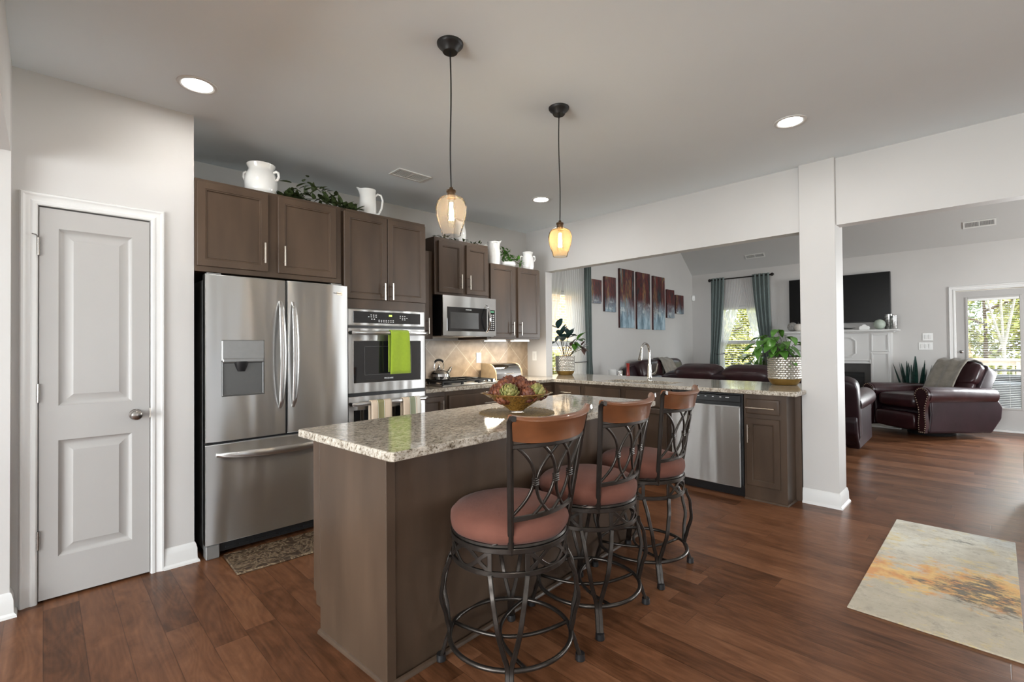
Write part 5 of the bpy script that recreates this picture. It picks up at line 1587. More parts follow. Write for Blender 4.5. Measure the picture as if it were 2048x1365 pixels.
# ------------------------------------------------------------------ crocks, pitchers and vines above the cabinets
def crock(x, y, z, s, label, rz=0.0, hs=1.0):
    t = thing('ceramic_crock', label, 'crock', (x, y, z), rz, group='white pottery above the cabinets')
    mb = MB(); mb.lathe([(0.085 * s, 0), (0.098 * s, 0.006), (0.108 * s, 0.04 * s), (0.110 * s, 0.09 * s), (0.104 * s, 0.125 * s), (0.088 * s, 0.150 * s), (0.082 * s, 0.162 * s), (0.083 * s, 0.172 * s), (0.092 * s, 0.185 * s), (0.095 * s, 0.195 * s), (0.088 * s, 0.197 * s), (0.080 * s, 0.185 * s), (0.078 * s, 0.16 * s), (0.0, 0.15 * s)], n=40)
    mb.v = [(p[0], p[1], p[2] * hs if p[2] > 0.004 else p[2]) for p in mb.v]
    mb.build('vessel', M['ceramic'], t, local=True, smooth=50)
    for sg in (-1, 1):
        mb = MB(); mb.tube([(sg * 0.102 * s, 0, 0.10 * s), (sg * 0.118 * s, 0, 0.105 * s), (sg * 0.128 * s, 0, 0.125 * s), (sg * 0.124 * s, 0, 0.148 * s), (sg * 0.110 * s, 0, 0.155 * s), (sg * 0.090 * s, 0, 0.148 * s)], 0.009 * s, 10, up=(0, 1, 0))
        mb.v = [(p[0], p[1], p[2] * hs) for p in mb.v]
        mb.build('handle', M['ceramic'], t, local=True, smooth=60)
    return t
def pitcher(x, y, z, H, R, label, belly=0.0, rz=0.0):
    t = thing('ceramic_pitcher', label, 'pitcher', (x, y, z), rz, group='white pottery above the cabinets')
    def fn(u, v):
        a = 2 * PI * u
        prof = [(R * 0.92, 0), (R * (1.0 + belly * 0.5), 0.2), (R * (1 + belly), 0.45), (R * (0.97 + belly * 0.7), 0.7), (R * 0.94, 0.92), (R * 1.0, 1.0)]
        k = v * 5; i = min(int(k), 4); s = k - i
        r = lerp(prof[i][0], prof[i + 1][0], s); h = lerp(prof[i][1], prof[i + 1][1], s)
        lip = max(0.0, (h - 0.80) / 0.20) ** 1.5 * max(0.0, math.cos(a - PI)) ** 10
        return ((r + 0.38 * R * lip) * math.cos(a), r * math.sin(a), H * h + 0.02 * lip)
    mb = MB(); mb.grid(fn, 40, 20, True); mb.add([(R * 0.92 * math.cos(2 * PI * k / 40), R * 0.92 * math.sin(2 * PI * k / 40), 0) for k in range(40)], [tuple(range(40))[::-1]])
    mb.build('vessel', M['ceramic'], t, local=True, smooth=60, solid=0.005)
    mb = MB(); mb.tube([(R * 0.93, 0, H * 0.80), (R * 1.25, 0, H * 0.88), (R * 1.65, 0, H * 0.84), (R * 1.85, 0, H * 0.66), (R * 1.70, 0, H * 0.36), (R * 1.35, 0, H * 0.16), (R * (0.98 + belly * 0.4), 0, H * 0.14)], [0.010, 0.009, 0.008, 0.008, 0.008, 0.008, 0.010], 10, up=(0, 1, 0))
    mb.build('handle', M['ceramic'], t, local=True, smooth=60)
    return t
ZT1 = 2.3635
crock(1.085, 3.60, ZT1, 0.96, 'large white two-handled crock above the refrigerator', -0.75, 1.18)
pitcher(1.893, 3.60, ZT1, 0.228, 0.064, 'straight white pitcher standing on the oven cabinet', 0.02, -0.5)
crock(4.075, 3.87, 2.1955, 0.68, 'smaller white two-handled crock at the corner end of the wall cabinets', -0.7, 1.6)
pitcher(3.575, 3.92, 2.1955, 0.27, 0.066, 'tall bellied white pitcher beside the potted ivy', 0.14, 2.5)
pitcher(3.125, 3.95, 2.361, 0.25, 0.050, 'slender white pitcher behind the nearer pendant', 0.30, 0.3)

def vine(name, label, pts, n, seed, size, spread, mat, pot=None, lift=0.0, zmin=None, group=None, cat='plant'):
    """trailing plant: a stem along pts with leaves scattered about it"""
    rnd = random.Random(seed)
    t = thing(name, label, cat, pts[0], group=group)
    mb = MB(); mb.tube(pts, 0.003, 6); mb.build('stem', M['stem'], t)
    mb = MB()
    P = [Vector(p) for p in pts]
    for k in range(n):
        s = rnd.random() * (len(P) - 1); i = min(int(s), len(P) - 2)
        c = P[i].lerp(P[i + 1], s - i)
        sp = spread(s / (len(P) - 1))
        c = c + Vector((rnd.uniform(-1, 1) * sp * 1.3, rnd.uniform(-0.6, 0.6) * sp, rnd.uniform(-0.15, 1) * sp + lift))
        d = Vector((rnd.uniform(-1, 1), rnd.uniform(-1, 0.5), rnd.uniform(-0.5, 0.7)))
        L_ = size * rnd.uniform(0.7, 1.25)
        if zmin is not None:
            c.z = max(c.z, zmin + 0.012)
            if c.z + d.normalized().z * L_ < zmin + 0.01:
                d.z = abs(d.z)
        mb.leaf(c, d, L_, L_ * 0.55, rnd.uniform(0.0, 0.18) if zmin is not None else rnd.uniform(0.1, 0.5), True)
    mb.build('leaves', mat, t, smooth=60)
    if pot:
        pot(t)
    return t
vine('trailing_vine', 'dark variegated trailing vine lying between the crock and the pitcher above the refrigerator',
     [(1.225, 3.55, 2.375), (1.28, 3.56, 2.38), (1.36, 3.57, 2.40), (1.46, 3.56, 2.42), (1.57, 3.55, 2.39), (1.68, 3.52, 2.375), (1.76, 3.50, 2.372)], 150, 3, 0.068,
     lambda s: 0.018 + 0.125 * math.exp(-((s - 0.44) / 0.18) ** 2), M['silkleaf'], zmin=2.3635)
mb = None
vine('trailing_vine', 'thin dark leaf garland lying on top of the microwave cabinet',
     [(2.70, 3.84, 2.372), (2.82, 3.82, 2.375), (2.95, 3.82, 2.375), (3.08, 3.82, 2.374), (3.2, 3.82, 2.373), (3.31, 3.82, 2.372)], 34, 8, 0.042,
     lambda s: 0.022, M['silkleaf'], zmin=2.361)
def whitebowl(t):
    mb = MB(); mb.lathe([(0.045, 0), (0.070, 0.006), (0.085, 0.035), (0.080, 0.062), (0.076, 0.064), (0.070, 0.05), (0, 0.045)], (3.785, 3.90, 2.1955), 32); mb.build('pot', M['ceramic'], t, smooth=60)
vine('potted_ivy', 'green ivy spilling from a low white bowl above the corner wall cabinet',
     [(3.78, 3.90, 2.245), (3.75, 3.93, 2.30), (3.735, 3.95, 2.40), (3.79, 3.94, 2.33), (3.87, 3.89, 2.29), (3.94, 3.86, 2.245)], 85, 5, 0.055,
     lambda s: 0.045 if s < 0.9 else 0.03, M['greenleaf'], whitebowl, zmin=2.1955)

# ------------------------------------------------------------------ counter plants
def hexpot(t, c, R, H, basemat, bodymat, square=False):
    """pot with a dimpled band and a plain tapered foot"""
    def fn(u, v):
        a = 2 * PI * u
        h = v * 0.78 + 0.22
        row = min(v * 10, 9.999)
        d = math.sin((row % 1) * PI) * abs(math.sin(u * 24 * PI + (PI / 2) * (int(row) % 2)))
        r = R * (0.975 - 0.03 * (1 - v)) + 0.0048 * d ** 0.6
        return (c[0] + r * math.cos(a), c[1] + r * math.sin(a), c[2] + H * h)
    mb = MB(); mb.grid(fn, 192, 80, True); mb.build('pot', bodymat, t, smooth=60)
    mb = MB(); mb.lathe([(R * 0.70, 0), (R * 0.74, 0.004), (R * 0.88, H * 0.12), (R * 0.955, H * 0.22)], c, 48); mb.build('pot_foot', basemat, t, smooth=60)
    mb = MB(); mb.lathe([(R * 0.985, H), (R * 1.0, H * 1.005), (R * 0.93, H * 1.0), (R * 0.92, H * 0.9), (0, H * 0.9)], c, 48); fixnormals(mb.build('soil', M['soil'], t, smooth=40))
rnd = random.Random(11)
c = Vector((4.93, 1.395, 0.921))
t = thing('potted_pothos', 'leafy green pothos in a dimpled silver pot with gold foot against the pillar', 'potted plant', c)
hexpot(t, c, 0.142, 0.26, M['goldpot'], M['silverpot'])
mb = MB(); ms = MB()
for k in range(60):
    a = rnd.uniform(0, 2 * PI); q = rnd.uniform(0.02, 0.17)
    tip = c + Vector((math.cos(a) * q * 1.15, math.sin(a) * q * 1.25 + 0.05, 0.26 + rnd.uniform(0.0, 0.24) * (1.15 - q * 3.0) + rnd.uniform(-0.05, 0.04)))
    if tip.y < 1.26 and tip.z < 1.2 and tip.x < 4.75:
        tip.x += 0.1
    base = c + Vector((math.cos(a) * 0.05, math.sin(a) * 0.05, 0.235))
    mid = (base + tip) / 2 + Vector((0, 0, 0.05))
    ms.tube([base, mid, tip], 0.0025, 5)
    d = Vector((math.cos(a) * 0.8 + rnd.uniform(-.3, .3), math.sin(a) * 0.8 + rnd.uniform(-.3, .3), rnd.uniform(-0.9, 0.1)))
    L_ = rnd.uniform(0.09, 0.14)
    mb.leaf(tip, d, L_, L_ * 0.78, rnd.uniform(0.1, 0.5), True)
mb.build('leaves', M['greenleaf'], t, smooth=60); ms.build('stems', M['stem'], t)

c = Vector((4.88, 3.975, 0.921))
t = thing('potted_rubber_plant', 'dark rubber plant in a dimpled grey-gold pot at the window end of the counter', 'potted plant', c)
hexpot(t, c, 0.128, 0.245, M['goldpot'], M['silverpot'])
mb = MB(); ms = MB(); mg = MB(); mbr = MB()
spec = [(-0.07, 0.02, 0.54, 'p'), (-0.06, 0.0, 0.40, 'p'), (0.02, -0.02, 0.42, 'p'), (0.06, 0.03, 0.36, 'p'), (0.11, -0.05, 0.33, 'g'), (0.10, 0.02, 0.30, 'g'), (0.0, 0.03, 0.31, 'p'),
        (-0.03, -0.05, 0.24, 'b'), (0.02, -0.06, 0.22, 'b'), (0.12, -0.10, 0.20, 'b'), (0.10, -0.12, 0.16, 'b'), (0.15, -0.06, 0.22, 'b'), (-0.08, 0.04, 0.30, 'p'), (0.05, -0.08, 0.14, 'g')]
for (sx, sy, dz, kind) in spec:
    tip = c + Vector((sx * 0.75 - sy * 0.2, -sx * 0.7 + sy, 0.22 + dz * 0.72))
    base = c + Vector((sx * 0.2, sy * 0.2, 0.22))
    ms.tube([base, (base + tip) / 2 + Vector((0, 0, 0.02)), tip], 0.004, 6)
    for q in range(3):
        d = Vector((sx * 2 + rnd.uniform(-.5, .5), -sx * 2 + rnd.uniform(-.6, .4), rnd.uniform(-0.1, 0.9) if dz > 0.3 else rnd.uniform(-0.6, 0.5)))
        L_ = rnd.uniform(0.13, 0.18) if dz > 0.25 else rnd.uniform(0.11, 0.15)
        {'p': mb, 'g': mg, 'b': mbr}[kind].leaf(tip, d, L_, L_ * (0.62 if kind != 'b' else 0.32), rnd.uniform(0.0, 0.3))
mb.build('leaves', M['purpleleaf'], t, smooth=60); mg.build('bright_leaves', M['greenleaf'], t, smooth=60); mbr.build('bronze_leaves', M['brownleaf'], t, smooth=60); ms.build('stems', M['stem'], t)

# ------------------------------------------------------------------ island centrepiece
ZI = 0.9215
BC = (1.925, 1.925)
mb = MB(); mb.lathe([(0, 0.004), (0.195, 0.004), (0.205, 0.003), (0.212, 0.0)], (BC[0], BC[1], ZI), 48)
for k in range(40):
    a = 2 * PI * k / 40
    mb.tube([(BC[0] + 0.212 * math.cos(a + q * 0.055), BC[1] + 0.212 * math.sin(a + q * 0.055), ZI + 0.0025 + 0.002 * (q % 2)) for q in range(3)], 0.0022, 5)
tag(mb.build('placemat', M['placemat'], loc=(BC[0], BC[1], ZI), smooth=40), 'round gold openwork placemat on the island', 'placemat')
ZB = ZI + 0.0045
t = thing('decorative_bowl', 'flared amber glass bowl heaped with artichokes on the island', 'bowl', (BC[0], BC[1], ZB))
mb = MB(); mb.lathe([(0.038, 0.012), (0.045, 0.020), (0.105, 0.064), (0.172, 0.106), (0.182, 0.109), (0.176, 0.112), (0.100, 0.072), (0.040, 0.030), (0, 0.026)], (BC[0], BC[1], ZB), 56, sq=3.2)
mb.build('bowl_body', M['bowl'], t, smooth=40)
mb = MB(); mb.lathe([(0.040, 0), (0.042, 0.004), (0.037, 0.012), (0, 0.012)], (BC[0], BC[1], ZB), 32); mb.build('bowl_foot', M['shadeglass'], t)
def artichoke(seed, R, mat, label, group):
    rnd = random.Random(seed)
    mb = MB()
    mb.blob((0, 0, R * 0.9), (R * 0.75, R * 0.75, R * 0.8), 1, 1, 14, 8)
    rows = 6
    for j in range(rows):
        ph = lerp(-0.5, 1.15, j / (rows - 1))
        n_ = [9, 10, 10, 9, 7, 4][j]
        for k in range(n_):
            a = 2 * PI * (k + 0.5 * (j % 2)) / n_ + rnd.uniform(-.08, .08)
            rr = R * 0.80 * math.cos(ph)
            base = Vector((rr * math.cos(a), rr * math.sin(a), R * 0.9 + R * 0.78 * math.sin(ph) - R * 0.18))
            out = Vector((math.cos(a), math.sin(a), 0))
            nrm = (out * math.cos(ph) + Vector((0, 0, 1)) * math.sin(ph)).normalized()
            d = (Vector((0, 0, 1)) * math.cos(ph) - out * math.sin(ph) + nrm * 0.55).normalized()
            L_ = R * rnd.uniform(0.62, 0.78)
            mb.leaf(base + nrm * R * 0.06, d, L_, R * 0.66, 0.40, False, 4, -0.14, up=nrm)
    o = mb.build('artichoke', mat, local=True, smooth=50, solid=0.003)
    return tag(o, label, 'artichoke', group)
GA = 'russet artichokes heaped in the amber bowl'
a0 = artichoke(1, 0.050, M['artired'], 'russet artichoke heaped in the amber glass bowl', GA)
pos = [(-0.10, 0.06, 0.085, 0.1), (-0.04, 0.11, 0.095, 1.0), (0.05, 0.10, 0.095, 2.1), (0.11, 0.03, 0.088, 0.5), (0.10, -0.07, 0.090, 1.7), (0.02, 0.0, 0.125, 0.3), (-0.045, 0.035, 0.125, 2.9), (0.005, -0.09, 0.085, 1.3), (0.06, 0.045, 0.135, 4.0), (0.06, -0.03, 0.110, 3.3), (-0.09, -0.02, 0.075, 5.0), (-0.01, 0.065, 0.140, 0.7), (0.0, 0.0, 0.055, 0.0), (0.12, -0.01, 0.105, 2.0)]
for i, (x, y, z, rz) in enumerate(pos):
    o = a0 if i == 0 else a0.copy()
    if i:
        COL.objects.link(o)
    o.location = (BC[0] + x, BC[1] + y, ZB + z - 0.028); o.rotation_euler = (0.25 * math.sin(rz * 3), 0.25 * math.cos(rz * 2), rz)
g1 = artichoke(7, 0.047, M['artigreen'], 'green artichoke at the left front of the amber bowl', None)
g1.location = (BC[0] - 0.088, BC[1] - 0.025, ZB + 0.088); g1.rotation_euler = (0.5, -0.4, 0)
g2 = artichoke(9, 0.044, M['artigreen'], 'green artichoke at the right front of the amber bowl', None)
g2.location = (BC[0] + 0.025, BC[1] - 0.118, ZB + 0.085); g2.rotation_euler = (0.35, 0.15, 1)

# ------------------------------------------------------------------ bar stools
def make_stool(label):
    t = thing('bar_stool', label, 'bar stool', (0, 0, 0), 0, 'swivel bar stools at the island')
    B = lambda mb, n, m, s=35: mb.build(n, m, t, local=True, smooth=s)
    R = 0.236
    mb = MB(); mb.lathe([(0, 0.566), (0.215, 0.566), (0.232, 0.570), (0.242, 0.584), (0.246, 0.604), (0.242, 0.626), (0.223, 0.646), (0.175, 0.661), (0.10, 0.671), (0, 0.675)], n=56)
    rnd = random.Random(2)
    mb.v = [(x * (1 + 0.012 * math.sin(7 * math.atan2(y, x)) * (1 if z < 0.61 else 0)), y * (1 + 0.012 * math.sin(7 * math.atan2(y, x)) * (1 if z < 0.61 else 0)), z) for x, y, z in mb.v]
    B(mb, 'seat_cushion', M['suede'], 180)
    mb = MB(); mb.lathe([(0.19, 0.556), (0.232, 0.556), (0.238, 0.561), (0.233, 0.568), (0.19, 0.568)], n=56); mb.lathe([(0.0, 0.548), (0.12, 0.548), (0.12, 0.566), (0, 0.566)], n=32); B(mb, 'seat_pan', M['stoolmetal'])
    mb = MB()
    ring = lambda r, z: arcpts((0, 0), r, 0, 2 * PI * 55 / 56, 55, z)
    mb.bar(ring(R, 0.547), 0.012, 0.020, closed=True, up=(0, 0, 1))
    mb.bar(ring(R, 0.462), 0.012, 0.020, closed=True, up=(0, 0, 1))
    for q in range(4):
        a0 = PI / 4 + q * PI / 2
        for s in (-1, 1):
            a = a0 + s * 0.30
            mb.bar([(R * math.cos(a), R * math.sin(a), 0.458), (R * math.cos(a), R * math.sin(a), 0.55)], 0.018, 0.007, up=(math.cos(a), math.sin(a), 0))
        b0, b1 = a0 + 0.30, a0 + PI / 2 - 0.30
        for s in (-1, 1):
            pts = []
            for k in range(17):
                u = k / 16; a = lerp(b0, b1, u)
                z = 0.5045 + s * 0.037 * math.cos(PI * (u - 0.5) / 0.58)
                pts.append((R * math.cos(a), R * math.sin(a), z))
            mb.bar(pts, 0.015, 0.006, up=lambda i, p=pts: (p[i][0], p[i][1], 0))
    B(mb, 'swivel_apron', M['stoolmetal'])
    for q in range(4):
        a0 = PI / 4 + q * PI / 2
        mb = MB()
        for s in (-1, 1):
            pts = []
            for k in range(21):
                u = k / 20; z = lerp(0.460, 0.018, u)
                keys = [(0, 0.236), (0.2, 0.268), (0.4, 0.280), (0.6, 0.262), (0.75, 0.252), (0.9, 0.272), (1.0, 0.288)]
                for (p, q1), (p2, q2) in zip(keys, keys[1:]):
                    if p <= u <= p2:
                        w = (u - p) / (p2 - p); w = w * w * (3 - 2 * w); r = lerp(q1, q2, w)
                sp = 0.30 * max(0.0, 1 - u / 0.72) ** 0.85 + 0.0
                off = R * math.sin(sp) * s + 0.0075 * s * min(1, u / 0.5)
                ca, sa = math.cos(a0), math.sin(a0)
                pts.append((r * ca - off * sa, r * sa + off * ca, z))
            mb.bar(pts, 0.018, 0.015, up=lambda i: (math.cos(a0), math.sin(a0), 0))
        lg = B(mb, 'leg', M['stoolmetal'])
        mb = MB(); c_ = (0.288 * math.cos(a0), 0.288 * math.sin(a0), 0)
        mb.lathe([(0.019, 0), (0.021, 0.003), (0.019, 0.028), (0, 0.030)], c_, 14); mb.build('foot_cap', M['black'], lg, local=True)
    mb = MB(); mb.tube(ring(0.250, 0.122), 0.0095, 10, closed=True); B(mb, 'foot_ring', M['stoolmetal'], 60)
    for s in (0, 1):
        mb = MB(); pts = []
        for k in range(19):
            u = k / 18; x = lerp(-0.242, 0.242, u)
            y = 0.055 * math.cos(PI * (u - 0.5)) - 0.10 * abs(2 * u - 1) ** 2 * 0.5
            y -= 0.012
            p = (x, y) if s == 0 else (-y, x)
            a = PI / 4
            pts.append((p[0] * math.cos(a) - p[1] * math.sin(a), p[0] * math.sin(a) + p[1] * math.cos(a), 0.122))
        mb.tube(pts, 0.008, 8); B(mb, 'stretcher', M['stoolmetal'], 60)
    # back: posts on the rear of the seat, curved about the sitter
    def bp(x, z):
        s = (z - 0.55) / 0.48
        hw = 0.158 + 0.060 * s
        y0 = -0.170 - 0.062 * s
        c = 0.030 + 0.040 * min(1, max(0, s))
        return Vector((x, y0 - c * (1 - (x / hw) ** 2), z))
    for s in (-1, 1):
        mb = MB(); pts = []
        for k in range(13):
            z = lerp(0.535, 1.035, k / 12); w = 0.158 + 0.060 * (z - 0.55) / 0.48
            pts.append(bp(s * w, z))
        pts.append(pts[-1] + Vector((s * 0.003, -0.010, 0.012))); pts.append(pts[-1] + Vector((s * 0.003, -0.016, 0.002)))
        mb.bar(pts, 0.019, 0.021, up=lambda i: (0.25 * s, 1, 0)); B(mb, 'back_post', M['stoolmetal'])
    def rail(z, w, h):
        hw = 0.158 + 0.060 * (z - 0.55) / 0.48
        mb = MB(); mb.bar([bp(hw * (2 * k / 16 - 1), z) for k in range(17)], w, h, up=(0, 0, 1)); return mb
    B(rail(0.668, 0.014, 0.018), 'back_rail', M['stoolmetal']); B(rail(0.944, 0.014, 0.018), 'back_rail', M['stoolmetal'])
    mb = MB()
    for cx in (-0.098, 0.0, 0.098):
        for s in (-1, 1):
            pts = []
            for k in range(17):
                u = k / 16; z = lerp(0.668, 0.944, u)
                x = cx + s * (0.006 + 0.085 * (2 * u - 1) ** 2)
                hw = 0.150 + 0.060 * (z - 0.55) / 0.48
                pts.append(bp(max(-hw, min(hw, x)), z))
            mb.bar(pts, 0.0115, 0.0095, up=(0, 1, 0))
        p = bp(cx, 0.806)
        for q in range(4):
            mb.box((p.x - 0.013, p.y - 0.008, p.z - 0.016 + q * 0.008), (p.x + 0.013, p.y + 0.008, p.z - 0.009 + q * 0.008), 0.002)
    B(mb, 'back_scrollwork', M['stoolmetal'], 60)
    mb = MB(); pts = []; 
    sec = []
    N_ = 24
    vs = []; 
    prof = [(0.011, 0.0), (0.011, 0.062), (0.016, 0.078), (0.010, 0.092), (-0.002, 0.096), (-0.016, 0.090), (-0.020, 0.080), (-0.011, 0.064), (-0.011, 0.0)]
    m = len(prof)
    for k in range(N_ + 1):
        x = lerp(-1, 1, k / N_) * (0.158 + 0.060 * (1.0 - 0.55) / 0.48 - 0.004)
        e = abs(2 * k / N_ - 1)
        rise = 0.016 * e ** 4
        for (dy, dz) in prof:
            z = 0.951 + dz * (1 + 0.0 * e)
            q = bp(x * (1 + 0.0), min(z, 1.03))
            vs.append((q.x * (1 + 0.05 * (dz / 0.09)), q.y + dy, z + rise))
    fs = [(k * m + j, k * m + (j + 1) % m, (k + 1) * m + (j + 1) % m, (k + 1) * m + j) for k in range(N_) for j in range(m)] + [tuple(range(m)), tuple(N_ * m + j for j in range(m))]
    mb.add(vs, fs); fixnormals(B(mb, 'crest_rail', M['crestwood'], 50))
    for s in (-1, 1):
        mb = MB(); mb.tube([(s * 0.160, -0.180, 0.60), (s * 0.182, -0.150, 0.583), (s * 0.200, -0.118, 0.566)], 0.004, 6); B(mb, 'back_brace', M['stoolmetal'])
    return t
s1 = make_stool('nearest pewter bar stool with rose seat, at the near end of the island')
s1.location = (1.383, 1.432, 0); s1.rotation_euler = (0, 0, 0.0)
dup(s1, (1.958, 1.458, 0), 0.02, 'middle pewter bar stool with rose seat, between the other two at the island')
dup(s1, (2.540, 1.492, 0), 0.07, 'farthest pewter bar stool with rose seat, in front of the dishwasher')

# ------------------------------------------------------------------ rugs
mb = MB()
mb.box((-0.825, -0.30, 0), (0.825, 0.30, 0.008), 0.003)
o = mb.build('runner_rug', M['rug'], local=True, smooth=40); o.location = (3.642, 0.235, 0.0005)
tag(o, 'cream rug with golden and charcoal abstract smears on the wood floor', 'rug')
o['label'] = 'cream rug with golden and charcoal abstract smears on the wood floor'
mb = MB(); mb.box((-0.42, -0.175, 0), (0.42, 0.175, 0.012), 0.006)
o = mb.build('kitchen_mat', M['damask'], local=True, smooth=40); o.location = (1.215, 3.225, 0.0005); o.rotation_euler = (0, 0, -0.03)
tag(o, 'brown damask cushioned mat on the floor in front of the refrigerator', 'mat')

# ------------------------------------------------------------------ canvases
ART = [(6.23, 6.54, 1.991, 2.375, 'small dark canvas nearest the left window'), (6.635, 6.96, 1.869, 2.454, 'tall narrow dark canvas with tan lower half, second from the window'),
       (7.085, 7.545, 1.608, 2.635, 'large streaked canvas at the left of the big trio'), (7.645, 8.10, 1.595, 2.631, 'large streaked canvas in the middle of the big trio'),
       (8.225, 8.665, 1.592, 2.616, 'large streaked canvas at the right of the big trio'), (8.765, 9.06, 1.841, 2.402, 'tall narrow plum canvas right of the big trio'), (9.14, 9.46, 1.939, 2.319, 'small dark canvas nearest the far corner')]
for (x0, x1, z0, z1, lb) in ART:
    t = thing('wall_canvas', lb, 'painting', ((x0 + x1) / 2, 4.58, z0), group='seven-piece abstract canvas set')
    mb = MB(); mb.box((x0, 4.545, z0), (x1, 4.58, z1)); mb.build('stretched_edge', M['canvasedge'], t, smooth=0)
    mb = MB(); mb.box((x0, 4.541, z0), (x1, 4.5455, z1)); mb.build('painted_face', M['canvas'], t, smooth=0)

# ------------------------------------------------------------------ curtains
def curtain(name, label, axis, P, a_top, a_mid, a_bot, z_top, z_tie, z_bot, waves, amp, mat, group, sign=-1):
    """hanging cloth; a_* = (left, right) extents at rod, tie and hem along the wall"""
    def ext(z):
        if z > z_tie:
            s = (z_top - z) / (z_top - z_tie)
            f = s ** 1.5
            return (lerp(a_top[0], a_mid[0], f), lerp(a_top[1], a_mid[1], f))
        s = (z_tie - z) / (z_tie - z_bot); f = s ** 0.6
        return (lerp(a_mid[0], a_bot[0], f), lerp(a_mid[1], a_bot[1], f))
    nu = waves * 10
    def fn(u, v):
        z = lerp(z_top, z_bot, v)
        e = ext(z)
        a = lerp(e[0], e[1], u)
        w = abs(e[1] - e[0]) / max(1e-6, abs(a_top[1] - a_top[0]))
        off = amp * (0.55 + 0.45 * min(1, w)) * math.sin(2 * PI * waves * u + 0.7 * math.sin(3 * v))
        return (a, P + off, z) if axis == 'Y' else (P + off, a, z)
    mb = MB(); mb.grid(fn, nu, 40)
    c = ((a_bot[0] + a_bot[1]) / 2, P, z_bot) if axis == 'Y' else (P, (a_bot[0] + a_bot[1]) / 2, z_bot)
    o = mb.build(name, mat, loc=c, smooth=180)
    return tag(o, label, 'curtain', group)
GC = 'curtains of the far window'; GS = 'sheers of the far window'
curtain('drape', 'teal drape at the left side of the far window', 'X', 9.845, (4.13, 3.86), (4.16, 3.98), (4.22, 3.97), 2.665, 1.12, 0.03, 4, 0.03, M['teal'], GC)
curtain('drape', 'teal drape at the right side of the far window beside the television', 'X', 9.845, (3.33, 3.02), (3.16, 2.98), (3.18, 2.96), 2.665, 1.12, 0.03, 4, 0.03, M['teal'], GC)
curtain('sheer_curtain', 'white sheer tied back to the left in the far window', 'X', 9.905, (3.87, 3.50), (4.04, 3.92), (4.06, 3.84), 2.655, 1.12, 0.05, 7, 0.011, M['sheer'], GS)
curtain('sheer_curtain', 'white sheer tied back to the right in the far window', 'X', 9.905, (3.56, 3.27), (3.24, 3.13), (3.30, 3.10), 2.655, 1.12, 0.05, 7, 0.011, M['sheer'], GS)
t = thing('curtain_rod', 'dark bronze curtain rod with ball finials above the far window', 'curtain rod', (9.86, 3.57, 2.63))
mb = MB(); mb.cyl((9.86, 4.15, 2.63), (9.86, 2.99, 2.63), 0.013, 12); mb.build('rod', M['rodmetal'], t)
for y in (4.165, 2.975):
    mb = MB(); mb.blob((9.86, y, 2.63), (0.032, 0.032, 0.032), 1, 1, 14, 10); mb.build('finial', M['rodmetal'], t, smooth=180)
    mb = MB(); mb.box((9.86, y - 0.008 + (-0.05 if y > 3.5 else 0.05), 2.62), (9.95, y + 0.008 + (-0.05 if y > 3.5 else 0.05), 2.64)); mb.build('bracket', M['rodmetal'], t, smooth=0)
for y, s in ((3.99, 'left'), (3.17, 'right')):
    pts = [(9.872 + 0.045 * math.cos(2 * PI * k / 24), y + 0.115 * math.sin(2 * PI * k / 24), 1.12 + 0.012 * math.cos(2 * PI * k / 24)) for k in range(24)]
    mb = MB(); mb.tube(pts, 0.006, 6, closed=True); tag(mb.build('tieback', M['rodmetal'], loc=(9.87, y, 1.12), smooth=60), 'dark tieback cord holding the %s curtains of the far window' % s, 'tieback')
curtain('sheer_curtain', 'white sheer swept left in the window nearest the kitchen', 'Y', 4.535, (4.78, 5.56), (4.74, 5.16), (4.74, 5.10), 2.55, 1.15, 0.05, 9, 0.016, M['sheer'], 'sheers of the side window')
curtain('sheer_curtain', 'white sheer tied back right in the window nearest the kitchen', 'Y', 4.505, (5.50, 5.99), (5.72, 6.04), (5.62, 6.02), 2.55, 1.05, 0.05, 9, 0.016, M['sheer'], 'sheers of the side window')
curtain('drape', 'teal drape beside the smallest left canvas', 'Y', 4.475, (6.00, 6.14), (6.05, 6.15), (6.03, 6.20), 2.56, 1.05, 0.03, 3, 0.028, M['teal'], None)
t = thing('curtain_rod', 'dark curtain rod above the side window, behind the beam', 'curtain rod', (5.45, 4.50, 2.53))
mb = MB(); mb.cyl((4.72, 4.50, 2.53), (6.17, 4.50, 2.53), 0.013, 12); mb.build('rod', M['rodmetal'], t)
mb = MB(); mb.box((6.155, 4.50, 2.52), (6.17, 4.58, 2.54)); mb.build('bracket', M['rodmetal'], t, smooth=0)
pts = [(5.90 + 0.17 * math.cos(2 * PI * k / 24), 4.50 + 0.045 * math.sin(2 * PI * k / 24), 1.05) for k in range(24)]
mb = MB(); mb.tube(pts, 0.006, 6, closed=True); tag(mb.build('tieback', M['rodmetal'], loc=(5.90, 4.50, 1.05), smooth=60), 'dark tieback around the curtains nearest the kitchen', 'tieback')

# motion sensor
t = thing('motion_sensor', 'small white motion sensor in the far corner above the sofa', 'sensor', (9.92, 4.55, 2.30))
mb = MB(); mb.T = Matrix.Translation((9.925, 4.545, 2.30)) @ Matrix.Rotation(PI / 4, 4, 'Z'); mb.blob((0, 0, 0), (0.025, 0.035, 0.06), 0.5, 0.5); mb.build('case', M['white'], t, smooth=180)
mb = MB(); mb.T = Matrix.Translation((9.925, 4.545, 2.30)) @ Matrix.Rotation(PI / 4, 4, 'Z'); mb.box((-0.030, -0.018, -0.035), (-0.022, 0.018, 0.0), 0.004); mb.build('sensor_window', M['trim'], t)

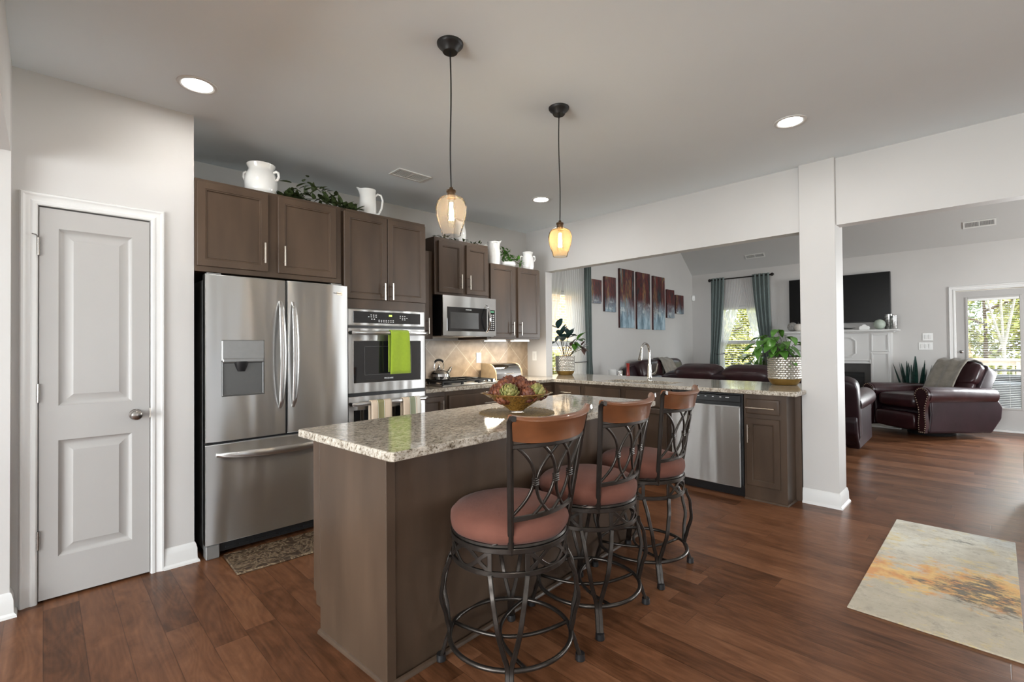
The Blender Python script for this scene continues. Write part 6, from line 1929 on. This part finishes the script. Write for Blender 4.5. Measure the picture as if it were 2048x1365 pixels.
# ------------------------------------------------------------------ fireplace, television, mantel ornaments
FX = 9.70
t = thing('fireplace', 'white panelled fireplace surround with mantel shelf and black firebox', 'fireplace', (9.82, 1.94, 0))
FY0, FY1, OY0, OY1 = 1.195, 2.70, 1.46, 2.42
mb = MB()
mb.cells([FY0, OY0, OY1, FY1], [0, 0.965, 1.495], lambda i, j: (i, j) != (1, 0), FX, 9.949, lambda u, v, w: (w, u, v))
fixnormals(mb.build('surround', M['trim'], t, smooth=0))
mb = MB(); mb.box((FX - 0.06, FY0 - 0.05, 1.475), (9.949, FY1 + 0.05, 1.495), 0.004); mb.box((FX - 0.11, FY0 - 0.10, 1.495), (9.949, FY1 + 0.10, 1.525), 0.006); mb.build('mantel_shelf', M['trim'], t)
def frame_trim(ya, yb, za, zb, w=0.022):
    mb = MB()
    for (a, b, e, f) in ((ya, ya + w, za, zb), (yb - w, yb, za, zb), (ya + w, yb - w, za, za + w), (ya + w, yb - w, zb - w, zb)):
        mb.box((FX - 0.012, a, e), (FX + 0.001, b, f), 0.003)
    return mb
for (a, b) in ((FY0 + 0.02, OY0 - 0.01), (OY1 + 0.01, FY1 - 0.02)):
    frame_trim(a, b, 1.165, 1.455).build('panel_moulding', M['trim'], t)
    frame_trim(a, b, 0.14, 1.145).build('panel_moulding', M['trim'], t)
frame_trim(OY0 - 0.005, OY1 + 0.005, 0.965, 1.03, 0.02).build('opening_moulding', M['trim'], t)
# centre plaque with notched corners
ya, yb, za, zb, q = 1.66, 2.22, 1.08, 1.40, 0.055
poly = [(ya + q, za), (yb - q, za), (yb - q, za + 0.012), (yb, za + q), (yb, zb - q), (yb - q, zb - 0.012), (yb - q, zb), (ya + q, zb), (ya + q, zb - 0.012), (ya, zb - q), (ya, za + q), (ya + q, za + 0.012)]
mb = MB(); mb.bar([(FX - 0.005, y, z) for (y, z) in poly], 0.022, 0.018, closed=True, up=(1, 0, 0)); mb.build('plaque_moulding', M['trim'], t)
mb = MB()
mb.cells([OY0 + 0.0, OY0 + 0.09, OY1 - 0.09, OY1], [0.0, 0.82, 0.965], lambda i, j: (i, j) != (1, 0), FX + 0.03, FX + 0.06, lambda u, v, w: (w, u, v)); fixnormals(mb.build('slate_face', M['fireface'], t, smooth=0))
mb = MB(); mb.box((FX + 0.06, OY0 + 0.05, 0.0), (9.945, OY1 - 0.05, 0.86)); mb.build('firebox', M['firebox'], t, smooth=0)
mb = MB()
for k in range(3):
    mb.box((FX + 0.045, OY0 + 0.10, 0.775 - k * 0.018), (FX + 0.062, OY1 - 0.10, 0.783 - k * 0.018))
mb.build('firebox_louvres', M['iron'], t, smooth=0)
mb = MB(); mb.box((FX + 0.04, OY0 + 0.09, 0.02), (FX + 0.062, OY1 - 0.09, 0.11), 0.004); mb.build('firebox_base', M['iron'], t)
mb = MB(); mb.box((9.18, 1.02, 0.0), (9.70, 2.85, 0.02), 0.004); tag(mb.build('hearth', M['hearth'], loc=(9.44, 1.94, 0)), 'pale tile hearth slab in front of the fireplace', 'hearth')
t = thing('television', 'large black flat television mounted above the mantel', 'television', (9.90, 1.945, 1.66))
mb = MB(); mb.box((9.855, 1.205, 1.655), (9.905, 2.690, 2.478), 0.006); mb.build('case', M['blackmetal'], t)
mb = MB(); mb.box((9.852, 1.215, 1.672), (9.8565, 2.680, 2.468)); mb.build('screen', M['screen'], t, smooth=0)
mb = MB(); mb.box((9.905, 1.75, 1.90), (9.95, 2.15, 2.25)); mb.build('wall_mount', M['blackmetal'], t, smooth=0)
ZM = 1.5255
def ball(x, y, r, mat, label):
    mb = MB(); mb.blob((x, y, ZM + r), (r, r, r), 1, 1, 28, 16); return tag(mb.build('decor_ball', mat, loc=(x, y, ZM), smooth=180), label, 'ornament')
ball(9.70, 1.335, 0.082, M['celadon'], 'celadon green ball on the mantel beside the glass cylinders')
ball(9.78, 2.62, 0.085, M['greyball'], 'speckled grey ball at the left end of the mantel')
ball(9.69, 2.50, 0.070, M['pillow'], 'plain cream ball at the left end of the mantel')
def hurricane(x, y, r, h, label):
    mb = MB(); mb.lathe([(r * 0.97, 0), (r, 0.004), (r, h), (r * 0.94, h), (r * 0.93, 0.01), (0, 0.01)], (x, y, ZM), 32); return tag(mb.build('glass_cylinder', M['mercury'], loc=(x, y, ZM), smooth=40), label, 'vase', 'mercury glass cylinders')
hurricane(9.80, 1.225, 0.060, 0.245, 'mottled mercury-glass cylinder at the back of the mantel end')
hurricane(9.70, 1.150, 0.048, 0.215, 'mottled mercury-glass cylinder at the very end of the mantel')
t = thing('bird_figurine', 'dark bird figurine with long tail on the mantel under the television', 'ornament', (9.70, 1.87, ZM))
mb = MB(); mb.tube([(9.70, 1.79, ZM + 0.028), (9.70, 1.83, ZM + 0.035), (9.70, 1.87, ZM + 0.045), (9.70, 1.90, ZM + 0.055), (9.70, 1.925, ZM + 0.075)], [0.006, 0.018, 0.036, 0.036, 0.02], 14); mb.blob((9.70, 1.935, ZM + 0.083), (0.02, 0.024, 0.02), 1, 1); mb.build('bird_body', M['iron'], t, smooth=60)
mb = MB(); mb.tube([(9.70, 1.80, ZM + 0.03), (9.70, 1.72, ZM + 0.028), (9.70, 1.66, ZM + 0.036)], [0.010, 0.008, 0.003], 8); mb.build('tail', M['iron'], t)
mb = MB(); mb.box((9.69, 1.86, ZM), (9.71, 1.90, ZM + 0.02)); mb.build('feet', M['iron'], t, smooth=0)
mb = MB(); mb.T = Matrix(((0, 0, 1, 9.66), (1, 0, 0, 1.53), (0, 1, 0, ZM), (0, 0, 0, 1)))
mb.prism([(-0.065, 0), (0.065, 0), (0.075, 0.035), (0.062, 0.058), (0.040, 0.062), (0.015, 0.085), (-0.015, 0.085), (-0.040, 0.062), (-0.062, 0.058), (-0.075, 0.035)], 0, 0.04)
tag(fixnormals(mb.build('scroll_plaque', M['ceramic'], loc=(9.68, 1.53, ZM), smooth=30)), 'small white scalloped plaque standing on the mantel', 'ornament')

# ------------------------------------------------------------------ leather seating
def rolled_arm(mb, x0, x1, y, z, r, side):
    """roll along local x with the scroll at the front"""
    mb.tube([(x0, y, z), (x0 + 0.03, y, z), (lerp(x0, x1, 0.5), y, z - 0.012), (x1, y, z - 0.03)], [r * 0.97, r, r * 0.98, r * 0.9], 18)
def recliner_like(root, W, D, H, arm_h, seats, studs=True, back_tilt=0.22, seat_h=0.46, mats=None, recl=True):
    """upholstered leather seat facing local -x ... front at x=-D/2, back at x=+D/2, width along y"""
    ml = M['leather']; md = M['leatherdark']
    B = lambda mb, n, m, s=180: mb.build(n, m, root, local=True, smooth=s)
    aw = 0.20
    f = -D / 2; b = D / 2
    # base
    mb = MB(); mb.blob((0.02, 0, 0.24), (D / 2 - 0.10, W / 2 - aw * 0.6, 0.17), 0.25, 0.25, 32, 12); B(mb, 'base', md)
    if seats > 1:
        for sx in (-1, 1):
            for sy in (-1, 1):
                mb = MB(); mb.lathe([(0.025, 0), (0.03, 0.09), (0, 0.09)], (sx * (D / 2 - 0.16), sy * (W / 2 - 0.2), 0), 12); B(mb, 'foot', M['black'], 30)
    inner = W - 2 * aw
    for k in range(seats):
        y = -inner / 2 + inner * (k + 0.5) / seats
        hw = inner / seats / 2
        mb = MB(); mb.blob((f + 0.36, y, seat_h - 0.05), (0.36, hw - 0.003, 0.105), 0.42, 0.35, 32, 14); B(mb, 'seat_cushion', ml)
        mb = MB(); mb.blob((f + 0.06, y, 0.23), (0.075, hw - 0.003, 0.115), 0.35, 0.3, 28, 12); B(mb, 'footrest_panel', ml)
        sofa = seats > 1
        for q, (dz, hh, dx) in enumerate(((0.62, 0.16, 0.0), (H - 0.19, 0.19, 0.085 + (0.06 if sofa else 0.0)))):
            mb = MB(); R = Matrix.Translation((b - 0.30 + dx + back_tilt * 0.15, y, dz)) @ Matrix.Rotation(back_tilt, 4, 'Y'); mb.T = R
            mb.blob((0, 0, 0), (0.125 + (0.05 if q and sofa else 0), hw + ((0.02 if not sofa else -0.004) if q else 0.0), hh), 0.5, 0.38, 40, 18); B(mb, 'back_cushion', ml)
    mb = MB(); mb.T = Matrix.Translation((b - (0.13 if seats > 1 else 0.16), 0, 0.52 if seats > 1 else 0.60)) @ Matrix.Rotation(back_tilt, 4, 'Y'); mb.blob((0, 0, 0), (0.11, W / 2 - (0.01 if seats > 1 else 0.16), H - 0.60 if seats > 1 else H - 0.62), 0.22, 0.22, 40, 16); B(mb, 'back_shell', md)
    for s in (-1, 1):
        y = s * (W / 2 - aw / 2)
        mb = MB()
        # arm side: extruded outline in x-z with slanted rear
        poly = [(f + 0.02, 0.10), (b - 0.20, 0.07), (b - 0.04, 0.26), (b - 0.02, 0.42), (b - 0.14, arm_h - 0.03), (f + 0.04, arm_h - 0.03), (f + 0.06, 0.35)]
        vs = [(x, y - 0.07, z) for x, z in poly] + [(x, y + 0.07, z) for x, z in poly]
        n = len(poly)
        mb.add(vs, [tuple(range(n))[::-1], tuple(range(n, 2 * n))] + [(i, (i + 1) % n, n + (i + 1) % n, n + i) for i in range(n)])
        ao = fixnormals(B(mb, 'arm', md, 30))
        bv = ao.modifiers.new('soft', 'BEVEL'); bv.width = 0.03; bv.segments = 4; bv.limit_method = 'ANGLE'
        mb = MB(); rolled_arm(mb, f + 0.02, b - 0.12, y, arm_h - 0.03, 0.115, s); mb.build('arm_roll', ml, ao, local=True, smooth=60)
        # front scroll panel with nailheads
        pts = [(-0.045, 0.10), (0.045, 0.10), (0.055, 0.22), (0.038, 0.34), (0.052, 0.44), (0.085, arm_h - 0.09)]
        pts += [(0.108 * math.cos(a), arm_h - 0.03 + 0.108 * math.sin(a)) for a in [PI * k / 10 for k in range(11)]]
        pts += [(-0.085, arm_h - 0.09), (-0.052, 0.44), (-0.050, 0.34), (-0.065, 0.22)]
        n = len(pts)
        mb = MB(); vs = [(f + 0.035, y + p, z) for p, z in pts] + [(f - 0.012, y + p * 0.94, z) for p, z in pts]
        mb.add(vs, [tuple(range(n)), tuple(range(n, 2 * n))[::-1]] + [(i, n + i, n + (i + 1) % n, (i + 1) % n) for i in range(n)]); fixnormals(mb.build('scroll_front', ml, ao, local=True, smooth=30))
        if studs:
            mb = MB()
            for i in range(n):
                p0, p1 = pts[i], pts[(i + 1) % n]
                L_ = math.hypot(p1[0] - p0[0], p1[1] - p0[1]); m_ = max(1, int(L_ / 0.028))
                for k in range(m_):
                    p, z = lerp(p0[0], p1[0], k / m_), lerp(p0[1], p1[1], k / m_)
                    cz = arm_h * 0.5
                    mb.blob((f - 0.013, y + p * 0.80, cz + (z - cz) * 0.965), (0.005, 0.0085, 0.0085), 1, 1, 6, 4)
            mb.build('nailheads', M['stud'], ao, local=True, smooth=180)

RF = math.atan2(0.60, -0.80)    # direction the recliner faces
t = thing('leather_recliner', 'burgundy leather recliner with nailhead arms and a throw, near the back door', 'armchair', (9.08, 0.68, 0), RF + PI)
recliner_like(t, 1.02, 1.20, 1.02, 0.63, 1, True, 0.50, 0.545)
mb = MB(); mb.lathe([(0.26, 0), (0.27, 0.02), (0.25, 0.05), (0.12, 0.09), (0, 0.10)], n=32); mb.build('rocker_base', M['blackmetal'], t, local=True)
# throw over its back
def throw_over(root, label, pts, y0, y1, mat=None, name='throw_blanket', wob=0.012, loc=None, rz=0):
    n = len(pts)
    def fn(u, v):
        k = v * (n - 1); i = min(int(k), n - 2); s = k - i
        x = lerp(pts[i][0], pts[i + 1][0], s); z = lerp(pts[i][1], pts[i + 1][1], s)
        return (x - wob * math.sin(u * 17 + v * 3) * 0.6, lerp(y0, y1, u) + 0.02 * math.sin(v * 5), z + wob * math.sin(u * 15 + 1.2 * math.sin(v * 6)))
    mb = MB(); mb.grid(fn, 30, (n - 1) * 3)
    o = mb.build(name, mat or M['throw'], local=True, smooth=180, solid=0.012)
    o.location = loc; o.rotation_euler = (0, 0, rz)
    return tag(o, label, 'blanket')
throw_over(None, 'grey taupe throw draped over the recliner back', [(0.10, 0.56), (0.14, 0.64), (0.22, 0.78), (0.32, 0.94), (0.40, 1.04), (0.50, 1.065), (0.60, 1.03), (0.66, 0.93), (0.68, 0.78)], -0.20, 0.22, loc=(9.08, 0.68, 0), rz=RF + PI)
# sofa with its back to the kitchen, facing the fireplace
t = thing('leather_sofa', 'burgundy leather sofa with its back to the sink counter', 'sofa', (7.02, 2.30, 0), PI)
recliner_like(t, 2.42, 0.98, 1.02, 0.66, 3, True, 0.24, 0.48)
# loveseat along the canvas wall
t = thing('leather_loveseat', 'burgundy leather loveseat under the canvases', 'sofa', (8.02, 4.03, 0), PI / 2)
recliner_like(t, 1.95, 0.94, 1.04, 0.68, 2, False, 0.24, 0.48)
throw_over(None, 'taupe throw draped over the middle of the loveseat back', [(-0.02, 0.56), (0.05, 0.72), (0.12, 0.88), (0.19, 1.02), (0.26, 1.065), (0.36, 1.05), (0.41, 0.95)], -0.30, 0.12, loc=(8.02, 4.03, 0), rz=PI / 2)
mb = MB(); mb.T = Matrix.Translation((7.62, 3.80, 0.69)) @ Matrix.Rotation(0.5, 4, 'Y') @ Matrix.Rotation(-0.4, 4, 'X'); mb.blob((0, 0, 0), (0.19, 0.07, 0.17), 0.8, 0.45)
tag(mb.build('throw_pillow', M['pillow'], loc=(7.62, 3.80, 0.54), smooth=180), 'cream throw pillow on the loveseat seen beside the faucet', 'pillow')
mb = MB(); mb.T = Matrix.Translation((8.62, 3.80, 0.70)) @ Matrix.Rotation(-0.3, 4, 'Y') @ Matrix.Rotation(-0.4, 4, 'X'); mb.blob((0, 0, 0), (0.19, 0.07, 0.18), 0.8, 0.45)
tag(mb.build('throw_pillow', M['pillow'], loc=(8.62, 3.80, 0.54), smooth=180), 'cream throw pillow at the far end of the loveseat', 'pillow')

# side table with jar and red bottle near the loveseat
t = thing('side_table', 'dark side table beside the loveseat, mostly behind the counter', 'table', (6.45, 4.22, 0))
mb = MB(); mb.box((6.22, 4.02, 0.69), (6.68, 4.44, 0.72), 0.004); mb.build('table_top', M['cab'], t)
for x in (6.25, 6.65):
    for y in (4.05, 4.41):
        mb = MB(); mb.box((x - 0.018, y - 0.018, 0), (x + 0.018, y + 0.018, 0.69), 0.003); mb.build('leg', M['cab'], t)
mb = MB(); mb.lathe([(0.055, 0), (0.06, 0.006), (0.06, 0.20), (0.055, 0.205), (0.052, 0.20), (0.052, 0.01), (0, 0.01)], (6.35, 4.22, 0.72), 28); tag(mb.build('storage_jar', M['ceramic'], loc=(6.35, 4.22, 0.72), smooth=40), 'small white jar on the side table below the canvases', 'jar')
mb = MB(); mb.lathe([(0.05, 0), (0.054, 0.01), (0.054, 0.18), (0.05, 0.185), (0, 0.185)], (6.50, 4.20, 0.72), 28); tag(mb.build('storage_tin', M['chrome'], loc=(6.50, 4.20, 0.72), smooth=40), 'small silver tin beside the white jar below the canvases', 'tin')
mb = MB(); mb.lathe([(0.03, 0), (0.034, 0.006), (0.03, 0.12), (0.022, 0.21), (0.028, 0.29), (0.030, 0.30), (0, 0.30)], (6.58, 4.09, 0.72), 24); tag(mb.build('red_bottle', M['redglass'], loc=(6.58, 4.09, 0.72), smooth=40), 'small red bottle in front of the loveseat arm', 'bottle')

# floor plants in the family room
rnd = random.Random(21)
c = Vector((9.55, 3.05, 0))
t = thing('floor_plant', 'glossy dark green floor plant between the far window and the fireplace', 'potted plant', c)
mb = MB(); mb.lathe([(0.13, 0), (0.14, 0.01), (0.18, 0.36), (0.17, 0.37), (0.16, 0.34), (0, 0.34)], c, 32); mb.build('pot', M['ceramic'], t)
mb = MB(); ms = MB()
for k in range(70):
    a = rnd.uniform(0, 2 * PI); q = rnd.uniform(0.05, 0.36); h = rnd.uniform(0.75, 1.32) - q * 0.5
    tip = c + Vector((math.cos(a) * q * 0.75, math.sin(a) * q, h))
    base = c + Vector((0.04 * math.cos(a), 0.04 * math.sin(a), 0.34))
    ms.tube([base, base.lerp(tip, 0.6) + Vector((0, 0, 0.12)), tip], 0.005, 5)
    mb.leaf(tip, (math.cos(a) * 0.7, math.sin(a), rnd.uniform(-0.8, 0.1)), rnd.uniform(0.17, 0.25), rnd.uniform(0.07, 0.11), rnd.uniform(0.2, 0.6))
mb.build('leaves', M['greenleaf'], t, smooth=60); ms.build('stems', M['stem'], t)
c = Vector((9.74, 0.925, 0))
t = thing('snake_plant', 'upright snake plant standing behind the recliner', 'potted plant', c)
mb = MB(); mb.lathe([(0.075, 0), (0.08, 0.01), (0.098, 0.30), (0.092, 0.31), (0.085, 0.28), (0, 0.28)], c, 32); mb.build('pot', M['ceramic'], t)
mb = MB()
for k in range(17):
    a = 2 * PI * k / 17 + rnd.uniform(-.2, .2); q = rnd.uniform(0.02, 0.06)
    d = Vector((min(0.08, math.cos(a) * rnd.uniform(0.05, 0.32)), math.sin(a) * rnd.uniform(0.1, 0.38), 1))
    mb.leaf(c + Vector((q * math.cos(a), q * math.sin(a), 0.26)), d, rnd.uniform(0.62, 0.86), 0.058, rnd.uniform(-0.05, 0.08), False, 7, 0.2, up=(math.cos(a), math.sin(a), 0.1))
mb.build('blades', M['snake'], t, smooth=60)

# rounded white ottoman at the right edge
t = thing('ottoman', 'rounded white upholstered ottoman cut off by the right edge of the photo', 'ottoman', (5.80, -0.44, 0))
mb = MB(); mb.blob((5.80, -0.44, 0.26), (0.30, 0.30, 0.22), 0.35, 0.8, 36, 16); mb.build('cushion', M['ottoman'], t, smooth=180)
mb = MB(); mb.lathe([(0.25, 0.0), (0.26, 0.02), (0.26, 0.06), (0, 0.06)], (5.80, -0.44, 0), 32); mb.build('plinth', M['blackmetal'], t)

# ------------------------------------------------------------------ outside
mb = MB(); mb.box((-12, -30, -0.75), (45, 40, -0.65)); structure(mb.build('ground_lawn', M['grass'], smooth=0), 'back yard lawn', 'lawn')
mb = MB()
for k in range(24):
    mb.box((10.12 + k * 0.145, -3.2, -0.10), (10.12 + k * 0.145 + 0.138, 2.6, -0.06))
mb.box((10.12, -3.2, -0.65), (13.55, 2.6, -0.10)); structure(mb.build('floor_deck', M['deck'], smooth=0), 'wooden back deck outside the glazed door', 'deck')
t = thing('deck_railing', 'pale wooden deck railing outside the glazed door', 'railing', (13.45, -0.3, -0.06))
mb = MB(); mb.box((13.38, -3.2, 0.93), (13.54, 2.6, 0.97), 0.005); mb.build('cap_rail', M['rail'], t)
mb = MB(); mb.box((13.43, -3.2, 0.10), (13.47, 2.6, 0.19)); mb.box((13.43, -3.2, 0.84), (13.47, 2.6, 0.93)); mb.build('cross_rail', M['rail'], t, smooth=0)
for k in range(5):
    y = -3.1 + k * 1.4
    mb = MB(); mb.box((13.40, y - 0.045, -0.06), (13.49, y + 0.045, 0.93)); mb.build('rail_post', M['rail'], t, smooth=0)
mb = MB()
for k in range(48):
    y = -3.1 + 0.12 * k
    mb.box((13.43, y - 0.018, 0.19), (13.465, y + 0.018, 0.84))
mb.build('balusters', M['rail'], t, smooth=0)
t = thing('covered_grill', 'charcoal covered grill standing on the deck outside the door', 'grill', (12.1, -0.12, -0.06))
mb = MB(); mb.box((11.85, -0.40, -0.06), (12.35, 0.12, 0.62), 0.05); mb.build('grill_cover', M['grillcover'], t)
mb = MB(); mb.tube([(12.1, -0.34, 0.70), (12.1, -0.34, 0.80), (12.1, 0.05, 0.80), (12.1, 0.05, 0.70)], 0.02, 8); mb.box((11.95, -0.36, 0.60), (12.25, 0.06, 0.72), 0.03); mb.build('grill_lid', M['iron'], t)
def tree(name, label, x, y, h, r, mat, bark, seed, group=None, n=1500, leaf=(0.05, 0.12), fork=False):
    rnd = random.Random(seed)
    z0 = -0.66
    t = thing(name, label, 'tree', (x, y, z0), group=group)
    mb = MB()
    if fork:
        mb.tube([(x, y, z0), (x, y, 1.2)], [0.046, 0.038], 10)
        for (dy, top) in ((0.42, 4.2), (0.06, 4.6), (-0.30, 4.4)):
            mb.tube([(x, y, 1.15), (x, y + dy * 0.28, 1.65), (x, y + dy * 0.75, 2.5), (x, y + dy * 1.3, top)], [0.034, 0.028, 0.022, 0.010], 10)
    else:
        mb.tube([(x, y, z0), (x + 0.05, y, h * 0.4), (x, y + 0.05, h * 0.7)], [0.07, 0.05, 0.02], 8)
        for k in range(5):
            a = k * 1.9 + seed
            mb.tube([(x, y, h * (0.2 + 0.1 * k)), (x + r * 0.6 * math.cos(a), y + r * 0.6 * math.sin(a), h * (0.3 + 0.1 * k))], [0.05, 0.015], 6)
    mb.build('trunk', bark, t)
    mb = MB()
    hz = (h - z0) / 2
    cl = []
    while len(cl) < 30:
        q = Vector((rnd.uniform(-1, 1), rnd.uniform(-1, 1), rnd.uniform(-1, 1)))
        if q.length < 0.85 and (not fork or q.z > 0.1):
            cl.append(q)
    for k in range(n):
        q = cl[k % 30] + Vector((rnd.gauss(0, 0.13), rnd.gauss(0, 0.13), rnd.gauss(0, 0.10)))
        if q.length > 0.97:
            q = q.normalized() * 0.97
        p = Vector((x + q.x * r, y + q.y * r, z0 + hz + q.z * hz))
        s = rnd.uniform(*leaf)
        d = Vector((rnd.gauss(0, 1), rnd.gauss(0, 1), rnd.gauss(0, 1))).normalized(); e = d.orthogonal().normalized() * s * 0.55; d = d * s
        mb.add([p - d, p + e, p + d, p - e], [(0, 1, 2, 3)])
    mb.build('foliage', mat, t, smooth=0)
    return t
tree('birch_tree', 'forked white birch trunk seen through the glazed back door', 17.2, -0.12, 5.6, 1.5, M['foliage_a'], M['birch'], 4, n=420, fork=True)
for i, (x, y, h, r, mt, lb) in enumerate((
        (21.3, 0.25, 4.6, 1.75, 'foliage_a', 'yellow-green tree directly behind the birch, through the door glass'),
        (21.0, -3.6, 5.0, 2.0, 'foliage_b', 'green tree right of the birch in the back yard'),
        (20.6, 4.2, 4.4, 1.9, 'foliage_b', 'green tree left of the door view, between the two views'),
        (18.6, 7.3, 4.2, 1.6, 'foliage_a', 'yellow-green tree seen in the middle of the far window'),
        (24.8, 2.2, 7.2, 2.4, 'foliage_b', 'tall green tree behind and left of the birch'),
        (25.0, -2.6, 7.5, 2.35, 'foliage_b', 'tall green tree behind and right of the birch'),
        (23.6, 8.2, 7.0, 2.6, 'foliage_a', 'tall yellow-green tree behind the far window'),
        (19.2, 11.6, 6.0, 2.2, 'foliage_b', 'green tree at the left side of the far window view'),
        (18.4, 0.9, 1.5, 0.62, 'foliage_c', 'rusty low shrub left below the birch fork'),
        (18.3, -1.0, 1.4, 0.60, 'foliage_c', 'rusty low shrub right below the birch fork'))):
    tree('bushy_tree', lb, x, y, h, r, M[mt], M['bark'], 30 + i, group='trees behind the deck', n=10500 if h > 2 else 1500, leaf=(0.04, 0.10) if h > 2 else (0.04, 0.08))
t = thing('brick_house', 'neighbouring brick house seen through the sheers of the side window', 'house', (7.5, 10.0, -0.66))
mb = MB(); mb.box((1.0, 10.0, -0.66), (14.0, 16.0, 3.4)); mb.build('brick_wall', M['brick'], t, smooth=0)
mb = MB(); mb.add([(0.6, 9.6, 3.4), (14.4, 9.6, 3.4), (14.4, 16.4, 3.4), (0.6, 16.4, 3.4), (0.6, 13, 6.0), (14.4, 13, 6.0)], [(0, 1, 5, 4), (2, 3, 4, 5), (1, 2, 5), (3, 0, 4), (0, 3, 2, 1)]); mb.build('roof', M['roofing'], t, smooth=0)
for i, x in enumerate((5.1, 6.75, 8.4)):
    tree('garden_bush', ['round green bush outside the side window, nearest the kitchen', 'middle green bush outside the side window', 'green bush outside the side window, nearest the back yard'][i], x, 7.4, 1.25, 0.80, M['foliage_a'], M['bark'], 60 + i, group='bushes outside the side window', n=2200, leaf=(0.04, 0.09))
